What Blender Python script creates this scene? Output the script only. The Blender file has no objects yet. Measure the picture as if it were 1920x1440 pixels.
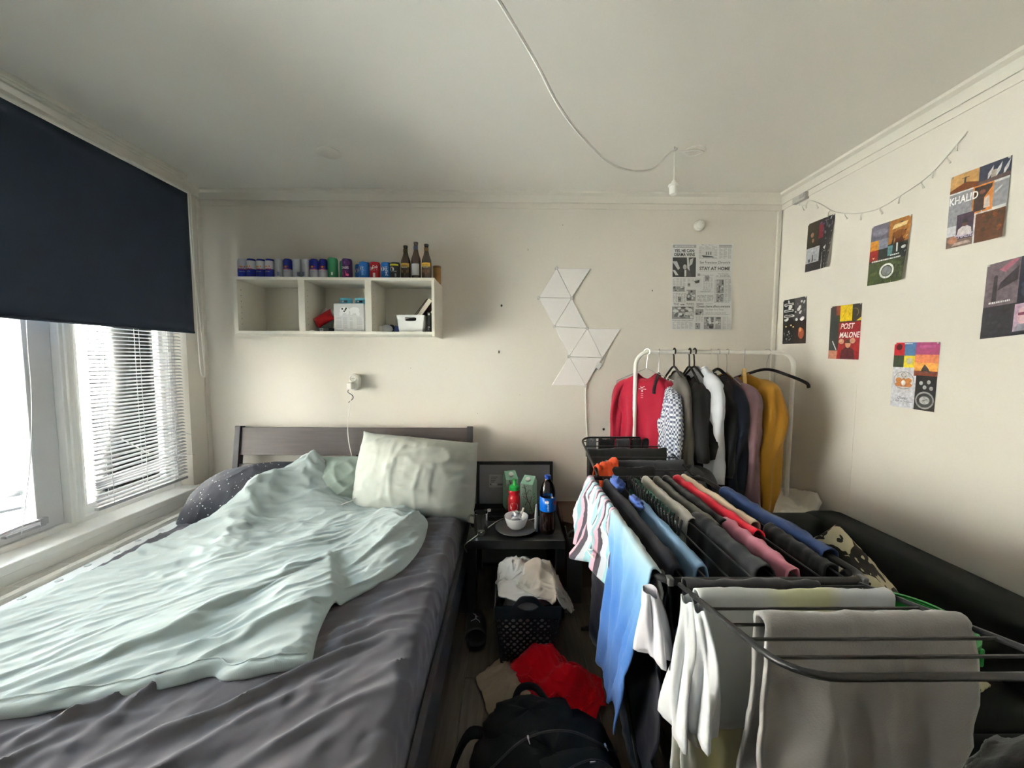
import bpy, bmesh, math, random
import numpy as np
from math import sin, cos, pi, radians, sqrt, tan, atan2
from mathutils import Vector, Matrix

SC = bpy.context.scene
COL = SC.collection
rnd = random.Random(7)
nrs = np.random.RandomState(11)

# ---------------------------------------------------------------- camera
F_PX, CAM_H = 700.0, 1.45
YAW, PIT, ROL = radians(.65), radians(3.85), radians(.25)
_f = np.array([sin(YAW)*cos(PIT), cos(YAW)*cos(PIT), -sin(PIT)])
_r = np.array([cos(YAW), -sin(YAW), 0.0])
_u = np.cross(_r, _f)
_r, _u = cos(ROL)*_r + sin(ROL)*_u, -sin(ROL)*_r + cos(ROL)*_u
cam_d = bpy.data.cameras.new('camera')
cam_d.sensor_width = 36.0
cam_d.lens = 36.0*F_PX/1920.0
cam_d.clip_start = 0.02
cam = bpy.data.objects.new('camera', cam_d)
cam.matrix_world = Matrix(((_r[0], _u[0], -_f[0], 0), (_r[1], _u[1], -_f[1], 0),
                           (_r[2], _u[2], -_f[2], CAM_H), (0, 0, 0, 1)))
COL.objects.link(cam)
SC.camera = cam
_C = np.array([0, 0, CAM_H])
def _ray(x, y): return _f + _r*((x-960)/F_PX) + _u*((720-y)/F_PX)
def PY(x, y, Y): d = _ray(x, y); return _C + d*(Y/d[1])          # survey: sight line met with the plane y = Y
def PX(x, y, X): d = _ray(x, y); return _C + d*(X/d[0])
def PZ(x, y, Z): d = _ray(x, y); return _C + d*((Z-CAM_H)/d[2])

# ---------------------------------------------------------------- world: bright overcast day
w = bpy.data.worlds.new('overcast_sky')
SC.world = w
w.use_nodes = True
bg = w.node_tree.nodes['Background']
bg.inputs[0].default_value = (0.80, 0.925, 1.0, 1)
bg.inputs[1].default_value = 9.0

sd_ = bpy.data.lights.new('sun', 'SUN')           # added high sun behind the house: terrace bounce from it brightens the ceiling
sd_.energy = 95.0; sd_.angle = radians(.53); sd_.color = (1.0, .96, .9)
so_ = bpy.data.objects.new('sun', sd_); COL.objects.link(so_)
so_.rotation_euler = (radians(12), radians(38), 0)

vs = SC.view_settings
vs.view_transform = 'Standard'
vs.look = 'None'
vs.gamma = 1.0
vs.use_curve_mapping = False
vs.exposure = 1.32
SC.cycles.use_denoising = True
SC.cycles.max_bounces = 10
SC.cycles.diffuse_bounces = 6
SC.cycles.transparent_max_bounces = 16

# portals in the window openings: they only guide the sampling of the sky
def portal(name, x, y0, y1, z0, z1):
    l = bpy.data.lights.new(name, 'AREA')
    l.shape = 'RECTANGLE'; l.size = z1-z0; l.size_y = y1-y0
    l.cycles.is_portal = True
    o = bpy.data.objects.new(name, l)
    o.location = (x, (y0+y1)/2, (z0+z1)/2)
    o.rotation_euler = (0, radians(-90), 0)
    COL.objects.link(o)
XL, XR, YB, YF, ZC = -2.09, 1.88, 2.62, -1.9, 2.57
portal('daylight_portal', XL-.17, .15, 2.46, .60, 2.50)
# ---------------------------------------------------------------- materials
MATS = {}
def _nodes(name):
    m = bpy.data.materials.new(name); m.use_nodes = True
    nt = m.node_tree; b = nt.nodes['Principled BSDF']
    MATS[name] = m
    return m, nt, b
def _n(nt, t, **kw):
    n = nt.nodes.new(t)
    for k, v in kw.items():
        if k.startswith('i_'): n.inputs[int(k[2:])].default_value = v
        else: setattr(n, k, v)
    return n
def c4(c): return (c[0], c[1], c[2], 1)
def srgb(r, g, b):
    f = lambda v: (v/255/12.92) if v/255 <= .04045 else ((v/255+.055)/1.055)**2.4
    return (f(r), f(g), f(b))
def M(name, col, rough=.6, metal=0, var=.0, vscale=8, bump=0, bscale=60, bdist=.002, sheen=0, spec=.5, stretch=None, coords='Object', trans=0, alpha=1, coat=0, ior=1.45, detail=3):
    if name in MATS: return MATS[name]
    m, nt, b = _nodes(name)
    L = nt.links.new
    b.inputs['Base Color'].default_value = c4(col)
    b.inputs['Roughness'].default_value = rough
    b.inputs['Metallic'].default_value = metal
    b.inputs['Specular IOR Level'].default_value = spec
    b.inputs['Sheen Weight'].default_value = sheen
    b.inputs['Transmission Weight'].default_value = trans
    b.inputs['Coat Weight'].default_value = coat
    b.inputs['IOR'].default_value = ior
    if var or bump:
        tc = _n(nt, 'ShaderNodeTexCoord'); mp = _n(nt, 'ShaderNodeMapping')
        L(tc.outputs[coords], mp.inputs[0])
        if stretch: mp.inputs['Scale'].default_value = stretch
    if var:
        no = _n(nt, 'ShaderNodeTexNoise'); no.inputs['Scale'].default_value = vscale; no.inputs['Detail'].default_value = detail
        L(mp.outputs[0], no.inputs['Vector'])
        rp = _n(nt, 'ShaderNodeValToRGB')
        rp.color_ramp.elements[0].position = .3; rp.color_ramp.elements[1].position = .7
        rp.color_ramp.elements[0].color = c4([x*(1-var) for x in col]); rp.color_ramp.elements[1].color = c4([min(1, x*(1+var)) for x in col])
        L(no.outputs[0], rp.inputs[0]); L(rp.outputs[0], b.inputs['Base Color'])
    if bump:
        n2 = _n(nt, 'ShaderNodeTexNoise'); n2.inputs['Scale'].default_value = bscale; n2.inputs['Detail'].default_value = 4
        L(mp.outputs[0], n2.inputs['Vector'])
        bp = _n(nt, 'ShaderNodeBump'); bp.inputs['Strength'].default_value = bump; bp.inputs['Distance'].default_value = bdist
        L(n2.outputs[0], bp.inputs['Height']); L(bp.outputs[0], b.inputs['Normal'])
    return m
def cloth_mat(name, col, var=.06, sheen=.15, weave=900, bump=.25, rough=.9, ribs=None, crease=None):
    """woven cloth; ribs = (axis, count) fine cords along the UV"""
    if name in MATS: return MATS[name]
    m = M(name, col, rough, var=var, vscale=6, bump=bump, bscale=weave, bdist=.0008, sheen=sheen, spec=.15)
    if crease:                                            # soft random creases: (scale, height in metres)
        nt = m.node_tree; L = nt.links.new; b = nt.nodes['Principled BSDF']
        tc = _n(nt, 'ShaderNodeTexCoord'); no = _n(nt, 'ShaderNodeTexNoise', noise_type='RIDGED_MULTIFRACTAL')
        no.inputs['Scale'].default_value = crease[0]; no.inputs['Detail'].default_value = 2.5; no.inputs['Distortion'].default_value = .7
        mp = _n(nt, 'ShaderNodeMapping'); mp.inputs['Scale'].default_value = crease[2] if len(crease) > 2 else (1, 1, .55)
        L(tc.outputs['Object'], mp.inputs[0]); L(mp.outputs[0], no.inputs['Vector'])
        bp = _n(nt, 'ShaderNodeBump'); bp.inputs['Strength'].default_value = .8; bp.inputs['Distance'].default_value = crease[1]
        L(no.outputs[0], bp.inputs['Height'])
        old = [l for l in nt.links if l.to_socket == b.inputs['Normal']]
        if old: L(old[0].from_socket, bp.inputs['Normal'])
        L(bp.outputs[0], b.inputs['Normal'])
    if ribs:
        nt = m.node_tree; L = nt.links.new; b = nt.nodes['Principled BSDF']
        tc = _n(nt, 'ShaderNodeTexCoord'); wv = _n(nt, 'ShaderNodeTexWave', bands_direction=ribs[0])
        wv.inputs['Scale'].default_value = ribs[1]; wv.inputs['Distortion'].default_value = .6
        L(tc.outputs['UV'], wv.inputs[0])
        bp = _n(nt, 'ShaderNodeBump'); bp.inputs['Strength'].default_value = .5; bp.inputs['Distance'].default_value = .0012
        L(wv.outputs['Fac'], bp.inputs['Height'])
        old = [l for l in nt.links if l.to_socket == b.inputs['Normal']]
        if old: L(old[0].from_socket, bp.inputs['Normal'])
        L(bp.outputs[0], b.inputs['Normal'])
    return m
def ramp_mat(name, stops, axis='UV', comp=0, rough=.85, noise=.05, nscale=4, const=False, sheen=.1, mult=1.0):
    """colour bands along one coordinate (dye, stripes): stops = [(pos, colour), ...]"""
    if name in MATS: return MATS[name]
    m, nt, b = _nodes(name); L = nt.links.new
    b.inputs['Roughness'].default_value = rough; b.inputs['Specular IOR Level'].default_value = .2; b.inputs['Sheen Weight'].default_value = sheen
    tc = _n(nt, 'ShaderNodeTexCoord'); sp = _n(nt, 'ShaderNodeSeparateXYZ'); L(tc.outputs[axis], sp.inputs[0])
    no = _n(nt, 'ShaderNodeTexNoise'); no.inputs['Scale'].default_value = nscale; L(tc.outputs[axis], no.inputs['Vector'])
    a = _n(nt, 'ShaderNodeMath', operation='MULTIPLY_ADD'); L(no.outputs[0], a.inputs[0]); a.inputs[1].default_value = noise*2
    s = _n(nt, 'ShaderNodeMath', operation='MULTIPLY_ADD'); L(sp.outputs[comp], s.inputs[0]); s.inputs[1].default_value = mult; s.inputs[2].default_value = -noise
    L(s.outputs[0], a.inputs[2])
    rp = _n(nt, 'ShaderNodeValToRGB'); cr = rp.color_ramp
    if const: cr.interpolation = 'CONSTANT'
    while len(cr.elements) < len(stops): cr.elements.new(.5)
    for e, (p, c) in zip(cr.elements, stops): e.position = p; e.color = c4(c)
    if mult != 1.0:
        fr = _n(nt, 'ShaderNodeMath', operation='FRACT'); L(a.outputs[0], fr.inputs[0]); L(fr.outputs[0], rp.inputs[0])
    else: L(a.outputs[0], rp.inputs[0])
    L(rp.outputs[0], b.inputs['Base Color'])
    return m
def print_mat(name='printed_ink', rough=.5):
    if name in MATS: return MATS[name]
    m, nt, b = _nodes(name)
    at = _n(nt, 'ShaderNodeVertexColor', layer_name='ink'); nt.links.new(at.outputs[0], b.inputs['Base Color'])
    b.inputs['Roughness'].default_value = rough; b.inputs['Specular IOR Level'].default_value = .3
    return m
def poster_ink():
    if 'poster_ink' in MATS: return MATS['poster_ink']
    m, nt, b = _nodes('poster_ink'); L = nt.links.new
    at = _n(nt, 'ShaderNodeVertexColor', layer_name='ink'); tc = _n(nt, 'ShaderNodeTexCoord')
    no = _n(nt, 'ShaderNodeTexNoise'); no.inputs['Scale'].default_value = 70; no.inputs['Detail'].default_value = 5; L(tc.outputs['Object'], no.inputs['Vector'])
    mr = _n(nt, 'ShaderNodeMapRange'); mr.inputs[1].default_value = .3; mr.inputs[2].default_value = .7; mr.inputs[3].default_value = .68; mr.inputs[4].default_value = 1.22; L(no.outputs[0], mr.inputs[0])
    mx = _n(nt, 'ShaderNodeVectorMath', operation='SCALE'); L(at.outputs[0], mx.inputs[0]); L(mr.outputs[0], mx.inputs['Scale'])
    L(mx.outputs[0], b.inputs['Base Color']); b.inputs['Roughness'].default_value = .4; b.inputs['Specular IOR Level'].default_value = .35
    return m
def glass_mat(name, tint=(1, 1, 1), rough=0.0, trans=.9):
    """thin clear glass: mostly passes light straight through, with a faint reflection"""
    if name in MATS: return MATS[name]
    m, nt, b = _nodes(name); L = nt.links.new
    out = nt.nodes['Material Output']; nt.nodes.remove(b)
    t = _n(nt, 'ShaderNodeBsdfTransparent'); t.inputs[0].default_value = c4(tint)
    g = _n(nt, 'ShaderNodeBsdfGlossy'); g.inputs['Roughness'].default_value = .03
    lw = _n(nt, 'ShaderNodeFresnel'); lw.inputs[0].default_value = 1.45
    mx = _n(nt, 'ShaderNodeMixShader'); L(lw.outputs[0], mx.inputs[0]); L(t.outputs[0], mx.inputs[1]); L(g.outputs[0], mx.inputs[2])
    L(mx.outputs[0], out.inputs[0])
    return m

# ---------------------------------------------------------------- mesh building
def rot(rx=0, ry=0, rz=0):
    return np.array((Matrix.Rotation(rz, 3, 'Z') @ Matrix.Rotation(ry, 3, 'Y') @ Matrix.Rotation(rx, 3, 'X')))
class MB:
    """collects vertices and faces; build() links them as ONE mesh object"""
    def __init__(s): s.v = []; s.f = []; s.n = 0; s.uv = []; s.has_uv = False; s.mi = []; s.cur = 0
    def add(s, V, Fc, uv=None):
        V = np.asarray(V, float).reshape(-1, 3)
        s.v.append(V); s.f += [tuple(i+s.n for i in q) for q in Fc]; s.mi += [s.cur]*len(Fc)
        s.uv.append(np.zeros((len(V), 2)) if uv is None else np.asarray(uv, float).reshape(-1, 2))
        if uv is not None: s.has_uv = True
        s.n += len(V); return s
    def box(s, c, d, R=None):
        d = np.array(d)/2
        V = np.array([[x, y, z] for x in (-1, 1) for y in (-1, 1) for z in (-1, 1)])*d
        if R is not None: V = V @ np.asarray(R).T
        return s.add(V+np.array(c), [(0, 1, 3, 2), (4, 6, 7, 5), (0, 4, 5, 1), (2, 3, 7, 6), (0, 2, 6, 4), (1, 5, 7, 3)])
    def span(s, a, b): a = np.array(a, float); b = np.array(b, float); return s.box((a+b)/2, np.abs(b-a))
    def tube(s, pts, r, n=8, closed=False, caps=True):
        P = np.asarray(pts, float); m = len(P)
        rr = np.full(m, r) if np.isscalar(r) else np.asarray(r, float)
        T = np.gradient(P, axis=0)
        if closed: T = np.roll(P, -1, 0)-np.roll(P, 1, 0)
        T /= np.linalg.norm(T, axis=1)[:, None]+1e-12
        up = np.array([0, 0, 1.]) if abs(T[0][2]) < .9 else np.array([1., 0, 0])
        N = np.cross(T[0], up); N /= np.linalg.norm(N)
        V = []; a = np.arange(n)*2*pi/n
        for i in range(m):
            N = N-T[i]*(N@T[i]); N /= np.linalg.norm(N)+1e-12; B = np.cross(T[i], N)
            V.append(P[i]+rr[i]*(np.cos(a)[:, None]*N+np.sin(a)[:, None]*B))
        V = np.concatenate(V); Fc = []
        for i in range(m if closed else m-1):
            j = (i+1) % m
            for k in range(n): Fc.append((i*n+k, i*n+(k+1) % n, j*n+(k+1) % n, j*n+k))
        if caps and not closed: Fc.append(tuple(range(n))[::-1]); Fc.append(tuple((m-1)*n+k for k in range(n)))
        return s.add(V, Fc)
    def lathe(s, prof, n=24, c=(0, 0, 0), R=None, cap=True):
        """prof: (radius, height) from bottom to top, turned about z"""
        a = np.arange(n)*2*pi/n; V = []
        for r, z in prof: V.append(np.stack([r*np.cos(a), r*np.sin(a), np.full(n, z)], 1))
        V = np.concatenate(V); Fc = []
        for i in range(len(prof)-1):
            for k in range(n): Fc.append((i*n+k, i*n+(k+1) % n, (i+1)*n+(k+1) % n, (i+1)*n+k))
        if cap: Fc.append(tuple(range(n))[::-1]); Fc.append(tuple((len(prof)-1)*n+k for k in range(n)))
        if R is not None: V = V @ np.asarray(R).T
        return s.add(V+np.array(c), Fc)
    def prism(s, poly, axis, a, b):
        """2-D polygon extruded along an axis between a and b"""
        k = len(poly); V = []
        for h in (a, b):
            for p in poly:
                q = list(p); q.insert(axis, h); V.append(q)
        Fc = [(i, (i+1) % k, k+(i+1) % k, k+i) for i in range(k)]+[tuple(range(k))[::-1], tuple(range(k, 2*k))]
        return s.add(V, Fc)
    def grid(s, P, closed_u=False, closed_v=False, flip=False):
        H, W = P.shape[:2]; Fc = []
        for i in range(H if closed_v else H-1):
            i2 = (i+1) % H
            for j in range(W if closed_u else W-1):
                j2 = (j+1) % W
                q = (i*W+j, i*W+j2, i2*W+j2, i2*W+j)
                Fc.append(q[::-1] if flip else q)
        uu, vv = np.meshgrid(np.linspace(0, 1, W), np.linspace(0, 1, H))
        return s.add(P, Fc, np.stack([uu, vv], -1))
    def build(s, name, mat, parent=None, smooth=True, bevel=0, solid=0, loc=None, subsurf=0, sharp=40):
        V = np.concatenate(s.v) if s.v else np.zeros((0, 3))
        me = bpy.data.meshes.new(name); me.from_pydata(V.tolist(), [], s.f)
        for m in (mat if isinstance(mat, (list, tuple)) else [mat]): me.materials.append(m)
        if isinstance(mat, (list, tuple)): me.polygons.foreach_set('material_index', s.mi)
        if s.has_uv:
            ul = me.uv_layers.new(name='UVMap'); UV = np.concatenate(s.uv)
            li = np.zeros(len(me.loops), int); me.loops.foreach_get('vertex_index', li)
            ul.data.foreach_set('uv', UV[li].ravel())
        if smooth:
            me.polygons.foreach_set('use_smooth', [True]*len(me.polygons))
            me.set_sharp_from_angle(angle=radians(sharp))
        me.update()
        return place(name, me, parent, bevel, solid, loc, subsurf)
def place(name, me, parent=None, bevel=0, solid=0, loc=None, subsurf=0):
    o = bpy.data.objects.new(name, me); COL.objects.link(o)
    if parent is not None: o.parent = parent
    if loc is not None: o.location = loc
    if bevel:
        b = o.modifiers.new('bevel', 'BEVEL'); b.width = bevel; b.segments = 2; b.limit_method = 'ANGLE'
    if solid:
        sd = o.modifiers.new('thickness', 'SOLIDIFY'); sd.thickness = solid; sd.offset = 0
    if subsurf:
        ss = o.modifiers.new('subdivision', 'SUBSURF'); ss.levels = ss.render_levels = subsurf
    return o
def tag(o, label, cat=None, group=None, kind=None):
    o['label'] = label
    if cat: o['category'] = cat
    if group: o['group'] = group
    if kind: o['kind'] = kind
    return o
def thing(name, label, cat, loc=(0, 0, 0), rz=0, group=None, kind=None):
    o = bpy.data.objects.new(name, None); COL.objects.link(o)
    o.location = loc; o.rotation_euler = (0, 0, rz); o.empty_display_size = .05
    return tag(o, label, cat, group, kind)
def struct(o, label): o['kind'] = 'structure'; o['label'] = label; return o
def dup(root, loc=None, rz=None):
    r = root.copy(); COL.objects.link(r)
    if loc is not None: r.location = loc
    if rz is not None: r.rotation_euler = (0, 0, rz)
    for ch in list(root.children):
        c = ch.copy(); COL.objects.link(c); c.parent = r
        for g in list(ch.children):
            d = g.copy(); COL.objects.link(d); d.parent = c
    return r
def spline(pts, n=40):
    """Catmull-Rom through the points"""
    P = np.asarray(pts, float); P = np.vstack([2*P[0]-P[1], P, 2*P[-1]-P[-2]]); out = []
    m = len(P)-3
    for t in np.linspace(0, m-1e-9, n):
        i = int(t); f = t-i; a, b, c, d = P[i:i+4]
        out.append(.5*((2*b)+(-a+c)*f+(2*a-5*b+4*c-d)*f*f+(-a+3*b-3*c+d)*f**3))
    return np.array(out)
def arc(c, r, a0, a1, n, ax=(0, 1)):
    out = []
    for t in np.linspace(a0, a1, n):
        p = np.array(c, float); p[ax[0]] += r*cos(t); p[ax[1]] += r*sin(t); out.append(p)
    return out

# smooth value noise on arrays (for folds)
_perm = nrs.rand(64, 64)
def vnoise(x, y):
    x = np.asarray(x, float); y = np.asarray(y, float)
    xi = np.floor(x).astype(int); yi = np.floor(y).astype(int); fx = x-xi; fy = y-yi
    fx = fx*fx*(3-2*fx); fy = fy*fy*(3-2*fy)
    g = lambda a, b: _perm[a % 64, b % 64]
    return (g(xi, yi)*(1-fx)+g(xi+1, yi)*fx)*(1-fy)+(g(xi, yi+1)*(1-fx)+g(xi+1, yi+1)*fx)*fy-.5

def ridged(x, y, octs=2):
    s = 0; a = 1.0
    for k in range(octs):
        n = np.abs(vnoise(x*1.9**k+17.3*k, y*1.9**k+5.1*k))*2
        s = s+a*np.clip(1-n*2.2, -.25, 1)**2*np.sign(np.clip(1-n*2.2, -.25, 1)); a *= .55
    return s
def creases(x, y, ang, fa, fc, seed=0, warp=.35):
    """crisp folds running along the direction ang: fa / fc = frequency along / across (per metre)"""
    wx = x+warp*.3*vnoise(x*2.1+seed, y*2.1+3); wy = y+warp*.3*vnoise(x*2.3+9, y*2.3+seed)
    p = wx*np.cos(ang)+wy*np.sin(ang); q = -wx*np.sin(ang)+wy*np.cos(ang)
    m = np.clip(.65+1.3*vnoise(x*3+seed*2, y*3+seed), 0, 1)
    return ridged(p*fa+seed, q*fc+seed*1.7, 2)*m

# ---------------------------------------------------------------- cloth: position-based relaxation
_SETS = ((0, 1), (1, 0), (1, 1), (1, -1), (0, 2), (2, 0))
def _sl(P, di, dj):
    H, W = P.shape[:2]
    if dj >= 0: return P[:H-di, :W-dj], P[di:, dj:]
    return P[:H-di, -dj:], P[di:, :W+dj]
def relax(P, steps=120, iters=3, excess=0., fold=None, g=.00006, damp=.9, collide=None, pin=None, press=0., seed=1, jitter=.002, bend=.5, after=None):
    """P (H,W,3). excess: surplus cloth; fold(P)->unit xy normal of the folds (surplus only across them)"""
    P = P.copy(); rs = np.random.RandomState(seed); rest = []
    E = excess(P) if callable(excess) else np.full(P.shape[:2], excess)
    Nf = fold(P) if fold is not None else None
    for di, dj in _SETS:
        A, B = _sl(P, di, dj); d = B-A
        e = (lambda q: (q[0]+q[1])/2)(_sl(E, di, dj))
        if Nf is None: L = np.linalg.norm(d, axis=-1)*(1+e)
        else:
            na = _sl(Nf, di, dj)[0]; k = d[..., 0]*na[..., 0]+d[..., 1]*na[..., 1]
            L = np.sqrt((d**2).sum(-1)+(2*e+e*e)*k*k)
        rest.append(L)
    P0 = P.copy(); P = P+rs.randn(*P.shape)*jitter*np.array([.3, .3, 1]); Q = P-(P-P0)*0
    for st in range(steps):
        V = (P-Q)*damp; Q = P.copy(); P = P+V; P[..., 2] -= g
        if press:
            T1 = np.gradient(P, axis=1); T2 = np.gradient(P, axis=0); N = np.cross(T1, T2)
            N /= np.linalg.norm(N, axis=-1)[..., None]+1e-9; P = P+N*press
        for it in range(iters):
            for (di, dj), L in zip(_SETS, rest):
                A, B = _sl(P, di, dj); d = B-A; l = np.sqrt((d**2).sum(-1))+1e-9
                k = .27 if di+abs(dj) < 2 or (di == 1 and abs(dj) == 1) else .27*bend
                c = d*((l-L)/l*k)[..., None]
                A += c; B -= c
            if pin is not None: P[pin] = P0[pin]
            if after is not None: after(P)
        if collide is not None: collide(P)
    return P
def smooth_grid(P, n=1):
    for _ in range(n):
        Q = P.copy(); Q[1:-1, 1:-1] = (P[1:-1, 1:-1]*4+P[:-2, 1:-1]+P[2:, 1:-1]+P[1:-1, :-2]+P[1:-1, 2:])/8; P = Q
    return P

# ---------------------------------------------------------------- flat print on a surface
_TXT = {}
def text_mesh(s, bold=0.0):
    k = (s, bold)
    if k in _TXT: return _TXT[k]
    cu = bpy.data.curves.new('lettering', 'FONT'); cu.body = s; cu.resolution_u = 3; cu.offset = bold
    ob = bpy.data.objects.new('lettering', cu); COL.objects.link(ob)
    bpy.context.view_layer.update()
    me = ob.evaluated_get(bpy.context.evaluated_depsgraph_get()).to_mesh()
    V = np.array([v.co[:2] for v in me.vertices]).reshape(-1, 2); Fc = [tuple(p.vertices) for p in me.polygons]
    ob.to_mesh_clear() if hasattr(ob, 'to_mesh_clear') else None
    bpy.data.objects.remove(ob); bpy.data.curves.remove(cu)
    _TXT[k] = (V, Fc); return _TXT[k]
class Print:
    """ink on a surface: fmap(U,V,off) -> points, u and v in metres on the sheet"""
    def __init__(s, fmap): s.fm = fmap; s.V = []; s.F = []; s.C = []; s.n = 0; s.k = 0
    def _add(s, uv, Fc, col):
        s.k += 1; off = .0004+s.k*.000012
        uv = np.asarray(uv, float); P = s.fm(uv[:, 0], uv[:, 1], off)
        s.V.append(P); s.F += [tuple(i+s.n for i in q) for q in Fc]; s.C += [col]*len(Fc); s.n += len(uv); return s
    def rect(s, u0, v0, u1, v1, col, nu=1, nv=1):
        uu, vv = np.meshgrid(np.linspace(u0, u1, nu+1), np.linspace(v0, v1, nv+1)); W = nu+1
        Fc = [(i*W+j, i*W+j+1, (i+1)*W+j+1, (i+1)*W+j) for i in range(nv) for j in range(nu)]
        return s._add(np.stack([uu.ravel(), vv.ravel()], 1), Fc, col)
    def poly(s, pts, col): return s._add(pts, [tuple(range(len(pts)))], col)
    def ell(s, u, v, a, b, col, n=18, rz=0):
        t = np.arange(n)*2*pi/n; x = a*np.cos(t); y = b*np.sin(t)
        return s._add(np.stack([u+x*cos(rz)-y*sin(rz), v+x*sin(rz)+y*cos(rz)], 1), [tuple(range(n))], col)
    def ring(s, u, v, a, b, w, col, n=24, t0=0, t1=2*pi):
        t = np.linspace(t0, t1, n+1); o = np.stack([u+a*np.cos(t), v+b*np.sin(t)], 1); i = np.stack([u+(a-w)*np.cos(t), v+(b-w)*np.sin(t)], 1)
        return s._add(np.vstack([o, i]), [(k, k+1, n+2+k, n+1+k) for k in range(n)], col)
    def line(s, pts, w, col):
        P = np.asarray(pts, float); T = np.gradient(P, axis=0); T /= np.linalg.norm(T, axis=1)[:, None]+1e-12
        N = np.stack([-T[:, 1], T[:, 0]], 1)*w/2; m = len(P)
        return s._add(np.vstack([P+N, P-N]), [(i+m, i+1+m, i+1, i) for i in range(m-1)], col)
    def text(s, t, u, v, h, col, width=None, align='c', rz=0, bold=0.0, shear=0):
        V, Fc = text_mesh(t, bold); V = V.copy()
        w = V[:, 0].max()-V[:, 0].min(); V[:, 0] -= V[:, 0].min(); V[:, 1] -= 0
        sy = h/.7; sx = sy if width is None else width/w
        V[:, 0] *= sx; V[:, 1] *= sy; V[:, 0] += shear*V[:, 1]; w *= sx
        if align == 'c': V[:, 0] -= w/2
        elif align == 'r': V[:, 0] -= w
        x = V[:, 0]*cos(rz)-V[:, 1]*sin(rz); y = V[:, 0]*sin(rz)+V[:, 1]*cos(rz)
        return s._add(np.stack([u+x, v+y], 1), Fc, col)
    def build(s, name, parent, mat=None):
        me = bpy.data.meshes.new(name); me.from_pydata(np.concatenate(s.V).tolist(), [], s.F)
        ca = me.color_attributes.new('ink', 'FLOAT_COLOR', 'CORNER'); col = []
        for p, c in zip(me.polygons, s.C): col += [c[0], c[1], c[2], 1.0]*p.loop_total
        ca.data.foreach_set('color', col)
        me.materials.append(mat or print_mat()); return place(name, me, parent)
def plane_map(o, eu, ev, bend=None):
    o = np.array(o, float); eu = np.array(eu, float); ev = np.array(ev, float); nn = np.cross(eu, ev)
    def f(U, V, off):
        U = np.asarray(U, float); V = np.asarray(V, float)
        k = off+(bend(U, V) if bend is not None else 0*U)
        return o+U[..., None]*eu+V[..., None]*ev+np.asarray(k)[..., None]*nn
    return f
def cyl_map(c, r, a0):
    """u = arc length from angle a0, v = height"""
    c = np.array(c, float)
    def f(U, V, off):
        a = a0+np.asarray(U, float)/r; q = r+off
        return np.stack([c[0]+q*np.cos(a), c[1]+q*np.sin(a), c[2]+np.asarray(V, float)], -1)
    return f
# ================================================================ THE ROOM
m_wall = M('wall_paint', (.71, .67, .605), .75, var=.025, vscale=1.3, bump=.25, bscale=90, bdist=.0015)
m_ceil = M('ceiling_paint', (.78, .755, .70), .8, var=.02, vscale=1.0, bump=.15, bscale=70, bdist=.001)
m_trim = M('trim_paint', (.72, .69, .62), .45)
m_white = M('window_paint', (.84, .84, .82), .4, var=.03, vscale=5)
m_grey_sash = M('sash_shaded_paint', (.62, .62, .64), .45, var=.04, vscale=6)  # greyer than the window paint: shade on the sash is in the colour
m_glass = glass_mat('window_glass', (.97, .99, .98))
m_dark = M('dark_mark', (.06, .05, .045), .8)

# floor with single laminate planks
fl = MB().span((XL-.2, YF-.1, -.08), (XR+.1, YB+.1, -.012)).build('floor', M('subfloor', (.03, .025, .02), .8), smooth=False)
struct(fl, 'dark brown laminate floor between bed and drying rack')
def plank_mat():
    m, nt, b = _nodes('laminate'); L = nt.links.new
    tc = _n(nt, 'ShaderNodeTexCoord'); oi = _n(nt, 'ShaderNodeObjectInfo')
    mp = _n(nt, 'ShaderNodeMapping'); mp.inputs['Scale'].default_value = (14, 1.2, 1); L(tc.outputs['Object'], mp.inputs[0])
    ad = _n(nt, 'ShaderNodeVectorMath', operation='ADD'); L(mp.outputs[0], ad.inputs[0]); L(oi.outputs['Location'], ad.inputs[1])
    no = _n(nt, 'ShaderNodeTexNoise'); no.inputs['Scale'].default_value = 3.5; no.inputs['Detail'].default_value = 6; no.inputs['Distortion'].default_value = .6
    L(ad.outputs[0], no.inputs['Vector'])
    rp = _n(nt, 'ShaderNodeValToRGB'); rp.color_ramp.elements[0].position = .3; rp.color_ramp.elements[1].position = .75
    rp.color_ramp.elements[0].color = (.055, .040, .030, 1); rp.color_ramp.elements[1].color = (.125, .095, .072, 1)
    L(no.outputs[0], rp.inputs[0])
    hv = _n(nt, 'ShaderNodeHueSaturation'); L(rp.outputs[0], hv.inputs['Color'])
    mr = _n(nt, 'ShaderNodeMapRange'); mr.inputs[3].default_value = .8; mr.inputs[4].default_value = 1.2; L(oi.outputs['Random'], mr.inputs[0]); L(mr.outputs[0], hv.inputs['Value'])
    L(hv.outputs[0], b.inputs['Base Color']); b.inputs['Roughness'].default_value = .45
    return m
pm = plank_mat()
pk = MB().box((0, 0, -.006), (.188, 1.276, .012))
first = None
for i in range(22):
    x = XL+.0+.095+i*.19
    if x > XR+.02: break
    y = YF+.1-(i % 3)*.43
    while y < YB+.5:
        y0, y1 = max(y, YF), min(y+1.28, YB)
        if y1-y0 > .08:
            full = abs(y1-y0-1.28) < 1e-6
            if full and first is not None:
                o = place('floor_plank', first, fl)
            else:
                o = MB().box((0, 0, -.006), (.188, y1-y0-.003, .012)).build('floor_plank', pm, fl, smooth=False)
                if full: first = o.data
            o.location = (x, (y0+y1)/2, 0)
        y += 1.28

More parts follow.
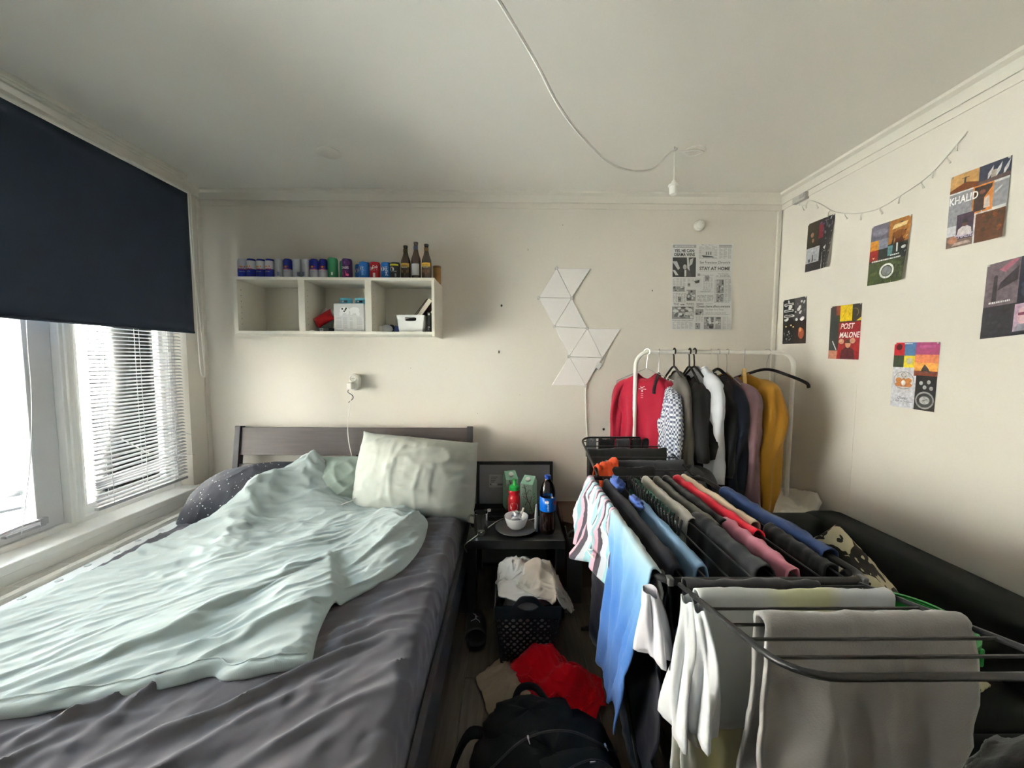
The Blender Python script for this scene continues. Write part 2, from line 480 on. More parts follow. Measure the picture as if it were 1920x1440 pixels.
ce = MB().span((XL-.3, YF-.1, ZC), (XR+.1, YB+.1, ZC+.15)).build('ceiling', m_ceil, smooth=False)
struct(ce, 'off white painted ceiling')
wb = MB().span((XL-.25, YB, -.05), (XR+.1, YB+.12, ZC+.02)).build('wall_back', m_wall, smooth=False)
struct(wb, 'cream painted wall behind the bed and clothes rail')
wr = MB().span((XR, YF-.1, -.05), (XR+.12, YB+.02, ZC+.02)).build('wall_right', m_wall, smooth=False)
struct(wr, 'cream painted wall with the album posters')
wf = MB().span((XL-.25, YF-.12, -.05), (XR+.1, YF, ZC+.02)).build('wall_front', m_wall, smooth=False)
struct(wf, 'plain cream wall behind the viewer')
# window wall: piers and the parts above and below the opening
WX = XL-.22                               # outer face
WY0, WY1, WZ0, WZ1 = .15, 2.462, .575, 2.50
b = MB()
b.span((WX, YF-.1, -.05), (XL, YB+.02, WZ0)).span((WX, YF-.1, WZ1), (XL, YB+.02, ZC+.02))
b.span((WX, WY1, WZ0), (XL, YB+.02, WZ1)).span((WX, YF-.1, WZ0), (XL, WY0, WZ1))
wl = b.build('wall_left', m_wall, smooth=False)
struct(wl, 'cream painted wall around the window')
# small old nail holes and filler marks in the back wall
for (x, y, r) in ((990, 468, .008), (1055, 422, .005), (1222, 545, .007), (940, 573, .009), (935, 660, .011), (1132, 805, .010), (873, 157, .0), (770, 690, .004), (975, 740, .004), (895, 775, .004)):
    if r:
        p = PY(x, y, YB)
        MB().lathe([(r, 0), (r*.8, .0012), (r*.3, .0018)], 9, p+np.array([0, .0002, 0]), rot(radians(90), 0, x*.1)).build('nail_hole', m_dark, wb)
# cove mouldings and picture-rail strips
def cove(name, prof, axis, a, c, lab):
    o = MB().prism(prof, axis, a, c).build(name, m_trim, smooth=True, sharp=25); struct(o, lab); return o
zc = ZC
pb = [(YB, zc-.06), (YB-.012, zc-.06), (YB-.016, zc-.045), (YB-.03, zc-.022), (YB-.05, zc-.012), (YB-.055, zc), (YB, zc)]
cove('trim_1', pb, 0, XL, XR, 'cove moulding along the top of the back wall')
pr = [(XR, zc-.06), (XR-.012, zc-.06), (XR-.016, zc-.045), (XR-.03, zc-.022), (XR-.05, zc-.012), (XR-.055, zc), (XR, zc)]
cove('trim_2', pr, 1, YF, YB, 'cove moulding along the top of the poster wall')
pl = [(XL, zc-.05), (XL+.012, zc-.05), (XL+.02, zc-.03), (XL+.045, zc-.014), (XL+.05, zc), (XL, zc)]
cove('trim_3', pl, 1, YF, YB, 'cove moulding above the roller blind')
o = MB().span((XL, YB-.006, zc-.098), (XR, YB, zc-.06)).build('trim_4', m_wall, smooth=False, bevel=.002); struct(o, 'thin flat strip under the back cove')
o = MB().span((XR-.006, YF, zc-.098), (XR, YB, zc-.06)).build('trim_5', m_wall, smooth=False, bevel=.002); struct(o, 'thin flat strip under the right cove')
o = MB().span((XR-.032, YB-.016, 0), (XR-.006, YB, zc-.098)).build('trim_6', m_trim, smooth=False, bevel=.003); struct(o, 'narrow corner batten in the right back corner')
o = MB().span((XL, YB-.03, .0), (XL+.012, YB, zc-.06)).build('trim_7', m_wall, smooth=False, bevel=.003); struct(o, 'narrow corner batten beside the window pier')
o = MB().span((XR-.0015, 1.985, .05), (XR, 1.99, 1.32)).build('trim_8', m_trim, smooth=False); struct(o, 'faint vertical board joint low on the poster wall')
b = MB().span((XR-.014, YF, 0), (XR, YB, .07)); o = b.build('baseboard_right', m_trim, smooth=False, bevel=.003); struct(o, 'white skirting board under the poster wall')
b = MB().span((XL, YB-.014, 0), (XR, YB, .07)); o = b.build('baseboard_back', m_trim, smooth=False, bevel=.003); struct(o, 'white skirting board under the back wall')

# ---------------------------------------------------------------- window
win = thing('window_1', 'white timber window with a casement and a fixed light', None, (XL-.12, .6, WZ0)); win['kind'] = 'structure'
def wpart(name, b, mat, par=win, **k):
    o = b.build(name, mat, par, **k); o.location -= win.location if par is win else Vector((0, 0, 0)); return o
gx = XL-.12
b = MB()
b.span((gx-.05, WY0, WZ0), (gx+.05, WY0+.06, WZ1)).span((gx-.05, WY1-.045, WZ0), (gx+.04, WY1, WZ1))
b.span((gx-.05, WY0+.06, WZ1-.06), (gx+.05, WY1-.045, WZ1)).span((gx-.05, WY0+.06, WZ0), (gx+.035, WY1-.045, WZ0+.055))
wpart('window_frame', b, m_white, smooth=False, bevel=.004)
wpart('mullion', MB().span((gx-.05, 1.825, WZ0+.05), (gx+.055, 1.885, WZ1-.05)).span((gx+.03, 1.842, WZ0+.05), (gx+.065, 1.868, WZ1-.05)), m_white, smooth=False, bevel=.004)
wpart('mullion', MB().span((gx-.05, .50, WZ0+.05), (gx+.055, .56, WZ1-.05)), m_white, smooth=False, bevel=.004)
def sash(y0, y1, mat, wd=.075, dx=0):
    z0, z1 = WZ0+.055, WZ1-.06; x0, x1 = gx-.03+dx, gx+.02+dx
    s = wpart('sash', MB().span((x0, y0, z0), (x1, y0+wd, z1)).span((x0, y1-wd, z0), (x1, y1, z1)).span((x0, y0+wd, z0), (x1, y1-wd, z0+.042)).span((x0, y0+wd, z1-wd), (x1, y1-wd, z1)), mat, smooth=False, bevel=.004)
    g = MB().span((gx-.006+dx, y0+wd-.01, z0+.032), (gx-.002+dx, y1-wd+.01, z1-wd+.01)).build('pane', m_glass, s, smooth=False)
    b = MB()
    for (ya, yb) in ((y0+wd, y0+wd+.012), (y1-wd-.012, y1-wd)): b.span((x1-.004, ya, z0+.042), (x1+.008, yb, z1-wd))
    b.span((x1-.004, y0+wd, z0+.042), (x1+.008, y1-wd, z0+.054)); b.build('glazing_bead', mat, s, smooth=False, bevel=.002)
    return s
s1 = sash(.56, 1.822, m_grey_sash, .10)
sash(1.888, 2.418, m_white, .03, -.01)
sash(.215, .50, m_grey_sash, .06)
# casement stay and catch on the bottom rail of the opening light
b = MB().box((gx+.03, 1.66, .668), (.03, .14, .012)).box((gx+.04, 1.72, .684), (.022, .03, .03)).tube([(gx+.04, 1.73, .69), (gx+.055, 1.64, .70), (gx+.06, 1.55, .695)], .006, 6)
wpart('window_catch', b, M('zinc', (.45, .45, .47), .4, metal=.7))
b = MB().box((gx+.035, 1.25, .672), (.02, .22, .010)).box((gx+.045, 1.15, .682), (.03, .03, .02))
wpart('window_stay', b, M('zinc', (.45, .45, .47), .4, metal=.7))
b = MB().prism([(XL-.17, WZ0), (XL+.03, WZ0), (XL+.03, WZ0-.012), (XL+.055, WZ0-.012), (XL+.055, WZ0+.028), (XL-.17, WZ0+.028)], 1, WY0-.02, WY1)
wpart('window_sill', b, m_white, smooth=False, bevel=.005)
b = MB().span((XL-.001, WY0-.02, WZ0-.075), (XL+.050, YB-.05, WZ0-.011)).span((XL, WY1, WZ0), (XL+.035, YB-.045, WZ0+.02))
wpart('sill_apron', b, m_white, smooth=False, bevel=.004)

# radiator under the sill: panel body with a slotted top grille
rad = thing('radiator', 'white panel radiator with slotted top grille between window and bed', 'radiator', (XL+.08, 1.2, .1))
RX0, RX1, RZ = XL+.053, XL+.148, .517
m_rad = M('radiator_enamel', (.78, .77, .73), .35)
def rp_(name, b, **k): o = b.build(name, m_rad, rad, **k); o.location -= rad.location; return o
rp_('back_panel', MB().span((RX0, -.1, .12), (RX0+.018, 2.45, RZ-.005)), smooth=False, bevel=.004)
rp_('front_panel', MB().span((RX1-.018, -.1, .12), (RX1, 2.45, RZ-.005)), smooth=False, bevel=.004)
rp_('side_cover', MB().span((RX0, 2.44, .12), (RX1, 2.452, RZ)), smooth=False, bevel=.002)
rp_('side_cover', MB().span((RX0, -.112, .12), (RX1, -.1, RZ)), smooth=False, bevel=.002)
b = MB().span((RX0, -.1, RZ-.006), (RX0+.016, 2.44, RZ)).span((RX1-.03, -.1, RZ-.006), (RX1, 2.44, RZ))
rp_('grille_edge', b, smooth=False, bevel=.001)
x = RX0+.02
while x < RX1-.034:
    rp_('grille_bar', MB().span((x, -.1, RZ-.005), (x+.0035, 2.44, RZ-.0015)), smooth=False); x += .0078
y = -.05
while y < 2.44:
    rp_('grille_bridge', MB().span((RX0+.012, y, RZ-.006), (RX1-.028, y+.007, RZ-.0005)), smooth=False); y += .17
for yy in (.3, 2.1): rp_('bracket', MB().span((RX0-.052, yy, .30), (RX0, yy+.03, .42)), smooth=False)

# ---------------------------------------------------------------- roller blind
rb = thing('roller_blind', 'dark navy roller blind half lowered over the window', 'blind', (XL+.055, 1.66, 1.6))
bx = XL+.05
BY0, BY1, BZ0, BZ1 = .80, 2.468, 1.612, 2.495
m_navy = cloth_mat('blind_fabric', srgb(54, 62, 76), var=.02, weave=1500, bump=.1, sheen=.05)
yy = np.linspace(BY0, BY1, 30); zz = np.linspace(BZ0, BZ1, 16)
Y, Z = np.meshgrid(yy, zz); X = bx+.002*np.sin(Y*3)*(1-(Z-BZ0)/(BZ1-BZ0))
def rp2(name, b, mat, **k): o = b.build(name, mat, rb, **k); o.location -= rb.location; return o
rp2('blind_cloth', MB().grid(np.stack([X, Y, Z], -1)), m_navy, solid=.0012)
rp2('bottom_bar', MB().tube([(bx, BY0, BZ0), (bx, BY1, BZ0)], .007, 8), m_navy)
rp2('roller_tube', MB().tube([(bx-.012, BY0-.01, BZ1+.004), (bx-.012, BY1+.012, BZ1+.004)], .017, 12), M('white_metal', (.78, .77, .73), .35))
rp2('end_bracket', MB().box((bx-.014, BY1+.014, BZ1+.008), (.045, .006, .05)), m_trim, smooth=False, bevel=.002)
ca = [(bx+.012, BY1+.012, BZ1), (bx+.014, BY1+.010, 2.0), (bx+.012, BY1+.013, 1.55), (bx+.016, BY1+.016, 1.36), (bx+.018, BY1+.030, 1.325), (bx+.016, BY1+.046, 1.36), (bx+.008, BY1+.040, 1.7), (bx-.006, BY1+.022, 2.1), (bx-.012, BY1+.02, BZ1)]
rp2('pull_chain', MB().tube(spline(ca, 60), .0032, 6), M('white_plastic', (.80, .79, .74), .4))
# white ceiling track above the blind
tr = MB().span((XL+.075, -1.6, ZC-.022), (XL+.115, 2.40, ZC)).span((XL+.085, -1.6, ZC-.028), (XL+.105, 2.40, ZC-.02)).build('curtain_track', m_trim, smooth=False, bevel=.003)
tag(tr, 'white curtain track screwed to the ceiling above the blind', 'rail')

# ---------------------------------------------------------------- venetian blind behind it
vb = thing('venetian_blind', 'white venetian blind with bent slats in the right window light', 'blind', (XL-.02, 2.17, .63))
m_slat = M('slat_enamel', (.40, .40, .41), .45)
vx = XL-.032; VY0, VY1 = 1.905, 2.445
def slat_mesh(l, wd=.025):
    u = np.linspace(-1, 1, 5); P = np.zeros((2, 5, 3))
    for i, yy in enumerate((-l/2, l/2)): P[i, :, 0] = u*wd/2; P[i, :, 1] = yy; P[i, :, 2] = .0022*(1-u*u)
    return MB().grid(P)
so = slat_mesh(VY1-VY0).build('slat', m_slat, vb)
k = 0; z = .70
while z < 2.40:
    o = so if k == 0 else place('slat', so.data, vb)
    sag = 0
    if k < 12: sag = (.05, .05, .035, .0, .02, .045, .075, .09, .07, .05, .035, .02)[k]
    o.location = (vx, (VY0+VY1)/2, z-sag*.25)-vb.location if False else Vector((vx, (VY0+VY1)/2, z-sag*.2))-vb.location
    o.rotation_euler = (sag*.6, radians(18+rnd.uniform(-3, 3)), rnd.uniform(-.004, .004))
    z += .0205; k += 1
for (p, q) in (((222, 820), (281, 851)), ((302, 803), (361, 815)), ((305, 857), (365, 852))):
    A = PX(*p, XL-.03); Bq = PX(*q, XL+.06); d = Bq-A; l = np.linalg.norm(d)
    s = slat_mesh(l).build('bent_slat', m_slat, vb)
    s.rotation_mode = 'QUATERNION'; s.rotation_quaternion = Vector((0, 1, 0)).rotation_difference(Vector(d))
    s.location = Vector((A+Bq)/2)-vb.location
for yy in (1.98, 2.17, 2.37):
    o = MB().tube([(vx+.014, yy, .66), (vx+.013, yy, 2.42)], .0012, 5).tube([(vx-.014, yy, .66), (vx-.013, yy, 2.42)], .0012, 5).build('ladder_cord', m_slat, vb); o.location = -vb.location
o = MB().span((vx-.013, VY0, .655), (vx+.013, VY1, .672)).build('bottom_rail', m_slat, vb, smooth=False, bevel=.003); o.location = -vb.location
o = MB().span((vx-.02, VY0, 2.41), (vx+.02, VY1, 2.44)).build('head_rail', m_slat, vb, smooth=False, bevel=.002); o.location = -vb.location
# tilt cord in front of the left light
cd = [PX(48, 570, XL-.03), PX(52, 640, XL-.03), PX(60, 760, XL-.025), PX(55, 880, XL-.025), PX(40, 1005, XL-.04)]
o = MB().tube(spline(cd, 24), .0018, 6).build('blind_cord', m_grey_sash); tag(o, 'thin grey cord hanging in front of the left window pane', 'cord')
# ================================================================ OUTSIDE THE WINDOW
m_pave = M('pale_paving', (.70, .68, .65), .9, var=.08, vscale=3)
o = MB().span((-16, -14, -.45), (WX-.02, 16, -.35)).build('ground_outside', m_pave, smooth=False); struct(o, 'pale terrace outside the window')
hb = thing('neighbour_house', 'pale rendered house across the terrace seen through the window', 'building', (-10.5, 4, -.35))
m_rend = M('render_white', (.78, .76, .72), .9, var=.05, vscale=.6); m_wing = M('far_window', (.012, .013, .015), .3)
def hp(name, b, mat, par=hb, **k): o = b.build(name, mat, par, smooth=False, **k); o.location -= hb.location if par is hb else Vector((0, 0, 0)); return o
hp('wall', MB().span((-13.5, -9, -.35), (-10.5, 15, 3.6)), m_rend)
hp('roof', MB().prism([(-14, 3.6), (-10.1, 3.6), (-12, 5.2)], 1, -9.3, 15.3), M('roof_tile', (.42, .28, .22), .9))
for yy in (-4, -.5, 2.6, 5.2, 7.8, 10.8):
    for z0 in (.55,):
        w_ = hp('window', MB().span((-10.54, yy, z0), (-10.46, yy+1.1, z0+1.25)), m_rend, bevel=.01)
        hp('pane', MB().span((-10.45, yy+.08, z0+.08), (-10.44, yy+.52, z0+1.17)).span((-10.45, yy+.58, z0+.08), (-10.44, yy+1.02, z0+1.17)), m_wing, w_)
# terrace furniture and a red crate
def garden_chair(loc, rz, lab):
    t = thing('garden_chair', lab, 'chair', loc, rz)
    mm = M('chair_metal', (.010, .010, .011), .6)
    for sx in (-.22, .22):
        MB().tube([(sx, .24, 0), (sx, .2, .45)], .014, 6).build('leg', mm, t)
        MB().tube([(sx, -.24, 0), (sx, -.2, .45), (sx, -.3, .9)], .014, 6).build('back_post', mm, t)
    MB().box((0, 0, .45), (.46, .44, .025)).build('seat', mm, t, smooth=False, bevel=.006)
    for z in (.6, .7, .8): MB().box((0, -.24-.25*(z-.5), z), (.44, .015, .05)).build('back_slat', mm, t, smooth=False)
garden_chair((-4.6, 3.3, -.35), radians(60), 'dark metal garden chair outside the left window pane')
garden_chair((-4.9, 5.6, -.35), radians(200), 'dark metal garden chair outside behind the venetian blind')
t = thing('garden_crate', 'red plastic crate on the terrace outside', 'crate', (-4.0, 3.0, -.35))
mr_ = M('red_plastic', (.09, .004, .006), .6)
b = MB()
for z in (.04, .12, .20):
    b.box((0, .16, z), (.5, .012, .055)).box((0, -.16, z), (.5, .012, .055)).box((.25, 0, z), (.012, .32, .055)).box((-.25, 0, z), (.012, .32, .055))
b.build('side_slats', mr_, t, smooth=False); MB().box((0, 0, .01), (.5, .32, .02)).build('crate_floor', mr_, t, smooth=False)
# low garden railing
fn = thing('terrace_railing', 'thin grey railing along the far edge of the terrace', 'railing', (-6.5, 4, -.35))
mf = M('rail_grey', (.014, .014, .015), .6)
o = MB().tube([(0, -8, 1.0), (0, 9, 1.0)], .02, 6).build('top_rail', mf, fn); o = MB().tube([(0, -8, .2), (0, 9, .2)], .015, 6).build('bottom_rail', mf, fn)
po = MB().tube([(0, 0, 0), (0, 0, 1.0)], .014, 6).build('post', mf, fn); po.location.y = -8
for i in range(1, 35): q = place('post', po.data, fn); q.location.y = -8+i*.5
# ================================================================ BED
m_bedwood = M('black_brown_veneer', srgb(74, 68, 68), .5, var=.14, vscale=5, stretch=(1, 14, 14), bump=.1, bscale=40)
m_beddark = M('black_brown_edge', srgb(58, 56, 60), .5, var=.1, vscale=5)
bed = thing('bed', 'dark brown wooden double bed with a two-board headboard', 'bed', (-1.05, 1.5, 0))
def bp_(name, b, mat, par=bed, **k): o = b.build(name, mat, par, **k); o.location -= bed.location; return o
BX0, BX1 = -1.862, -.242
tilt = radians(9.5)
Rh = rot(-tilt, 0, 0)
def hb_pt(x, h, d=0):                                   # point on the leaning headboard, h along its face from the floor
    return np.array([x, 2.405+h*sin(tilt)-d*cos(tilt), h*cos(tilt)+0*d])
for x in (BX0+.019, BX1-.019):
    bp_('headboard_post', MB().box(hb_pt(x, .5), (.038, .05, .99), Rh), m_beddark, smooth=False, bevel=.003)
bp_('headboard_board', MB().box(hb_pt((BX0+BX1)/2, .892, .003), (BX1-BX0-.07, .022, .188), Rh), m_bedwood, smooth=False, bevel=.003)
bp_('headboard_board', MB().box(hb_pt((BX0+BX1)/2, .60, .003), (BX1-BX0-.07, .022, .28), Rh), m_bedwood, smooth=False, bevel=.003)
bp_('headboard_stay', MB().box(hb_pt((BX0+BX1)/2+.03, .60, -.02), (.045, .02, .60), Rh), m_beddark, smooth=False, bevel=.002)
for x in (BX0+.012, BX1-.012):
    bp_('side_rail', MB().span((x-.012, .44, .20), (x+.012, 2.44, .37)), m_beddark, smooth=False, bevel=.003)
bp_('foot_rail', MB().span((BX0, .42, .20), (BX1, .445, .37)), m_beddark, smooth=False, bevel=.003)
for x in (BX0+.03, BX1-.03): bp_('leg', MB().span((x-.025, .45, 0), (x+.025, .50, .30)), m_beddark, smooth=False, bevel=.003)
for i in range(14): bp_('bed_slat', MB().span((BX0+.03, .52+i*.135, .285), (BX1-.03, .59+i*.135, .30)), m_bedwood, smooth=False)

# mattress
MX0, MX1, MY0, MY1, MZ0, MZ1 = -1.930, -.285, .47, 2.40, .302, .515
mm = MB().box(((MX0+MX1)/2, (MY0+MY1)/2, (MZ0+MZ1)/2), (MX1-MX0, MY1-MY0, MZ1-MZ0))
mat_ = mm.build('mattress', M('mattress_ticking', (.72, .74, .75), .9, var=.03, vscale=30, bump=.3, bscale=300), smooth=True, sharp=60)
bv = mat_.modifiers.new('bevel', 'BEVEL'); bv.width = .035; bv.segments = 4
mat_.location = (0, 0, 0); tag(mat_, 'white tufted mattress edge showing along the window side of the bed', 'mattress')
m_tuft = M('tuft_felt', (.62, .65, .67), .9)
for i in range(12):
    MB().lathe([(.013, -.004), (.012, .003), (.006, .006), (.002, .004)], 8, (MX0+.05+.006*sin(i*3), .95+i*.115, MZ1)).build('tuft', m_tuft, mat_)

# fitted sheet: over the top and down the right side, with slack folds
def pushbox(P, xr, zt, r, inset=0.):
    x = P[..., 0]; z = P[..., 2]; qx = x-(xr-r); qz = z-(zt-r); d = np.hypot(qx, qz)
    cor = (qx > 0) & (qz > 0) & (d < r); s = np.where(cor, r/np.maximum(d, 1e-6), 1)
    P[..., 0] = np.where(cor, xr-r+qx*s, x); P[..., 2] = np.where(cor, zt-r+qz*s, z)
    top = (qx <= 0) & (z < zt); P[..., 2] = np.where(top, zt, P[..., 2])
    sd = (qx > 0) & (qz <= 0) & (x < xr); P[..., 0] = np.where(sd, xr, P[..., 0])
nW, nL = 190, 240
s = np.linspace(0, 1, nW); wtop = MX1-(-1.82); drop = .235; tot = wtop+drop
arc_ = s*tot; r0 = .04
xs = np.where(arc_ < wtop-r0, -1.82+arc_, 0); zs = np.full(nW, MZ1+.004)
a_ = np.clip((arc_-(wtop-r0))/r0, 0, pi/2); over = np.clip(arc_-(wtop-r0)-r0*pi/2, 0, None)
xs = np.where(arc_ < wtop-r0, -1.82+arc_, MX1-r0+r0*np.sin(a_)+.002); zs = np.where(arc_ < wtop-r0, zs, MZ1+.004-r0+r0*np.cos(a_)-over)
yl = np.linspace(MY0+.0, MY1+.005, nL)
P = np.zeros((nL, nW, 3)); P[..., 0] = xs[None]; P[..., 2] = zs[None]; P[..., 1] = yl[:, None]
P[..., 1] += .0
def sheet_fold(P):
    y = P[..., 1]; x = P[..., 0]
    t = np.clip((y-1.15)/.75, 0, 1); t = t*t*(3-2*t)
    ang = radians(40)*(1-t)+radians(6)*t+vnoise(x*2+5, y*2)*.5       # direction of the folds
    return np.stack([-np.sin(ang), np.cos(ang)], -1)
def sheet_ex(P):
    x = P[..., 0]; y = P[..., 1]
    e = .12+.09*vnoise(x*2.3+9, y*2.1+3)
    e = e*np.clip((x+1.9)/.25, .1, 1)
    return np.clip(e, .01, .2)*np.where(P[..., 2] < MZ1-.05, .5, 1)
pin = np.zeros((nL, nW), bool); pin[:, 0] = True; pin[0] = True; pin[-1] = True; pin[:, -1] = False
hem = np.zeros((nL, nW), bool); hem[:, -1] = True
def sh_col(P): pushbox(P, MX1+.002, MZ1+.003, .04)
def sh_after(P): P[:, -1, 2] = np.minimum(P[:, -1, 2], .30)
# broad hand-laid folds first, then let the cloth settle
def ridge(P, pts, h, wd):
    q = spline(pts, 24); best = np.full(P.shape[:2], 9.); tt = np.zeros(P.shape[:2])
    for k in range(len(q)-1):
        a, b2 = q[k][:2], q[k+1][:2]; ab = b2-a; t = np.clip(((P[..., 0]-a[0])*ab[0]+(P[..., 1]-a[1])*ab[1])/(ab@ab), 0, 1)
        d = np.hypot(P[..., 0]-a[0]-t*ab[0], P[..., 1]-a[1]-t*ab[1]); m_ = d < best; best = np.where(m_, d, best); tt = np.where(m_, (k+t)/(len(q)-1), tt)
    taper = np.sin(np.clip(tt, .02, .98)*pi)**.6
    return h*taper*np.exp(-(best/wd)**2)
SH_R = [([PZ(*p, .53) for p in pts], h, wd) for pts, h, wd in (
    ([(75, 1440), (250, 1320), (380, 1240), (520, 1220), (640, 1200), (800, 1130)], .022, .028),
    ([(250, 1440), (330, 1370), (470, 1300), (620, 1230), (790, 1165)], .024, .026),
    ([(330, 1440), (450, 1345), (560, 1300), (700, 1240)], .020, .022),
    ([(0, 1400), (110, 1350), (260, 1290), (400, 1262)], .018, .022),
    ([(430, 1440), (560, 1370), (680, 1300), (760, 1270)], .018, .022),
    ([(150, 1440), (260, 1390), (360, 1330), (420, 1290)], .016, .018),
    ([(560, 1440), (600, 1400), (640, 1350), (700, 1330)], .014, .02),
    ([(640, 1180), (730, 1120), (840, 1085)], .014, .018), ([(660, 1140), (740, 1090), (850, 1060)], .012, .016),
    ([(720, 1090), (790, 1050), (855, 1030)], .012, .016), ([(770, 1040), (820, 1010), (860, 1000)], .010, .014))]
for pts, h, wd in SH_R: P[..., 2] += ridge(P, pts, h, wd)*np.where(P[..., 2] < MZ1-.06, 0, 1)
P = relax(P, 90, 3, sheet_ex, sheet_fold, g=.00005, collide=sh_col, pin=pin, jitter=.006, bend=.5, after=sh_after, seed=3)
P = smooth_grid(P, 4)
_t = np.clip((P[..., 1]-1.15)/.75, 0, 1); _a = radians(38)*(1-_t)+radians(5)*_t
_tp = np.clip((P[..., 2]-(MZ1-.06))/.05, 0, 1)
_cr = .016*creases(P[..., 0], P[..., 1], radians(40), 2.2, 10, 3.3)*(1-_t)+.009*creases(P[..., 0], P[..., 1], radians(30), 3.2, 17, 7.7)*(1-_t)+.011*creases(P[..., 0], P[..., 1], radians(5), 2.5, 14, 8.1)*_t+.006*creases(P[..., 0], P[..., 1], radians(62), 5, 20, 4.4)
P[..., 2] += np.clip(_cr, -.002, 1)*_tp; P[..., 0] += .008*creases(P[..., 2]*2, P[..., 1], radians(20), 4, 12, 6)*(1-_tp)
P = smooth_grid(P, 1)
m_sheet = cloth_mat('sheet_cotton', srgb(92, 90, 96), var=.05, weave=700, bump=.2, sheen=.1, crease=(5, .016, (1.6, 1.0, 1)))
sheet = MB().grid(P).build('fitted_sheet', m_sheet, solid=.002); tag(sheet, 'rumpled dark grey fitted sheet stretched over the mattress', 'bed sheet')
SHEET = P

# ---------------------------------------------------------------- duvet
def sp2(pts, n):
    q = spline(pts, 400); d = np.r_[0, np.cumsum(np.linalg.norm(np.diff(q, axis=0), axis=1))]
    return np.stack([np.interp(np.linspace(0, d[-1], n), d, q[:, k]) for k in range(q.shape[1])], 1)
U_, V_ = 200, 220
foot = sp2([(-1.86, .74), (-1.55, .83), (-1.29, .90), (-1.17, .93), (-.97, .985), (-.86, 1.03), (-.79, 1.015), (-.585, 1.065)], U_)
head = sp2([(-1.25, 2.37), (-1.12, 2.33), (-1.0, 2.28), (-.87, 2.24), (-.72, 2.225), (-.585, 2.16)], U_)
left = sp2([(-1.86, .74), (-1.865, 1.0), (-1.83, 1.33), (-1.78, 1.60), (-1.71, 1.91), (-1.56, 2.05), (-1.44, 2.17), (-1.34, 2.28), (-1.25, 2.37)], V_)
right = sp2([(-.585, 1.065), (-.62, 1.19), (-.62, 1.34), (-.53, 1.45), (-.45, 1.58), (-.42, 1.75), (-.425, 1.92), (-.46, 2.06), (-.585, 2.16)], V_)
uu = np.linspace(0, 1, U_)[None, :, None]; vv = np.linspace(0, 1, V_)[:, None, None]
D = (1-vv)*foot[None]+vv*head[None]+(1-uu)*left[:, None]+uu*right[:, None]-((1-uu)*(1-vv)*foot[0]+uu*(1-vv)*foot[-1]+(1-uu)*vv*head[0]+uu*vv*head[-1])
def g2(x, y, cx, cy, sx, sy, a=0):
    dx, dy = x-cx, y-cy; return np.exp(-(((dx*cos(a)+dy*sin(a))/sx)**2+((-dx*sin(a)+dy*cos(a))/sy)**2))
def duvet_base(x, y):
    z = np.full(x.shape, .0)
    z += .32*g2(x, y, -1.23, 2.40, .22, .22)+.19*g2(x, y, -1.43, 2.13, .17, .13, radians(42))
    z += .045*g2(x, y, -1.05, 2.12, .25, .12, radians(-15))
    z += .055*g2(x, y, -.62, 1.98, .14, .16)+.035*g2(x, y, -.55, 1.68, .08, .22)
    z += .03*g2(x, y, -1.35, 1.78, .10, .30, radians(30))+.03*g2(x, y, -1.0, 1.72, .09, .25, radians(-35))
    z += .03*g2(x, y, -.80, 1.33, .10, .25, radians(20))+.022*g2(x, y, -1.1, 1.25, .12, .3, radians(-40))
    return z
u1, v1 = uu[..., 0], vv[..., 0]
edge = np.minimum(np.minimum(u1, 1-u1)*1.3, np.minimum(v1, 1-v1)*1.5); edge = np.broadcast_to(edge, (V_, U_))
puff = np.clip(edge/.045, 0, 1)**.5
x, y = D[..., 0], D[..., 1]
zb = MZ1+.018+duvet_base(x, y)+.022*puff
DU = np.dstack([x, y, zb])
# long hand-laid folds seen in the photograph
DR = [([PZ(*p, .58) for p in pts], h, wd) for pts, h, wd in (
    ([(628, 1052), (560, 1068), (480, 1100), (390, 1135), (330, 1180), (250, 1215)], .040, .035),
    ([(628, 1120), (540, 1150), (440, 1185), (390, 1225), (320, 1250)], .026, .03),
    ([(590, 1080), (480, 1140), (380, 1190), (300, 1240)], .024, .022),
    ([(460, 1010), (500, 1030), (540, 1060), (545, 1085)], .022, .028),
    ([(350, 1080), (420, 1010), (470, 970), (480, 950)], .030, .035),
    ([(170, 1150), (260, 1090), (340, 1040), (400, 1000)], .022, .026),
    ([(60, 1250), (180, 1180), (300, 1120), (420, 1090)], .022, .03),
    ([(30, 1300), (170, 1230), (300, 1180), (420, 1150)], .016, .025),
    ([(640, 1060), (700, 1030), (750, 990), (780, 960)], .026, .032),
    ([(600, 1010), (660, 970), (680, 950)], .018, .022), ([(560, 960), (590, 930), (610, 910)], .018, .02),
    ([(700, 1030), (690, 990), (660, 960)], .014, .018), ([(540, 1000), (620, 985), (700, 985)], .012, .018),
    ([(0, 1200), (120, 1140), (240, 1080)], .014, .022))]
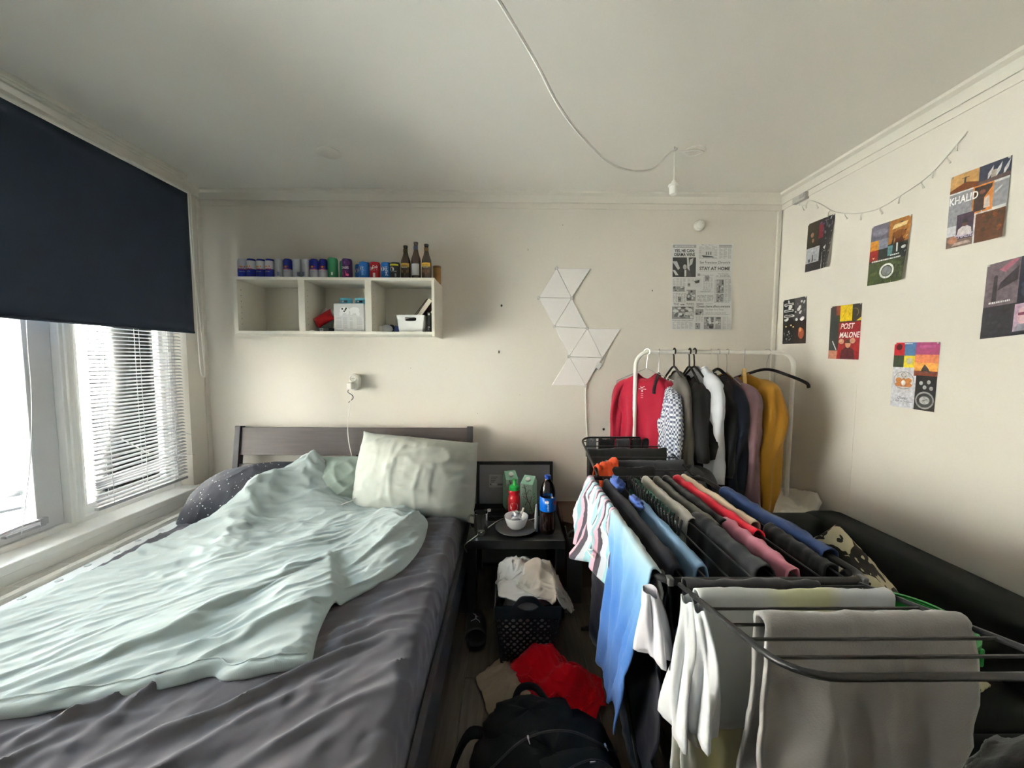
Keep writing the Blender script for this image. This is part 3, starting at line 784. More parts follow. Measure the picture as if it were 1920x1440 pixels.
# the lower corner is turned over: a step along its edge
fa, fb_ = np.array([-.775, 1.62]), np.array([-.628, 1.335]); fe = (fb_-fa)/np.linalg.norm(fb_-fa); fn_ = np.array([fe[1], -fe[0]])
if fn_[0] > 0: fn_ = -fn_
def flap(x, y):
    s_ = (x-fa[0])*fn_[0]+(y-fa[1])*fn_[1]; l_ = ((x-fa[0])*fe[0]+(y-fa[1])*fe[1])/np.linalg.norm(fb_-fa)
    st = np.clip(s_/.016+.5, 0, 1); st = st*st*(3-2*st)
    return .034*st*np.exp(-(np.clip(s_, 0, 9)/.16)**2)*np.clip((l_+.12)/.15, 0, 1)*np.clip((1.9-l_)/.8, 0, 1)
DU[..., 2] += flap(x, y)
for pts, h, wd in DR: DU[..., 2] += ridge(DU, pts, h, wd)*np.clip(puff, 0, 1)
def du_col(P):
    zz = MZ1+.012+duvet_base(P[..., 0], P[..., 1])*.97+.020*puff+flap(P[..., 0], P[..., 1])
    P[..., 2] = np.maximum(P[..., 2], zz)
def du_fold(P):
    x, y = P[..., 0], P[..., 1]
    a = radians(28)+vnoise(x*1.7+3, y*1.7+8)*1.5-np.clip(y-1.8, 0, 1)*.8
    return np.stack([-np.sin(a), np.cos(a)], -1)
def du_ex(P): return np.clip(.13+.13*vnoise(P[..., 0]*2.2+1, P[..., 1]*2.2+7), .01, .2)
pin = np.zeros((V_, U_), bool); pin[0] = pin[-1] = True; pin[:, 0] = pin[:, -1] = True
DU = relax(DU, 80, 3, du_ex, du_fold, g=.00003, collide=du_col, pin=pin, jitter=.008, bend=.5, seed=9)
DU = smooth_grid(DU, 3)
_x, _y = DU[..., 0], DU[..., 1]; _h = np.clip((_y-1.55)/.4, 0, 1)
_cr = .013*creases(_x, _y, radians(24), 2.2, 8, 1.9)+.010*creases(_x, _y, radians(-38), 3.2, 9, 6.2)*_h+.006*creases(_x, _y, radians(70), 5, 13, 2.7)*_h+.005*creases(_x, _y, radians(35), 4, 19, 5.5)
DU[..., 2] += np.clip(_cr, -.003, 1)*np.clip(puff*1.2-.25, 0, 1)
DU = smooth_grid(DU, 1)
# close it below so that it is a filled quilt
bot = DU.copy(); bot[..., 2] = np.maximum(MZ1+.006, DU[..., 2]-.05*puff-.004); bot[..., 2] = np.minimum(bot[..., 2], DU[..., 2]-.003)
m_duvet = cloth_mat('duvet_cotton', srgb(173, 185, 185), var=.03, weave=500, bump=.15, sheen=.1, ribs=('X', 230), crease=(6, .014, (1, 1.5, 1)))
b = MB().grid(DU); b.grid(bot, flip=True)
per = [i for i in range(U_)]+[i*U_+U_-1 for i in range(1, V_)]+[(V_-1)*U_+i for i in range(U_-2, -1, -1)]+[i*U_ for i in range(V_-2, 0, -1)]
n_ = U_*V_
b.f += [(per[(k+1) % len(per)], per[k], per[k]+n_, per[(k+1) % len(per)]+n_) for k in range(len(per))]; b.mi += [0]*len(per)
duvet = b.build('duvet', m_duvet, sharp=180); tag(duvet, 'crumpled pale mint green duvet spread across the bed', 'duvet')
# stitched hem along the foot edge
b = MB(); hemp = DU[5, 2:-2]+np.array([0, 0, .0035]); b.tube(hemp, .0022, 5)
b.build('hem_stitch', m_duvet, duvet)

# ---------------------------------------------------------------- pillows
def pillow_mesh(wd, hg, press=.0011, n=80, seed=1, thick=1.0, steps=110, slack=.035, fold=.012):
    m_ = int(n*hg/wd); u = np.linspace(-wd/2, wd/2, n); v = np.linspace(-hg/2, hg/2, m_); X, Y = np.meshgrid(u, v)
    q = np.clip((1-(2*X/wd)**2)*(1-(2*Y/hg)**2), 0, 1)**.6
    P = np.dstack([X, Y, q*.05*thick])
    def after(P): P[0, :, 2] = P[-1, :, 2] = 0; P[:, 0, 2] = P[:, -1, 2] = 0
    T = relax(P*np.array([1, 1, .02]), steps, 3, slack, None, g=0, press=press, jitter=.002, bend=.25, after=after, seed=seed, damp=.85)
    T = smooth_grid(T, 1)
    q = np.clip(q*1.6, 0, 1); T[..., 2] += fold*q*(creases(T[..., 0], T[..., 1], seed*.7, 5, 11, seed)+.7*creases(T[..., 0], T[..., 1], seed*.7+1.1, 4, 14, seed+3)-.25)
    Bm = T.copy(); Bm[..., 2] *= -.85
    return T, Bm
def pillow(name, wd, hg, mat, label, M3, loc, press=.0011, seed=1, deform=None, cat='pillow', thick=1, steps=110, fold=.012, nn=80):
    T, Bm = pillow_mesh(wd, hg, press, nn, seed, thick, steps, fold=fold)
    f = deform or (lambda P: P)
    T = f(T) @ np.asarray(M3).T+np.array(loc); Bm = f(Bm) @ np.asarray(M3).T+np.array(loc)
    b = MB().grid(T); b.grid(Bm, flip=True)
    o = b.build(name, mat, sharp=180)
    sd = o.modifiers.new('weld', 'WELD'); sd.merge_threshold = .0008
    return tag(o, label, cat), T
m_pil = cloth_mat('pillow_cotton', srgb(162, 167, 160), var=.03, weave=600, bump=.2, sheen=.1, crease=(7, .012, (1, 1, 1.6)))
def d_right(P):
    Q = P.copy(); Q[..., 1] += -.06*(P[..., 0]/.33)*np.clip(.5+P[..., 1], 0, 1)*.6; Q[..., 2] += .10*np.clip(-(P[..., 1]+.04), 0, 1)**1.2*1.2; return Q
pillow('pillow', .615, .435, m_pil, 'large sage green pillow propped against the right end of the headboard', rot(radians(66), 0, radians(-3)), (-.578, 2.33, .70), .0010, 5, d_right)
m_cush = cloth_mat('cushion_cotton', srgb(134, 147, 140), var=.03, weave=600, bump=.15, sheen=.1)
pillow('cushion', .38, .32, m_cush, 'small plain darker sage cushion standing in the middle of the headboard', rot(radians(74), 0, radians(2)), (-1.06, 2.375, .625), .0006, 8, steps=60)
# dark pillow with pale speckles
m_sp, nt, bb = _nodes('speckled_cotton'); L = nt.links.new
tc = _n(nt, 'ShaderNodeTexCoord'); vo = _n(nt, 'ShaderNodeTexVoronoi'); vo.inputs['Scale'].default_value = 58; L(tc.outputs['Object'], vo.inputs['Vector'])
lt = _n(nt, 'ShaderNodeMath', operation='LESS_THAN'); L(vo.outputs['Distance'], lt.inputs[0])
sc_ = _n(nt, 'ShaderNodeSeparateColor'); L(vo.outputs['Color'], sc_.inputs[0])
mr2 = _n(nt, 'ShaderNodeMapRange'); mr2.inputs[1].default_value = .25; mr2.inputs[2].default_value = 1.0; mr2.inputs[3].default_value = 0; mr2.inputs[4].default_value = .24; L(sc_.outputs[0], mr2.inputs[0]); L(mr2.outputs[0], lt.inputs[1])
mx = _n(nt, 'ShaderNodeMix', data_type='RGBA'); L(lt.outputs[0], mx.inputs[0]); mx.inputs[6].default_value = c4(srgb(50, 52, 62)); mx.inputs[7].default_value = (.6, .6, .58, 1)
L(mx.outputs[2], bb.inputs['Base Color']); bb.inputs['Roughness'].default_value = .9
def d_dark(P):
    Q = P.copy(); Q[..., 2] -= .16*np.clip(-(P[..., 0]+.05), 0, 1)**1.3; return Q
pillow('pillow', .565, .40, m_sp, 'dark charcoal pillow with tiny white speckles at the window end of the bed', rot(radians(26), radians(-14), radians(4)), (-1.615, 2.235, .590), .00070, 4, d_dark)
# ================================================================ ON THE WALLS AND CEILING
m_shelf = M('shelf_foil', (.72, .69, .61), .45, var=.02, vscale=3)
m_wplast = M('white_plastic', (.80, .79, .74), .4)
SX0, SX1, SY0, SZ0, SZ1 = -1.683, -.454, 2.337, 1.598, 1.945
sh = thing('wall_shelf', 'white wall-mounted shelf unit with three open compartments above the bed', 'shelf', ((SX0+SX1)/2, YB, SZ0))
def sp_(name, b, mat=m_shelf, par=None, **k):
    o = b.build(name, mat, par or sh, **k)
    if par is None: o.location -= sh.location
    return o
sxx = lambda p: (p-952)*SY0/700
sp_('top_board', MB().span((SX0, SY0, SZ1-.018), (SX1, YB, SZ1)), smooth=False, bevel=.0015)
sp_('bottom_board', MB().span((SX0+.02, SY0, SZ0), (SX1-.015, YB, SZ0+.018)), smooth=False, bevel=.0015)
sp_('side_panel', MB().span((SX0, SY0+.001, SZ0), (SX0+.022, YB, SZ1-.018)), smooth=False, bevel=.0015)
sp_('side_panel', MB().span((SX1-.018, SY0-.001, SZ0-.012), (SX1, YB, SZ1-.018)), smooth=False, bevel=.0015)
D1, D2 = (sxx(565.6), sxx(577.7)), (sxx(688), sxx(700))
for d in (D1, D2): sp_('divider', MB().span((d[0], SY0+.001, SZ0+.018), (d[1], YB-.014, SZ1-.018)), smooth=False, bevel=.0015)
sp_('back_panel', MB().span((SX0+.02, YB-.014, SZ0+.018), (SX1-.018, YB-.004, SZ1-.018)), smooth=False)
pl_ = sp_('hanging_bracket', MB().span((-1.40, YB-.024, 1.872), (-1.345, YB-.014, 1.905)), M('zinc', (.45, .45, .47), .4, metal=.7), smooth=False, bevel=.002)
for xw in (SX0+.0225, D1[1]+.0005, D2[1]+.0005):
    for k in range(7): sp_('peg_hole', MB().lathe([(.003, 0), (.002, .0006)], 6, (xw, SY0+.035, 1.66+k*.035), rot(0, radians(90), 0)), m_dark)

# ---------------------------------------------------------------- drink cans
m_alu = M('brushed_aluminium', (.68, .69, .70), .32, metal=.85)
B_, S_, R_, Yl, W_ = srgb(28, 46, 140), srgb(198, 202, 208), srgb(196, 32, 40), srgb(235, 195, 40), (.85, .85, .85)
CANY = 2.45
def can(x, y, r, h, col, design, name, label, group, flip=False, ang=-pi/2, lab_rot=0):
    t = thing(name, label, 'can', (x, y, SZ1+.0005), lab_rot, group)
    prof = [(r*.55, .004), (r*.78, .0), (r*.86, .004), (r, .012), (r, h-.014), (r*.9, h-.004), (r*.86, h-.002)]
    if flip: prof = [(r*.82, .0), (r*.86, .002), (r*.9, .004), (r, .014), (r, h-.012), (r*.86, h-.004), (r*.78, h), (r*.55, h-.004)]
    MB().lathe(prof, 24).build('can_body', M('can_paint_%d_%d_%d' % tuple(int(c*255) for c in col), col, .3, metal=.35), t)
    zt = 0 if flip else h
    rim = MB().lathe([(r*.86, h-.003), (r*.87, h), (r*.83, h), (r*.81, h-.004), (0.002, h-.004)], 24) if not flip else MB().lathe([(r*.80, h-.001), (r*.70, h-.006), (.002, h-.010)], 24)
    rim.build('can_rim', m_alu, t)
    if design:
        p = Print(cyl_map((0, 0, 0), r, ang)); design(p, r, h); p.build('can_print', t, print_mat('can_ink', .3))
    return t
def d_energy(flip):
    def f(p, r, h):
        c = pi*r                                          # quarters of blue and silver, slanted seams
        k = .004
        lo, hi = .013, h-.015; md = h*.5
        a, b2 = (B_, S_)
        for s in (-1, 1):
            for q, (v0, v1) in enumerate(((lo, md), (md, hi))):
                blue = (q == 0) != flip
                n = 10
                us = np.linspace(0, c*.62, n)*s
                sk = .25*(v1-v0)
                for i in range(n-1): p.poly([(us[i], v0), (us[i+1], v0), (us[i+1]+s*sk*0, v1), (us[i], v1)][::s], a if blue else b2)
        g = -1 if flip else 1
        tz = h*.5-.004
        p.text('Red Bull', 0, tz, .009, R_, width=r*1.7, bold=.02)
        p.ell(0, tz+.018, .006, .006, Yl)
        for s in (-1, 1): p.ell(s*.009, tz+.018, .008, .0045, R_, rz=s*.3)
        p.text('ENERGY DRINK', 0, tz-.014, .004, W_ if not flip else B_, width=r*1.2)
    return f
def d_silver(p, r, h):
    for k in range(5): p.rect(-.012, .03+k*.008, .008, .0315+k*.008, (.35, .36, .4), 3)
    p.rect(.0, .024, .016, .05, srgb(120, 130, 165), 3); p.rect(.018, .02, .0195, h-.03, srgb(90, 100, 150), 1)
def d_plain(*c):
    def f(p, r, h): p.rect(.002, .028, .012, .046, (.75, .78, .74), 2)
    return f
def d_oasis(p, r, h):
    p.ell(.012, h*.78, .02, .014, srgb(150, 60, 150)); p.ell(-.005, h*.28, .013, .02, srgb(190, 60, 120)); p.ell(.014, .03, .008, .008, srgb(210, 90, 130))
    p.text('OASIS', -.004, h*.5, .015, W_, width=.05, bold=.02)
def d_pepsi(side=0):
    def f(p, r, h):
        p.text('pepsi', .006+side, .028, .016, W_, rz=pi/2, align='l', width=.055, bold=.01)
        u = -.022+side; v = h*.6
        p.ell(u, v, .013, .013, W_); p.poly([(u-.0115, v+.004), (u, v+.0125), (u+.0115, v+.004), (u, v+.006)], R_); p.poly([(u-.011, v-.005), (u, v-.001), (u+.011, v-.005), (u, v-.0125)], B_)
    return f
def d_cola(p, r, h):
    p.text('Coca', -.016, h*.56, .017, W_, width=.032, rz=.15, shear=.35, bold=.015); p.text('Cola', .008, h*.62, .018, W_, width=.036, rz=.12, shear=.35, bold=.015)
    p.line([(-.025, h*.50), (-.01, h*.53), (.005, h*.51), (.022, h*.56)], .0022, W_)
    p.rect(-.003, .016, .011, .042, (.78, .78, .78), 2)
    for k in range(6): p.rect(-.001, .019+k*.0035, .009, .0205+k*.0035, R_)
def d_max(p, r, h):
    u, v = -.012, h*.58
    p.rect(-.03, h*.78, .03, h-.016, srgb(205, 190, 40), 6)
    p.ell(u, v, .014, .014, W_); p.poly([(u-.012, v+.004), (u, v+.0135), (u+.012, v+.004), (u, v+.006)], R_); p.poly([(u-.012, v-.005), (u, v-.001), (u+.012, v-.005), (u, v-.0135)], B_)
    p.rect(.006, .02, .016, .04, (.3, .32, .3), 2); p.text('max', .008, .05, .01, (.6, .62, .62), width=.02)
cx = lambda z: (430+z/4.571-952)*CANY/700
E_ = 'energy drink cans on the wall shelf'; So = 'soft drink cans on the wall shelf'
sl = .0265; hs = .132
blue, silv = B_, S_
can(cx(168), CANY, sl, hs, S_, d_energy(False), 'energy_drink_can', 'slim silver and blue energy drink can, leftmost on the shelf top', E_, lab_rot=.5)
can(cx(247), CANY-.005, sl, hs, B_, d_energy(False), 'energy_drink_can', 'slim blue and silver energy drink can, second from the left', E_, lab_rot=-.25)
can(cx(322), CANY, sl, hs, B_, d_energy(False), 'energy_drink_can', 'slim blue and silver energy drink can, third from the left', E_)
can(cx(400), CANY-.005, sl, hs, B_, d_energy(False), 'energy_drink_can', 'slim blue and silver energy drink can, fourth from the left', E_, lab_rot=-.1)
can(cx(471), CANY, sl, hs, S_, d_silver, 'energy_drink_can', 'slim plain silver can, fifth from the left on the shelf top', E_)
can(cx(549), CANY-.005, sl, hs, B_, d_energy(True), 'energy_drink_can', 'upside-down blue topped can between two plain silver cans', E_, True)
can(cx(622), CANY, sl, hs, S_, d_silver, 'energy_drink_can', 'slim plain silver can right of the first upside-down can', E_, lab_rot=.4)
can(cx(697), CANY, sl, hs, S_, d_silver, 'energy_drink_can', 'slim silver can just left of the last two upside-down cans', E_, lab_rot=-.5)
can(cx(767), CANY-.005, sl, hs, B_, d_energy(True), 'energy_drink_can', 'upside-down blue topped can, left one of the pair near the green can', E_, True)
can(cx(843), CANY-.005, sl, hs, B_, d_energy(True), 'energy_drink_can', 'upside-down blue topped can touching the tall green can', E_, True, lab_rot=.2)
can(cx(925), CANY-.01, .031, .140, srgb(60, 140, 100), d_plain(), 'drink_can', 'tall plain green can in front on the shelf top', So)
can(cx(975)+.006, CANY+.06, .031, .138, srgb(70, 150, 108), None, 'drink_can', 'pale green can standing behind between the green and purple cans', So)
can(cx(1043), CANY-.01, .032, .135, srgb(78, 48, 104), d_oasis, 'drink_can', 'purple fruit drink can with white lettering', So)
can(cx(1120), CANY+.05, .032, .114, srgb(26, 96, 172), d_pepsi(.012), 'drink_can', 'blue cola can half hidden behind the purple can', So)
can(cx(1187), CANY-.012, .033, .115, srgb(30, 104, 184), d_pepsi(), 'drink_can', 'blue cola can directly left of the red can', So)
can(cx(1276), CANY-.012, .033, .115, srgb(170, 22, 34), d_cola, 'drink_can', 'red cola can with white script lettering', So)
can(cx(1366), CANY-.005, .033, .115, srgb(28, 98, 176), d_pepsi(.006), 'drink_can', 'blue cola can directly right of the red can', So, lab_rot=.1)
can(cx(1442), CANY-.01, .033, .115, srgb(38, 42, 44), d_max, 'drink_can', 'black cola can with a yellow top beside the beer bottles', So)
# ---------------------------------------------------------------- beer bottles
m_beer = M('brown_glass', (.035, .018, .010), .08, spec=.7, coat=.4)
def bottle(x, y, h, labcol, neckcol, label, kind, mat=m_beer):
    t = thing('beer_bottle', label, 'bottle', (x, y, SZ1+.0005), 0, 'beer bottles on the wall shelf'); r = .031; k = h/.235
    MB().lathe([(.026, 0), (r, .004), (r, .118*k), (r*.95, .135*k), (.019, .165*k), (.0135, .19*k), (.0125, .222*k), (.0135, .224*k), (.0135, .229*k), (.012, .23*k)], 24).build('bottle_glass', mat, t)
    MB().lathe([(.0145, .224*k), (.0148, .232*k), (.0135, .236*k), (.004, .2365*k)], 20).build('crown_cap', M('cap_dark', (.03, .03, .03), .4), t)
    p = Print(cyl_map((0, 0, 0), r, -pi/2))
    if kind == 'shield':
        p.rect(-.030, .085*k, .030, .112*k, labcol, 8); p.text('AMSTEL', 0, .09*k, .008, (.05, .03, .02), width=.04, bold=.02) if False else p.rect(-.028, .078*k, .028, .088*k, (.04, .03, .02), 8)
        p.poly([(-.024, .074*k), (.024, .074*k), (.022, .05*k), (.0, .028*k), (-.022, .05*k)], labcol); p.poly([(-.016, .068*k), (.016, .068*k), (.0145, .05*k), (0, .036*k), (-.0145, .05*k)], srgb(190, 140, 70))
        p.text('Radler', 0, .093*k, .008, (.08, .05, .02), width=.04, bold=.02); p.text('BEER', 0, .0795*k, .006, W_, width=.036)
    else:
        p.rect(-.026, .03*k, .026, .10*k, labcol, 8)
        for q in range(7): p.rect(-.02, .036*k+q*.006, .018, .038*k+q*.006, (.35, .36, .38), 4)
        p.rect(-.02, .085*k, .02, .094*k, (.45, .47, .5), 4)
    p.build('bottle_label', t, print_mat('can_ink', .3))
    n = Print(cyl_map((0, 0, 0), .0155, -pi/2)); n.rect(-.018, .172*k, .018, .178*k, neckcol, 6); n.rect(-.016, .188*k, .016, .212*k, neckcol, 6); n.build('neck_label', t, print_mat('can_ink', .3))
    return t
bottle(cx(1533), CANY-.015, .218, srgb(190, 150, 60), srgb(60, 50, 30), 'brown beer bottle with dull yellow shield label, left of the silver labelled one', 'shield')
bottle(cx(1617), CANY-.01, .242, srgb(170, 172, 176), srgb(70, 80, 110), 'tallest brown beer bottle with a silver grey label', 'plain')
bottle(cx(1706), CANY-.015, .228, srgb(225, 180, 70), srgb(120, 95, 50), 'brown beer bottle with bright yellow shield label near the shelf end', 'shield')
t = thing('snack_tube', 'small amber carton standing behind the last beer bottle', 'carton', (cx(1772), CANY+.07, SZ1+.0005))
MB().lathe([(.026, 0), (.026, .10), (.024, .102)], 20).build('carton_body', M('amber_card', srgb(150, 112, 60), .6), t)
MB().lathe([(.027, .098), (.027, .112), (.02, .113)], 20).build('carton_lid', M('amber_lid', srgb(110, 80, 44), .5), t)

# ---------------------------------------------------------------- things in the compartments
FZ = SZ0+.0185
bay = lambda z: (430+z/4.571-952)*2.40/700
# white controller box
t = thing('controller_box', 'white cardboard box printed with a game controller in the middle compartment', 'box', (bay(1047), 2.44, FZ))
bw, bh, bd = .188, .178, .10
MB().box((0, 0, bh/2), (bw, bd, bh)).build('carton', M('white_card', (.66, .66, .66), .55), t, smooth=False, bevel=.002)
p = Print(plane_map((-bw/2, -bd/2, 0), (1, 0, 0), (0, 0, 1)))
g = (.86, .86, .86)
for s, u in ((1, .068), (-1, .130)):
    p.ell(u, .132, .033, .022, (.45, .45, .46)); p.ell(u, .134, .032, .021, g); p.ell(u-s*.02, .118, .012, .02, g, rz=-s*.4); p.ell(u+s*.016, .121, .010, .016, g, rz=s*.4)
for (u, v) in ((.054, .143), (.078, .146), (.066, .128), (.074, .137)): p.ell(u, v, .0055, .0055, (.03, .03, .03))
for c in range(4):
    for k in range(12):
        if (c*7+k*5) % 9: p.rect(.014+c*.043, .018+k*.0062, .014+c*.043+.034-.008*((k*3+c) % 3), .0205+k*.0062, (.45, .45, .46))
p.rect(.010, .0085, .062, .011, (.2, .2, .2)); p.rect(.148, .006, .18, .008, (.35, .35, .35))
p.build('box_print', t)
# two blue tins on the box
for i, zz in enumerate((1000, 1127)):
    t = thing('snack_tin', ('light blue round tin on the controller box, left one', 'light blue round tin on the controller box, right one beside the divider')[i], 'tin', (bay(zz), 2.44, FZ+bh+.0005), 0, 'blue tins in the middle compartment')
    MB().lathe([(.036, 0), (.038, .003), (.038, .028)], 24).build('tin_body', M('tin_blue', srgb(70, 150, 176), .4, metal=.2), t)
    MB().lathe([(.039, .026), (.039, .035), (.036, .037)], 24).build('tin_lid', M('tin_lid_blue', srgb(96, 170, 192), .4, metal=.2), t)
    p = Print(cyl_map((0, 0, 0), .038, -pi/2)); p.rect(-.02, .006, .022, .020, srgb(30, 50, 66), 6); p.rect(-.012, .009, .002, .017, (.7, .75, .75), 2); p.build('tin_print', t, print_mat('can_ink', .3))
# crisps bag, crumpled foil
def lump(name, w_, d_, h_, mat, loc, seed, amp=.25, R=None, n=22, m_=14, flat=.15, power=.8, par=None):
    """crumpled soft body: squashed ball with folds, flat underneath"""
    th = np.linspace(0, 2*pi, n, endpoint=False); ph = np.linspace(-pi/2, pi/2, m_)
    T, F_ = np.meshgrid(th, ph)
    q = 1+amp*(vnoise(np.cos(T)*2.2+seed, np.sin(T)*2.2+F_*2)*1.4+vnoise(np.cos(T)*5+seed*2, np.sin(T)*5+F_*5)*.7)
    sg = lambda a, k: np.sign(a)*np.abs(a)**k
    P = np.stack([w_/2*sg(np.cos(F_), power)*sg(np.cos(T), power)*q, d_/2*sg(np.cos(F_), power)*sg(np.sin(T), power)*q, h_/2*sg(np.sin(F_), .9)*q], -1)
    P[..., 2] = np.maximum(P[..., 2], -h_/2*.9); P[..., 2] -= P[..., 2].min()
    if R is not None: P = P @ np.asarray(R).T; P[..., 2] -= P[..., 2].min()
    return MB().grid(P, closed_u=True).build(name, mat, par, loc=loc, sharp=180)
m_foil = M('red_foil', srgb(168, 18, 28), .3, metal=.25, var=.15, vscale=30, bump=.6, bscale=40, bdist=.006)
pillow('crisps_bag', .125, .085, m_foil, 'shiny red foil snack bag leaning left of the controller box', rot(radians(70), radians(-32), radians(6)), (bay(806), 2.44, FZ+.085), .00022, 6, cat='snack bag', steps=36, nn=40, fold=.006)
p = Print(plane_map((0, 0, 0), (1, 0, 0), (0, 0, 1)))
m_clear = glass_mat('clear_film', (.93, .93, .93))
m_film = M('white_film', (.62, .61, .58), .4, bump=.5, bscale=30, bdist=.004)
o = lump('plastic_bag', .09, .07, .155, m_film, (bay(745)-.004, 2.53, FZ), 8, .4, rot(0, radians(18), 0), 30, 20); tag(o, 'crumpled whitish plastic bag behind the red snack bag', 'plastic bag')
o = MB().box((0, 0, .013), (.075, .10, .026)).build('dark_case', M('black_plastic', (.025, .025, .028), .45), smooth=False, bevel=.004, loc=(bay(830), 2.44, FZ)); tag(o, 'flat black case lying under the red snack bag', 'case')
q = Print(plane_map((-.03, -.0505, 0), (1, 0, 0), (0, 0, 1))); q.rect(.008, .003, .030, .023, (.75, .75, .75)); q.rect(.012, .007, .026, .019, (.3, .3, .32)); q.build('case_sticker', o)
o = MB().box((0, 0, .004), (.035, .07, .008)).box((0, -.01, .0085), (.02, .03, .002)).build('card_box', M('white_card', (.66, .66, .66), .55), smooth=False, bevel=.002, loc=(bay(735), 2.42, FZ)); tag(o, 'small flat white box at the left of the middle compartment', 'box')
# white bin with an oval grip
t = thing('storage_bin', 'small white plastic bin with an oval grip hole in the right compartment', 'bin', (bay(1572), 2.42, FZ))
tw, bw2, hh, dp = .168/2, .142/2, .105, .09
def binwall(sgn):                                   # front and back with a cut-out handle
    outer = []; n = 32
    hole = [( .036*np.sign(cos(a))*abs(cos(a))**.5, .080+.0125*np.sign(sin(a))*abs(sin(a))**.6) for a in np.linspace(0, 2*pi, n, endpoint=False)]
    for a in np.linspace(0, 2*pi, n, endpoint=False):
        c, s_ = cos(a), sin(a); k = 1/max(abs(c), abs(s_)); u, v = c*k, s_*k
        z = .053+v*.052; outer.append((u*(bw2+(tw-bw2)*z/hh), z))
    V = []
    for yy in (0, .003):
        for (u, z) in outer+hole: V.append((u, sgn*(dp/2+.008*z/hh+yy), z))
    Fc = []
    for L_, base in ((0, 0), (1, 2*n)):
        for k in range(n): Fc.append((base+k, base+(k+1) % n, base+n+(k+1) % n, base+n+k))
    for k in range(n): Fc.append((k, 2*n+k, 2*n+(k+1) % n, (k+1) % n)); Fc.append((n+k, n+(k+1) % n, 3*n+(k+1) % n, 3*n+k))
    return V, Fc
lump_in = None
m_bin = M('bin_white', (.80, .80, .78), .35)
for sgn, nm in ((-1, 'front_wall'), (1, 'back_wall')):
    V, Fc = binwall(sgn); MB().add(V, Fc).build(nm, m_bin, t, smooth=False)
for sgn in (-1, 1):
    V = [(sgn*bw2, -dp/2, 0), (sgn*bw2, dp/2, 0), (sgn*tw, dp/2+.008, hh), (sgn*tw, -dp/2-.008, hh)]; V2 = [(v[0]+sgn*.003, v[1], v[2]) for v in V]
    MB().add(V+V2, [(0, 1, 2, 3), (7, 6, 5, 4), (0, 4, 5, 1), (1, 5, 6, 2), (2, 6, 7, 3), (3, 7, 4, 0)]).build('end_wall', m_bin, t, smooth=False)
MB().box((0, 0, .0015), (bw2*2, dp, .003)).build('bin_floor', m_bin, t, smooth=False)
o = lump('bin_dark_fill', .125, .075, .088, M('bin_fill_dark', (.05, .045, .05), .8), (bay(1572), 2.42, FZ+.004), 71, .15, None, 24, 16, power=.6); tag(o, 'dark odds and ends inside the small white bin', 'contents')  # lump added so the grip hole shows the dark of the bin's inside
# leaning books
def book(loc, w_, d_, h_, R, cov, label):
    t = thing('book', label, 'book', loc, 0, 'books in the right compartment'); t.rotation_euler = Matrix(R).to_euler()
    MB().box((0, 0, h_/2), (w_-.006, d_-.006, h_-.006)).build('pages', M('book_paper', (.72, .68, .58), .8, var=.05, vscale=300, stretch=(30, 1, 1)), t, smooth=False)
    MB().box((-w_/2+.0015, 0, h_/2), (.003, d_, h_)).box((w_/2-.0015, 0, h_/2), (.003, d_, h_)).box((0, d_/2-.0015, h_/2), (w_, .003, h_)).build('cover', cov, t, smooth=False)
    return t
Rb = rot(0, radians(38), 0)
book((bay(1580)-.0, 2.50, FZ+.095), .020, .13, .145, Rb, M('cover_black', (.02, .02, .022), .5), 'dark thin book leaning behind the white bin, left of the thick one')
book((bay(1606), 2.495, FZ+.092), .034, .13, .150, rot(0, radians(36), 0), M('cover_maroon', srgb(60, 28, 34), .5), 'thick maroon book with cream pages leaning behind the white bin')
t = thing('speaker_box', 'narrow black box with white marks standing at the right end of the shelf', 'box', (bay(1716), 2.43, FZ))
MB().box((0, 0, .063), (.024, .06, .126)).build('body', M('black_plastic', (.025, .025, .028), .45), t, smooth=False, bevel=.003)
p = Print(plane_map((-.012, -.03, 0), (1, 0, 0), (0, 0, 1))); p.rect(.006, .108, .018, .120, (.75, .75, .75)); p.rect(.005, .03, .019, .036, (.6, .6, .6)); p.rect(.005, .018, .012, .024, (.4, .4, .4)); p.build('box_print', t)
# odds and ends left of the bin
t = thing('tape_roll', 'clear tape roll with tan core standing at the back of the right compartment', 'tape', (bay(1463), 2.53, FZ+.062))
m_tape = M('tape_film', (.55, .53, .47), .35, alpha=1)
MB().lathe([(.030, -.012), (.060, -.012), (.060, .012), (.030, .012)], 32, R=rot(radians(90), 0, 0), cap=False).build('tape', m_tape, t)
MB().lathe([(.026, -.012), (.030, -.012), (.030, .012), (.026, .012), (.026, -.012)], 28, R=rot(radians(90), 0, 0), cap=False).build('core', M('tan_card', srgb(176, 130, 84), .8), t)
o = MB().lathe([(.009, 0), (.010, .002), (.010, .036), (.008, .04)], 16).build('small_jar', m_wplast, loc=(bay(1302), 2.41, FZ)); tag(o, 'tiny white tube standing at the left of the right compartment', 'tube')
o = lump('sock_ball', .07, .06, .05, M('sock_white', (.66, .66, .66), .9), (bay(1345), 2.44, FZ), 5, .2); tag(o, 'small bunched white cloth left of the white bin', 'cloth')
o = lump('cable_bundle', .055, .05, .055, M('dark_cable', (.06, .065, .055), .6), (bay(1335), 2.53, FZ), 15, .5); tag(o, 'dark tangled bundle behind the small white cloth', 'cable')
o = MB().box((0, 0, .018), (.03, .05, .036), rot(0, radians(12), .2)).build('blue_pack', M('pack_blue', srgb(40, 56, 110), .4), smooth=False, bevel=.002, loc=(bay(1448)-.004, 2.41, FZ+.002)); tag(o, 'small blue pack wedged against the white bin', 'pack')

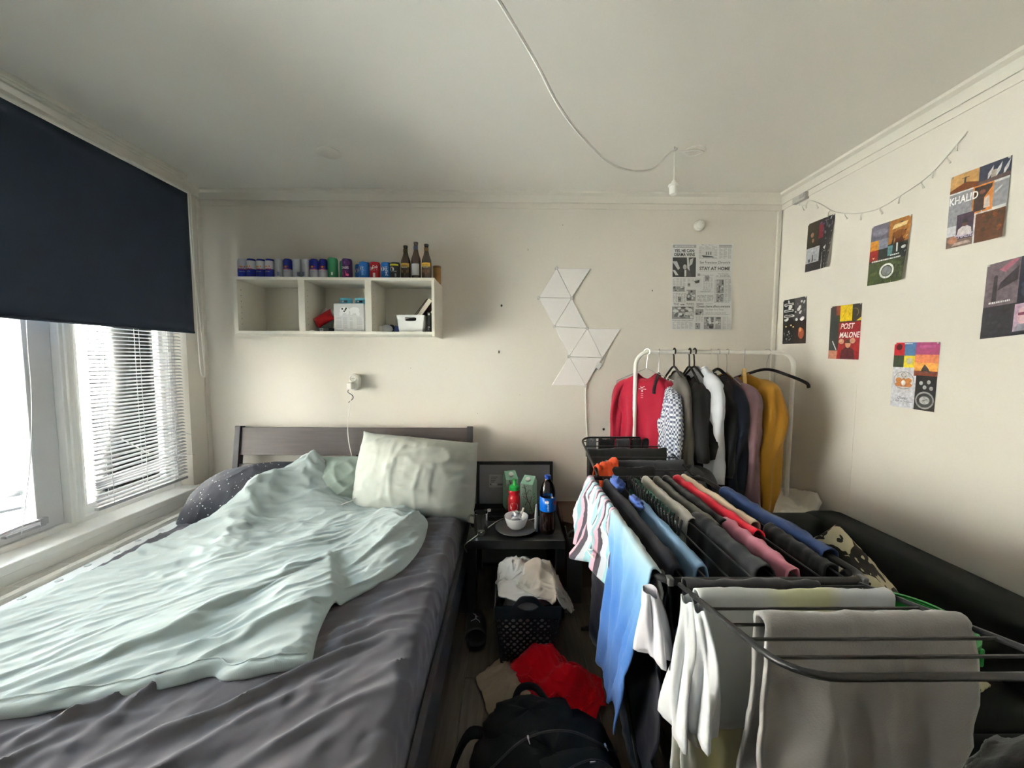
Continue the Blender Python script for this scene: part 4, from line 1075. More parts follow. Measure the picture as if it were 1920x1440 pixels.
# ---------------------------------------------------------------- triangular light panels
lp = thing('light_panels', 'nine joined white triangular light panels in a zigzag on the wall', 'wall light', PY(1075, 610, YB))
z3 = lambda x, y: PY(980+x/3.79, 400+y/3.79, YB-.0015)
VT = dict(A=(240, 390), B=(482, 395), C=(113, 600), D=(347, 603), E=(225, 805), F=(458, 818), G=(328, 1018), H=(695, 822), I=(563, 1028), J=(445, 1226), K=(205, 1222))
m_panel = M('panel_acrylic', (.84, .81, .80), .35)
for tri in ('ACD', 'ABD', 'CDE', 'DEF', 'EFG', 'FGI', 'FHI', 'GKJ', 'GIJ'):
    P3 = [z3(*VT[c]) for c in tri]; ce_ = sum(P3)/3
    V = []
    pts = [ce_+(p-ce_)*.985 for p in P3]
    if np.cross(pts[1]-pts[0], pts[2]-pts[0])[1] > 0: pts = pts[::-1]
    for off, sc in ((0, 1), (.007, 1), (.009, .975)):
        for p in pts: V.append(ce_+(p-ce_)*sc-np.array([0, off, 0]))
    o = MB().add(V, [(6, 7, 8), (0, 1, 4, 3), (1, 2, 5, 4), (2, 0, 3, 5), (3, 4, 7, 6), (4, 5, 8, 7), (5, 3, 6, 8)]).build('triangle_panel', m_panel, lp, smooth=False); o.location -= lp.location
for c in 'ACDEFGIJ':
    o = MB().lathe([(.011, 0), (.011, .0095), (.009, .0105)], 14, z3(*VT[c]), rot(radians(90), 0, 0)).build('corner_joint', M('joint_grey', (.60, .59, .57), .4), lp); o.location -= lp.location
o = MB().box(z3(535, 1082)-np.array([0, .006, 0]), (.035, .012, .045), rot(0, radians(30), 0)).build('controller', m_panel, lp, smooth=False, bevel=.003); o.location -= lp.location
cab = [PY(1098, 724, YB-.006), PY(1098, 752, YB-.006), PY(1099, 790, YB-.008), PY(1102, 830, YB-.006), PY(1101, 900, YB-.006), PY(1098, 1010, YB-.02)]
o = MB().tube(spline(cab, 40), .0035, 6).build('power_cable', m_wplast, lp); o.location -= lp.location

# ---------------------------------------------------------------- wall socket, plug and phone cable
sk = thing('wall_socket', 'round white double wall socket above the headboard', 'socket', PY(668, 716, YB))
def skp(name, b, mat=m_wplast, **k): return b.build(name, mat, sk, **k)
Rf = rot(radians(90), 0, 0)
def stad(r, hl, y0, y1):
    pts = [(r*cos(a), hl+r*sin(a)) for a in np.linspace(0, pi, 12)]+[(r*cos(a), -hl+r*sin(a)) for a in np.linspace(pi, 2*pi, 12)]
    return MB().prism(pts, 1, -y1, -y0)
skp('socket_body', stad(.034, .024, 0, .042), bevel=.004)
for zz in (.026, -.026): skp('socket_face', MB().lathe([(.026, 0), (.026, .004), (.021, .006), (.019, .001), (.002, .001)], 20, (-.004, -.042, zz), Rf))
for (u, v) in ((-.010, .026), (.002, .026)): skp('contact_hole', MB().lathe([(.0025, 0), (.002, .001)], 8, (u, -.0445, v), Rf), m_dark)
ch = thing('phone_charger', 'white phone charger plugged in with a long cable trailing onto the bed', 'charger', PY(664, 726, YB-.045))
MB().box((-.012, -.03, .012), (.034, .05, .045)).build('plug', m_wplast, ch, smooth=False, bevel=.006)
b = MB().tube(spline([(-.016, -.055, -.014), (-.018, -.058, -.03), (.008, -.055, -.05), (.012, -.05, -.07), (-.008, -.05, -.09), (-.02, -.05, -.10)], 24), .0026, 6); b.build('black_lead', M('black_plastic', (.025, .025, .028), .45), ch)
lp0 = np.array(ch.location)
wp = [PY(659, 735, 2.52), PY(656, 765, 2.52), PY(652, 800, 2.50), PY(655, 835, 2.46), PY(664, 870, 2.42), PY(672, 900, 2.33), PY(673, 922, 2.28), PY(664, 936, 2.18), PY(640, 946, 2.12)]
MB().tube(spline(wp, 60)-lp0, .0028, 6).build('charging_cable', m_wplast, ch)

# ---------------------------------------------------------------- smoke alarm, ceiling plate, lamp holder on a swagged flex
pa = PY(1309, 424, YB)
al = thing('smoke_alarm', 'small round white alarm high on the wall above the newspaper poster', 'alarm', pa)
MB().lathe([(.034, 0), (.036, .008), (.034, .022), (.030, .026)], 24, R=Rf).build('base', m_wplast, al)
MB().lathe([(.030, .024), (.028, .034), (.018, .040), (.003, .041)], 24, R=Rf).build('cap', m_wplast, al)
MB().lathe([(.003, 0), (.002, .002)], 8, (.012, -.0385, .006), Rf).build('indicator', m_dark, al)
pc = PZ(617, 286, ZC)
o = MB().lathe([(.058, -.006), (.062, -.003), (.062, 0)], 32, pc).build('ceiling_plate', m_ceil); o.location = (0, 0, 0); tag(o, 'round blank ceiling plate painted like the ceiling', 'ceiling plate')
S0 = np.array([.877, 2.04, ZC])
pe = thing('pendant_flex', 'white lamp flex swagged across the ceiling to an empty bulb holder', 'pendant lamp', S0)
def line_pt(t, z): return np.array([.877-.977*t, 2.04-1.04*t, z])
fx = [line_pt(0, 2.553), line_pt(.06, 2.50), line_pt(.17, 2.375), line_pt(.332, 2.275), line_pt(.47, 2.232), line_pt(.589, 2.23), line_pt(.70, 2.268), line_pt(.813, 2.342), line_pt(.968, 2.443), line_pt(1.10, 2.566)]
q = spline(fx, 90); q[:, 0] += .004*np.sin(np.linspace(0, 25, 90))
MB().tube(q-S0, .0052, 7).build('swag_flex', m_wplast, pe)
MB().tube([(0, 0, -.012), (.001, 0, -.10), (0, 0, -.175)], .0045, 8).build('drop_flex', m_wplast, pe)
MB().lathe([(.004, -.17), (.012, -.178), (.014, -.19), (.027, -.194), (.028, -.200), (.022, -.204), (.021, -.235), (.016, -.243), (.006, -.243)][::-1], 20).build('bulb_holder', m_wplast, pe)
MB().tube([(0, 0, 0), (0, 0, -.012), (.006, 0, -.018), (.012, 0, -.012), (.010, 0, -.004)], .003, 6).build('ceiling_hook', M('zinc', (.45, .45, .47), .4, metal=.7), pe)
pr_ = PZ(1302, 283, ZC)
t = thing('ceiling_rose', 'open white ceiling junction ring beside the lamp hook', 'ceiling rose', pr_)
MB().lathe([(.040, -.002), (.052, -.004), (.055, 0)], 32, cap=False).build('ring', m_wplast, t)
MB().lathe([(.042, -.004), (.044, -.001), (.002, -.0008)], 28, cap=False).build('ring_inside', m_ceil, t)
MB().tube(spline([(-.1, -.0, -.006), (-.05, -.02, -.012), (.0, -.03, -.012), (.04, -.015, -.010), (.05, .0, -.004)], 20), .004, 6).build('loose_flex', m_wplast, t)

# ---------------------------------------------------------------- fairy lights and junction box
pb_ = PX(1505, 372, XR)
t = thing('junction_box', 'small grey box mounted high on the poster wall near the corner', 'junction box', pb_)
MB().box((-.014, 0, 0), (.028, .105, .042)).build('box_body', M('box_grey', (.42, .40, .38), .5), t, smooth=False, bevel=.003)
MB().box((-.029, -.025, .005), (.002, .035, .025)).build('box_cover', M('box_cover_grey', (.30, .29, .28), .5), t, smooth=False)
fr = thing('fairy_lights', 'thin string of unlit white fairy lights sagging along the poster wall', 'string lights', PX(1505, 380, XR))
fl0 = np.array(fr.location)
z4 = lambda x, y: PX(1440+x/2.571, 240+y/2.571, XR-.006)
wire = spline([z4(*p) for p in ((165, 345), (150, 370), (180, 372), (200, 350), (250, 366), (310, 400), (380, 412), (460, 408), (540, 385), (640, 325), (735, 262), (800, 205), (850, 150), (905, 85), (962, 15))], 120)
MB().tube(wire-fl0, .0022, 6).build('wire', M('clear_wire', (.62, .60, .54), .4), fr)
b0 = None
for k, i in enumerate(range(14, 118, 9)):
    a = wire[i]; s = 1 if k % 2 else -1
    V = np.array([0, s*.012+.004*sin(k), -.035])
    o = MB().tube([(0, 0, 0), V*.4+np.array([-.006, 0, 0]), V], [.0014, .0018, .004], 6).build('bulb', M('bulb_clear', (.70, .68, .62), .25), fr); o.location = a-fl0
# ================================================================ POSTERS
m_paper = M('poster_paper', (.62, .61, .60), .5)
K = lambda v: (v, v, v)
def poster_sheet(root, fm, w_, h_, n=10, m_=14):
    U, V = np.meshgrid(np.linspace(0, w_, n), np.linspace(0, h_, m_)); P = fm(U, V, 0.0*U+.0)
    return MB().grid(P).build('sheet', m_paper, root, solid=.0004)
def noise_cells(p, u0, v0, u1, v1, nu, nv, cols, seed, gap=0.0):
    r = random.Random(seed)
    for i in range(nu):
        for j in range(nv):
            c = r.choice(cols); k = r.uniform(.75, 1.2)
            p.rect(u0+(u1-u0)*i/nu+gap, v0+(v1-v0)*j/nv+gap, u0+(u1-u0)*(i+1)/nu-gap, v0+(v1-v0)*(j+1)/nv-gap, tuple(min(1, x*k) for x in c))
def blobs(p, u0, v0, u1, v1, n, cols, seed, smin=.08, smax=.3):
    r = random.Random(seed); W = u1-u0; H = v1-v0
    for _ in range(n):
        a = r.uniform(smin, smax)*W/2; b = r.uniform(smin, smax)*H/2
        p.ell(r.uniform(u0+a, u1-a), r.uniform(v0+b, v1-b), a, b, r.choice(cols), 12)
def person(p, u, v, s, body, skin, hair):
    p.poly([(u-.5*s, v), (u+.5*s, v), (u+.42*s, v+.55*s), (u+.15*s, v+.75*s), (u-.15*s, v+.75*s), (u-.42*s, v+.55*s)], body)
    p.ell(u, v+.95*s, .19*s, .25*s, skin, 14); p.poly([(u-.2*s, v+1.0*s), (u+.2*s, v+1.0*s), (u+.15*s, v+1.22*s), (u-.15*s, v+1.22*s)], hair)
def side_poster(name, tl, tr, bl, label, draw, curl=0.0):
    q = [PX(1440+a/2.571, 240+b/2.571, XR-.0012) for a, b in (tl, tr, bl)]
    eu = q[1]-q[0]; ev = q[0]-q[2]; w_ = np.linalg.norm(eu); h_ = np.linalg.norm(ev)
    t = thing(name, label, 'poster', q[2], 0, 'album posters on the right wall')
    def bend(U, V): return .0004+curl*np.clip(U/w_-.55, 0, 1)**2*np.clip(1-V/h_, 0, 1)**1.2*4
    fm = plane_map((0, 0, 0), eu/w_, ev/h_, bend)
    poster_sheet(t, fm, w_, h_)
    p = Print(fm); draw(p, w_, h_); p.build('print', t, poster_ink())
    for (u, v) in ((.006, h_-.004), (w_-.006, h_-.004)):
        MB().lathe([(.004, 0), (.004, .002), (.002, .004)], 8, fm(np.array(u), np.array(v), .0015), rot(0, radians(-90), 0)).build('drawing_pin', m_wplast, t)
    return t
def cells(p, w, h, L):
    for (u0, v0, u1, v1, c) in L:                       # fractions of the sheet
        nu = max(1, int((u1-u0)*8)); nv = max(1, int((v1-v0)*8)); p.rect(u0*w, v0*h, u1*w, v1*h, c, nu, nv)
def dr1(p, w, h):
    cells(p, w, h, [(0, 0, 1, 1, srgb(36, 34, 38)), (0, .45, .45, 1, srgb(48, 44, 34)), (.45, .62, .62, .9, srgb(120, 30, 50)), (.62, .5, 1, 1, srgb(34, 32, 40)), (0, .17, .52, .48, srgb(172, 172, 178))])
    p.ell(w*.2, h*.74, w*.06, h*.05, srgb(150, 110, 90)); p.ell(w*.24, h*.62, w*.05, h*.04, srgb(140, 105, 85)); blobs(p, w*.6, h*.5, w*.98, h*.95, 14, [srgb(110, 110, 125), srgb(80, 80, 96), srgb(30, 28, 36)], 4, .06, .22)
    blobs(p, w*.44, h*.85, w*.8, h*.98, 6, [srgb(96, 70, 110), srgb(130, 120, 140)], 6)
    p.poly([(w*.24, h*.19), (w*.29, h*.19), (w*.28, h*.33), (w*.25, h*.33)], K(.03)); p.rect(w*.1, h*.19, w*.18, h*.25, K(.05)); p.rect(w*.34, h*.2, w*.4, h*.23, K(.2))
    p.poly([(w*.66, h*.42), (w*.78, h*.46), (w*.72, h*.37)], K(.75)); p.rect(w*.66, h*.34, w*.8, h*.345, K(.5)); p.line([(w*.86, h*.93), (w*.9, h*.985)], .005, K(.85))
def dr2(p, w, h):
    cells(p, w, h, [(0, 0, 1, 1, srgb(40, 42, 44)), (0, .72, .47, 1, srgb(100, 98, 112)), (.47, .62, 1, 1, srgb(146, 98, 48)), (0, .56, .23, .74, srgb(186, 124, 44)), (.23, .56, .47, .74, srgb(124, 126, 142)), (0, .4, .23, .58, srgb(126, 30, 26)), (.23, .4, .47, .58, srgb(34, 38, 36)), (0, 0, 1, .37, srgb(66, 76, 46))])
    blobs(p, 0, 0, w, h*.36, 60, [srgb(52, 62, 36), srgb(84, 94, 60), srgb(60, 72, 44)], 3, .04, .16)
    p.ell(w*.24, h*.86, w*.2, h*.06, srgb(120, 118, 132)); p.poly([(w*.55, h*.85), (w*.9, h*.87), (w*.93, h*.93), (w*.6, h*.92)], srgb(214, 190, 140)); p.ell(w*.75, h*.75, w*.16, h*.07, srgb(110, 66, 30)); p.poly([(w*.62, h*.62), (w*.9, h*.62), (w*.8, h*.74), (w*.7, h*.74)], srgb(74, 34, 20))
    p.rect(w*.48, h*.44, w*.6, h*.6, srgb(86, 128, 134)); p.poly([(w*.7, h*.48), (w*.74, h*.48), (w*.73, h*.62), (w*.69, h*.62)], K(.75)); p.ell(w*.9, h*.53, w*.07, h*.025, K(.6)); p.poly([(w*.08, h*.46), (w*.16, h*.46), (w*.12, h*.43)], srgb(220, 160, 130))
    noise_cells(p, w*.08, h*.375, w*.85, h*.405, 16, 1, [K(.8), K(.7), K(.9)], 5, .0009); noise_cells(p, w*.55, h*.43, w*.8, h*.455, 5, 1, [K(.8), K(.6)], 7, .0009)
    p.ring(w*.5, h*.2, w*.19, w*.19, .009, K(.85)); p.ell(w*.5, h*.2, w*.12, w*.12, srgb(126, 128, 134)); p.line([(w*.5, h*.2), (w*.5, h*.08)], .003, srgb(110, 116, 100))
def dr3(p, w, h):
    cells(p, w, h, [(0, 0, 1, 1, K(.62)), (0, .76, .5, 1, srgb(176, 138, 88)), (.5, .76, 1, 1, srgb(54, 58, 76)), (0, .28, .42, .74, srgb(140, 140, 146)), (.76, .42, 1, .73, srgb(140, 140, 146)), (.42, .4, .76, .76, srgb(196, 124, 62)), (.445, .42, .735, .74, srgb(58, 46, 44)), (.5, 0, 1, .38, srgb(92, 62, 48)), (0, 0, .47, .16, srgb(120, 100, 92)), (0, .16, .17, .3, srgb(196, 196, 202)), (.17, .1, .47, .44, srgb(70, 58, 72))])
    p.poly([(0, h*.76), (w*.5, h*.76), (w*.5, h*.82), (w*.28, h*.87), (0, h*.80)], srgb(104, 60, 34)); p.poly([(w*.24, h*.86), (w*.28, h*.86), (w*.28, h*.94), (w*.25, h*.94)], K(.04)); p.line([(w*.2, h*.93), (w*.33, h*.93)], .0025, K(.04))
    p.poly([(w*.5, h*.76), (w, h*.76), (w, h*.82), (w*.5, h*.80)], srgb(90, 74, 70)); p.rect(w*.7, h*.79, w*.78, h*.9, srgb(172, 160, 146))
    p.text('KHALID', w*.26, h*.60, .030, K(.92), width=w*.5, bold=.02)
    person(p, w*.32, h*.14, .052, srgb(214, 206, 206), srgb(96, 70, 62), K(.03)); p.text('KHALID', w*.32, h*.115, .016, srgb(206, 196, 222), width=w*.34, bold=.02)
    p.poly([(w*.62, h*.44), (w*.72, h*.44), (w*.7, h*.6), (w*.62, h*.56)], srgb(196, 188, 184)); p.ell(w*.58, h*.66, w*.05, h*.03, srgb(120, 80, 70))
    blobs(p, w*.52, h*.1, w*.98, h*.36, 16, [srgb(56, 46, 40), srgb(130, 76, 48), srgb(70, 58, 40)], 3, .08, .25); p.ell(w*.12, h*.1, w*.09, h*.05, srgb(170, 120, 96)); p.poly([(w*.1, h*.02), (w*.45, h*.03), (w*.4, h*.07), (w*.16, h*.06)], srgb(180, 160, 150))
def dr4(p, w, h):
    cells(p, w, h, [(0, 0, 1, 1, srgb(40, 40, 48)), (0, .42, .52, 1, srgb(104, 92, 98)), (.52, .42, 1, 1, srgb(38, 40, 52)), (0, 0, .5, .41, srgb(48, 46, 52)), (.5, .05, .8, .40, srgb(176, 150, 170))])
    p.poly([(w*.2, h*.9), (w*.42, h*1.0), (w*.5, h*.98), (w*.3, h*.85)], srgb(150, 92, 108)); p.poly([(w*.12, h*.46), (w*.2, h*.46), (w*.19, h*.78), (w*.13, h*.78)], srgb(56, 50, 54)); p.ell(w*.16, h*.8, w*.03, h*.035, srgb(60, 52, 56)); p.poly([(w*.2, h*.62), (w*.5, h*.72), (w*.5, h*.9), (w*.24, h*.72)], srgb(64, 56, 62))
    noise_cells(p, w*.08, h*.455, w*.42, h*.485, 12, 1, [K(.75), K(.6), K(.8)], 5, .0009)
    p.ell(w*.64, h*.24, w*.09, h*.11, srgb(206, 170, 176)); p.rect(w*.56, h*.25, w*.73, h*.285, srgb(120, 60, 84)); p.poly([(w*.52, h*.05), (w*.78, h*.05), (w*.72, h*.14), (w*.56, h*.14)], srgb(130, 128, 140)); blobs(p, w*.55, h*.45, w*.98, h*.98, 10, [srgb(54, 58, 74), srgb(30, 30, 40)], 2)
    p.ell(w*.58, h*.95, w*.02, h*.014, K(.8)); blobs(p, w*.05, h*.03, w*.45, h*.38, 8, [srgb(58, 56, 62), srgb(40, 38, 44)], 9)
def dr5(p, w, h):
    cells(p, w, h, [(0, 0, 1, 1, srgb(32, 30, 32)), (.5, .5, 1, 1, srgb(70, 68, 72)), (.5, 0, 1, .48, srgb(46, 34, 34))])
    r = random.Random(8)
    for k in range(26): p.ell(r.uniform(.05, .95)*w, r.uniform(.52, .96)*h, r.uniform(.03, .09)*w, r.uniform(.015, .05)*h, r.choice([K(.62), K(.75), K(.05), K(.12)]), 10, r.uniform(0, 3))
    for v in (.86, .72, .60): p.rect(w*.06, h*v, w*.46, h*(v+.05), K(.82)); p.rect(w*.09, h*(v+.012), w*.43, h*(v+.038), K(.03))
    for (u, v) in ((.12, .38), (.34, .4), (.44, .36)): p.rect(w*u, h*v, w*(u+.06), h*(v+.03), srgb(230, 210, 130))
    p.ell(w*.8, h*.22, w*.12, h*.12, srgb(150, 76, 50)); p.ell(w*.76, h*.3, w*.06, h*.05, srgb(190, 120, 80)); blobs(p, w*.04, h*.04, w*.45, h*.3, 12, [K(.35), K(.5), K(.1)], 12, .06, .2)
def dr6(p, w, h):
    cells(p, w, h, [(0, 0, 1, 1, srgb(46, 44, 42)), (.33, .7, .72, 1, srgb(214, 184, 30)), (.72, .7, 1, 1, srgb(52, 46, 42)), (.31, 0, 1, .68, srgb(136, 28, 34)), (0, .16, .31, .82, srgb(44, 50, 48)), (0, 0, .31, .16, srgb(176, 120, 96)), (.2, .82, .33, 1, srgb(136, 66, 54))])
    p.line([(w*.4, h*.76), (w*.55, h*.95), (w*.65, h*.8)], .003, srgb(150, 120, 30)); p.poly([(w*.86, h*.70), (w, h*.70), (w, h*.76)], srgb(220, 190, 40)); p.ring(w*.8, h*.85, w*.12, h*.08, .004, srgb(150, 130, 90), 12, -1, 2)
    p.text('POST', w*.58, h*.56, .030, K(.88), width=w*.42, shear=.2, bold=.02); p.text('MALONE', w*.66, h*.40, .030, K(.88), width=w*.62, shear=.15, bold=.02)
    person(p, w*.64, 0.0, .090, srgb(74, 30, 36), srgb(196, 150, 122), srgb(90, 56, 44)); p.ell(w*.42, h*.33, w*.09, h*.05, srgb(192, 148, 122)); p.ell(w*.78, h*.34, w*.09, h*.05, srgb(192, 148, 122)); p.line([(w*.12, h*.34), (w*.26, h*.17)], .006, K(.72)); p.line([(w*.30, 0), (w*.36, h*.3)], .008, srgb(160, 34, 38))
def dr7(p, w, h):
    cells(p, w, h, [(0, 0, 1, 1, srgb(206, 206, 214)), (0, .80, .25, 1, srgb(176, 30, 44)), (.25, .80, .50, 1, srgb(72, 112, 156)), (0, .62, .25, .80, srgb(60, 72, 54)), (.25, .62, .50, .80, srgb(218, 200, 56)), (.5, .8, 1, 1, srgb(150, 62, 106)), (.5, .7, 1, .82, srgb(206, 122, 84)), (.5, .58, 1, .70, srgb(226, 160, 78)), (.5, .50, 1, .58, srgb(124, 62, 46)), (.56, 0, 1, .51, srgb(40, 40, 42))])
    p.ell(w*.12, h*.93, w*.07, h*.05, srgb(60, 26, 30)); p.rect(w*.24, h*.975, w*.42, h*.99, K(.85)); p.ell(w*.38, h*.72, w*.07, h*.05, srgb(178, 176, 150)); p.rect(w*.58, h*.92, w*.92, h*.96, srgb(172, 84, 130))
    p.poly([(w*.64, h*.56), (w*.74, h*.58), (w*.86, h*.55), (w*.8, h*.62), (w*.72, h*.68), (w*.68, h*.63)], K(.06)); p.rect(w*.5, h*.55, w, h*.556, K(.08))
    u, v = w*.28, h*.42
    p.ell(u, v, w*.24, h*.14, srgb(150, 150, 160)); p.ell(u, v, w*.225, h*.128, srgb(206, 204, 206)); p.poly([(u-.04, v-.02), (u, v+.012), (u+.04, v-.02), (u+.03, v-.03), (u-.03, v-.03)], srgb(176, 110, 62)); p.ell(u-.022, v, .014, .012, srgb(184, 120, 66)); p.ell(u+.022, v, .014, .012, srgb(184, 120, 66)); p.ell(u, v-.012, .010, .013, K(.8)); p.ring(u, v+.026, .012, .012, .003, K(.25))
    p.text('Queen', w*.28, h*.13, .013, srgb(50, 50, 90), width=w*.24, shear=.3); p.text('A Night At The Opera', w*.29, h*.085, .008, srgb(50, 50, 90), width=w*.46, shear=.3)
    for (a, c) in ((.68, .40), (.84, .42), (.76, .34), (.9, .33)): p.ell(w*a, h*c, w*.04, h*.03, K(.45))
    p.ell(w*.78, h*.15, w*.2, h*.13, K(.36)); p.ell(w*.78, h*.15, w*.17, h*.105, K(.05)); p.ell(w*.78, h*.15, w*.11, h*.06, K(.42)); p.line([(w*.74, h*.14), (w*.84, h*.17)], .003, K(.1))
side_poster('poster', (195, 465), (325, 412), (178, 697), 'dark album poster with a pale grey square, nearest the fairy-light box', dr1, .035)
side_poster('poster', (503, 478), (697, 415), (478, 762), 'album poster with green grass and a white ring at the bottom', dr2, .03)
side_poster('poster', (885, 240), (1180, 130), (857, 585), 'album poster reading KHALID in white letters', dr3, .015)
side_poster('poster', (1060, 662), (1400, 572), (1022, 1018), 'dark grey poster with a masked pink face at the picture edge', dr4, .0)
side_poster('poster', (75, 832), (188, 810), (70, 1042), 'small black and white collage poster beside the room corner', dr5, .0)
side_poster('poster', (305, 862), (455, 843), (290, 1112), 'red and yellow album poster reading POST MALONE', dr6, .0)
side_poster('poster', (613, 1035), (832, 1032), (588, 1338), 'lowest poster with red, blue, green and yellow squares and a crest', dr7, .0)
# ---------------------------------------------------------------- newspaper collage on the back wall
o0 = PY(1257, 619, YB-.001); w_, h_ = .425, .590
np_ = thing('newspaper_poster', 'black and white newspaper front page collage poster above the clothes rail', 'poster', o0)
def bnd(U, V): return .0006+.03*np.clip(U/w_-.75, 0, 1)*np.clip(.12-V/h_, 0, 1)*8
fm = plane_map((0, 0, 0), (1, 0, .004), (-.018, 0, 1), bnd)
poster_sheet(np_, fm, w_, h_, 14, 20)
p = Print(fm)
def NR(u0, v0, u1, v1, c): p.rect(u0*w_, (1-v1)*h_, u1*w_, (1-v0)*h_, c, max(1, int((u1-u0)*10)), 2)
def NT(s, u, v, hgt, wd, c=K(.05), bold=0, shear=0): p.text(s, u*w_, (1-v)*h_, hgt, c, width=wd*w_, bold=bold, shear=shear)
def cols(u0, v0, u1, v1, n, g=.42, pitch=.011, seed=1):
    r = random.Random(seed); cw = (u1-u0)/n
    for i in range(n):
        v = v0
        while v < v1: NR(u0+i*cw+.006, v, u0+(i+1)*cw-.006-(r.random() < .15)*cw*.4, v+pitch*.5, K(g*r.uniform(.8, 1.2))); v += pitch
def photo(u0, v0, u1, v1, seed, n=26, cs=(.05, .12, .3, .5, .65)):
    NR(u0, v0, u1, v1, K(.28)); blobs(p, u0*w_, (1-v1)*h_, u1*w_, (1-v0)*h_, n, [K(c) for c in cs], seed, .08, .32)
NR(0, 0, 1, 1, K(.68)); NR(.02, .01, .40, .045, K(.35)); NR(.06, .018, .36, .036, K(.62)); NT('HERALD-LEADER', .21, .036, .010, .26, K(.3))
NT('YES, HE CAN:', .21, .095, .021, .33, K(.02), .03); NT('OBAMA WINS', .21, .14, .021, .34, K(.02), .03)
NR(.02, .155, .40, .38, K(.045)); p.poly([(w_*.22, h_*.62), (w_*.33, h_*.62), (w_*.30, h_*.70), (w_*.27, h_*.72), (w_*.24, h_*.70)], K(.08)); p.ell(w_*.22, h_*.735, .013, .018, K(.4)); p.rect(w_*.215, h_*.625, w_*.245, h_*.70, K(.6))
p.poly([(w_*.02, h_*.80), (w_*.09, h_*.80), (w_*.14, h_*.72), (w_*.11, h_*.70), (w_*.03, h_*.78)], K(.5)); p.poly([(w_*.02, h_*.7), (w_*.06, h_*.7), (w_*.12, h_*.64), (w_*.07, h_*.64)], K(.55)); p.poly([(w_*.25, h_*.845), (w_*.28, h_*.845), (w_*.30, h_*.69), (w_*.26, h_*.72)], K(.55)); p.poly([(w_*.30, h_*.82), (w_*.36, h_*.84), (w_*.34, h_*.77), (w_*.29, h_*.74)], K(.5))
NT('The Sun', .58, .018, .008, .2, K(.25)); cols(.44, .03, .75, .17, 3, .4); NR(.48, .06, .70, .155, K(.6)); p.poly([(w_*.49, h_*.87), (w_*.66, h_*.86), (w_*.70, h_*.845), (w_*.52, h_*.845)], K(.06))
for k in range(3): p.rect(w_*(.56+.035*k), h_*.875, w_*(.578+.035*k), h_*.91, K(.12))
NR(.77, .012, .98, .02, K(.15)); NR(.77, .03, .98, .038, K(.15)); cols(.77, .05, .98, .165, 3, .42)
NT('San Francisco Chronicle', .71, .225, .017, .50, K(.08), .01, .1); NR(.46, .235, .97, .237, K(.3)); NT('STAY AT HOME', .71, .30, .022, .50, K(.03), .03); NR(.46, .312, .97, .314, K(.3))
NR(.43, .34, .47, .37, K(.3)); NT('The New York Times', .58, .365, .008, .22, K(.2)); NT('The Guardian', .85, .35, .009, .18, K(.2)); NT('I.A. JOURNAL', .85, .378, .012, .24, K(.12)); NR(.72, .388, .98, .39, K(.3))
cols(.02, .40, .24, .55, 4, .42, seed=2); cols(.26, .40, .50, .48, 4, .42, seed=3); NR(.27, .43, .50, .50, K(.64)); photo(.27, .45, .31, .49, 3, 6, (.05, .1)); p.poly([(w_*.37, h_*.57), (w_*.46, h_*.585), (w_*.46, h_*.555), (w_*.40, h_*.545)], K(.06)); photo(.03, .49, .22, .55, 5, 12)
photo(.55, .365, .62, .43, 7, 8, (.1, .3, .5)); cols(.52, .38, .68, .53, 4, .4, seed=5); photo(.56, .375, .61, .42, 8, 6, (.05, .2))
cols(.70, .41, .98, .68, 5, .42, seed=6); photo(.74, .41, .86, .57, 9, 18); photo(.74, .575, .86, .67, 10, 16)
NT('The Post', .58, .538, .008, .14, K(.2)); NR(.42, .545, .69, .56, K(.6)); NT('PARADISE LOST', .56, .558, .008, .16, K(.1)); photo(.25, .53, .40, .66, 11, 18); cols(.02, .57, .24, .67, 5, .36, seed=8); photo(.11, .61, .16, .67, 12, 8, (.05, .2))
NT('MUTANT GERMS', .56, .625, .020, .26, K(.12), .0); NT('WILL KILL OFF IT', .56, .665, .020, .26, K(.12), .0)
NT('THE', .08, .71, .016, .09, K(.08)); NT('TIMES', .31, .71, .016, .13, K(.08)); photo(.15, .695, .22, .71, 13, 6); photo(.015, .725, .37, .87, 14, 60); NT('Americans rising in search', .19, .892, .009, .34, K(.08)); cols(.02, .905, .36, .99, 5, .42, seed=9)
NR(.41, .69, .53, .70, K(.12)); NR(.56, .69, .68, .695, K(.35)); NT('Climate change affects everyone', .69, .735, .016, .55, K(.04), .02); NT('The New York Times', .71, .768, .011, .30, K(.12)); NT('reports on a warming world', .73, .805, .009, .34, K(.12)); NR(.54, .815, .96, .818, K(.35))
photo(.40, .755, .53, .825, 15, 14); cols(.40, .84, .53, .90, 3, .42, seed=10); photo(.40, .92, .48, .99, 16, 10); photo(.54, .845, .82, .99, 17, 30); NR(.70, .85, .73, .99, K(.55)); cols(.84, .85, .98, .985, 2, .46, seed=11)
p.build('print', np_)
for (u, v) in ((.01, .005), (.99, .005), (.01, .995), (.97, .99)): MB().lathe([(.004, 0), (.004, .002), (.002, .003)], 8, fm(np.array(u*w_), np.array((1-v)*h_), .002), Rf).build('drawing_pin', m_wplast, np_)
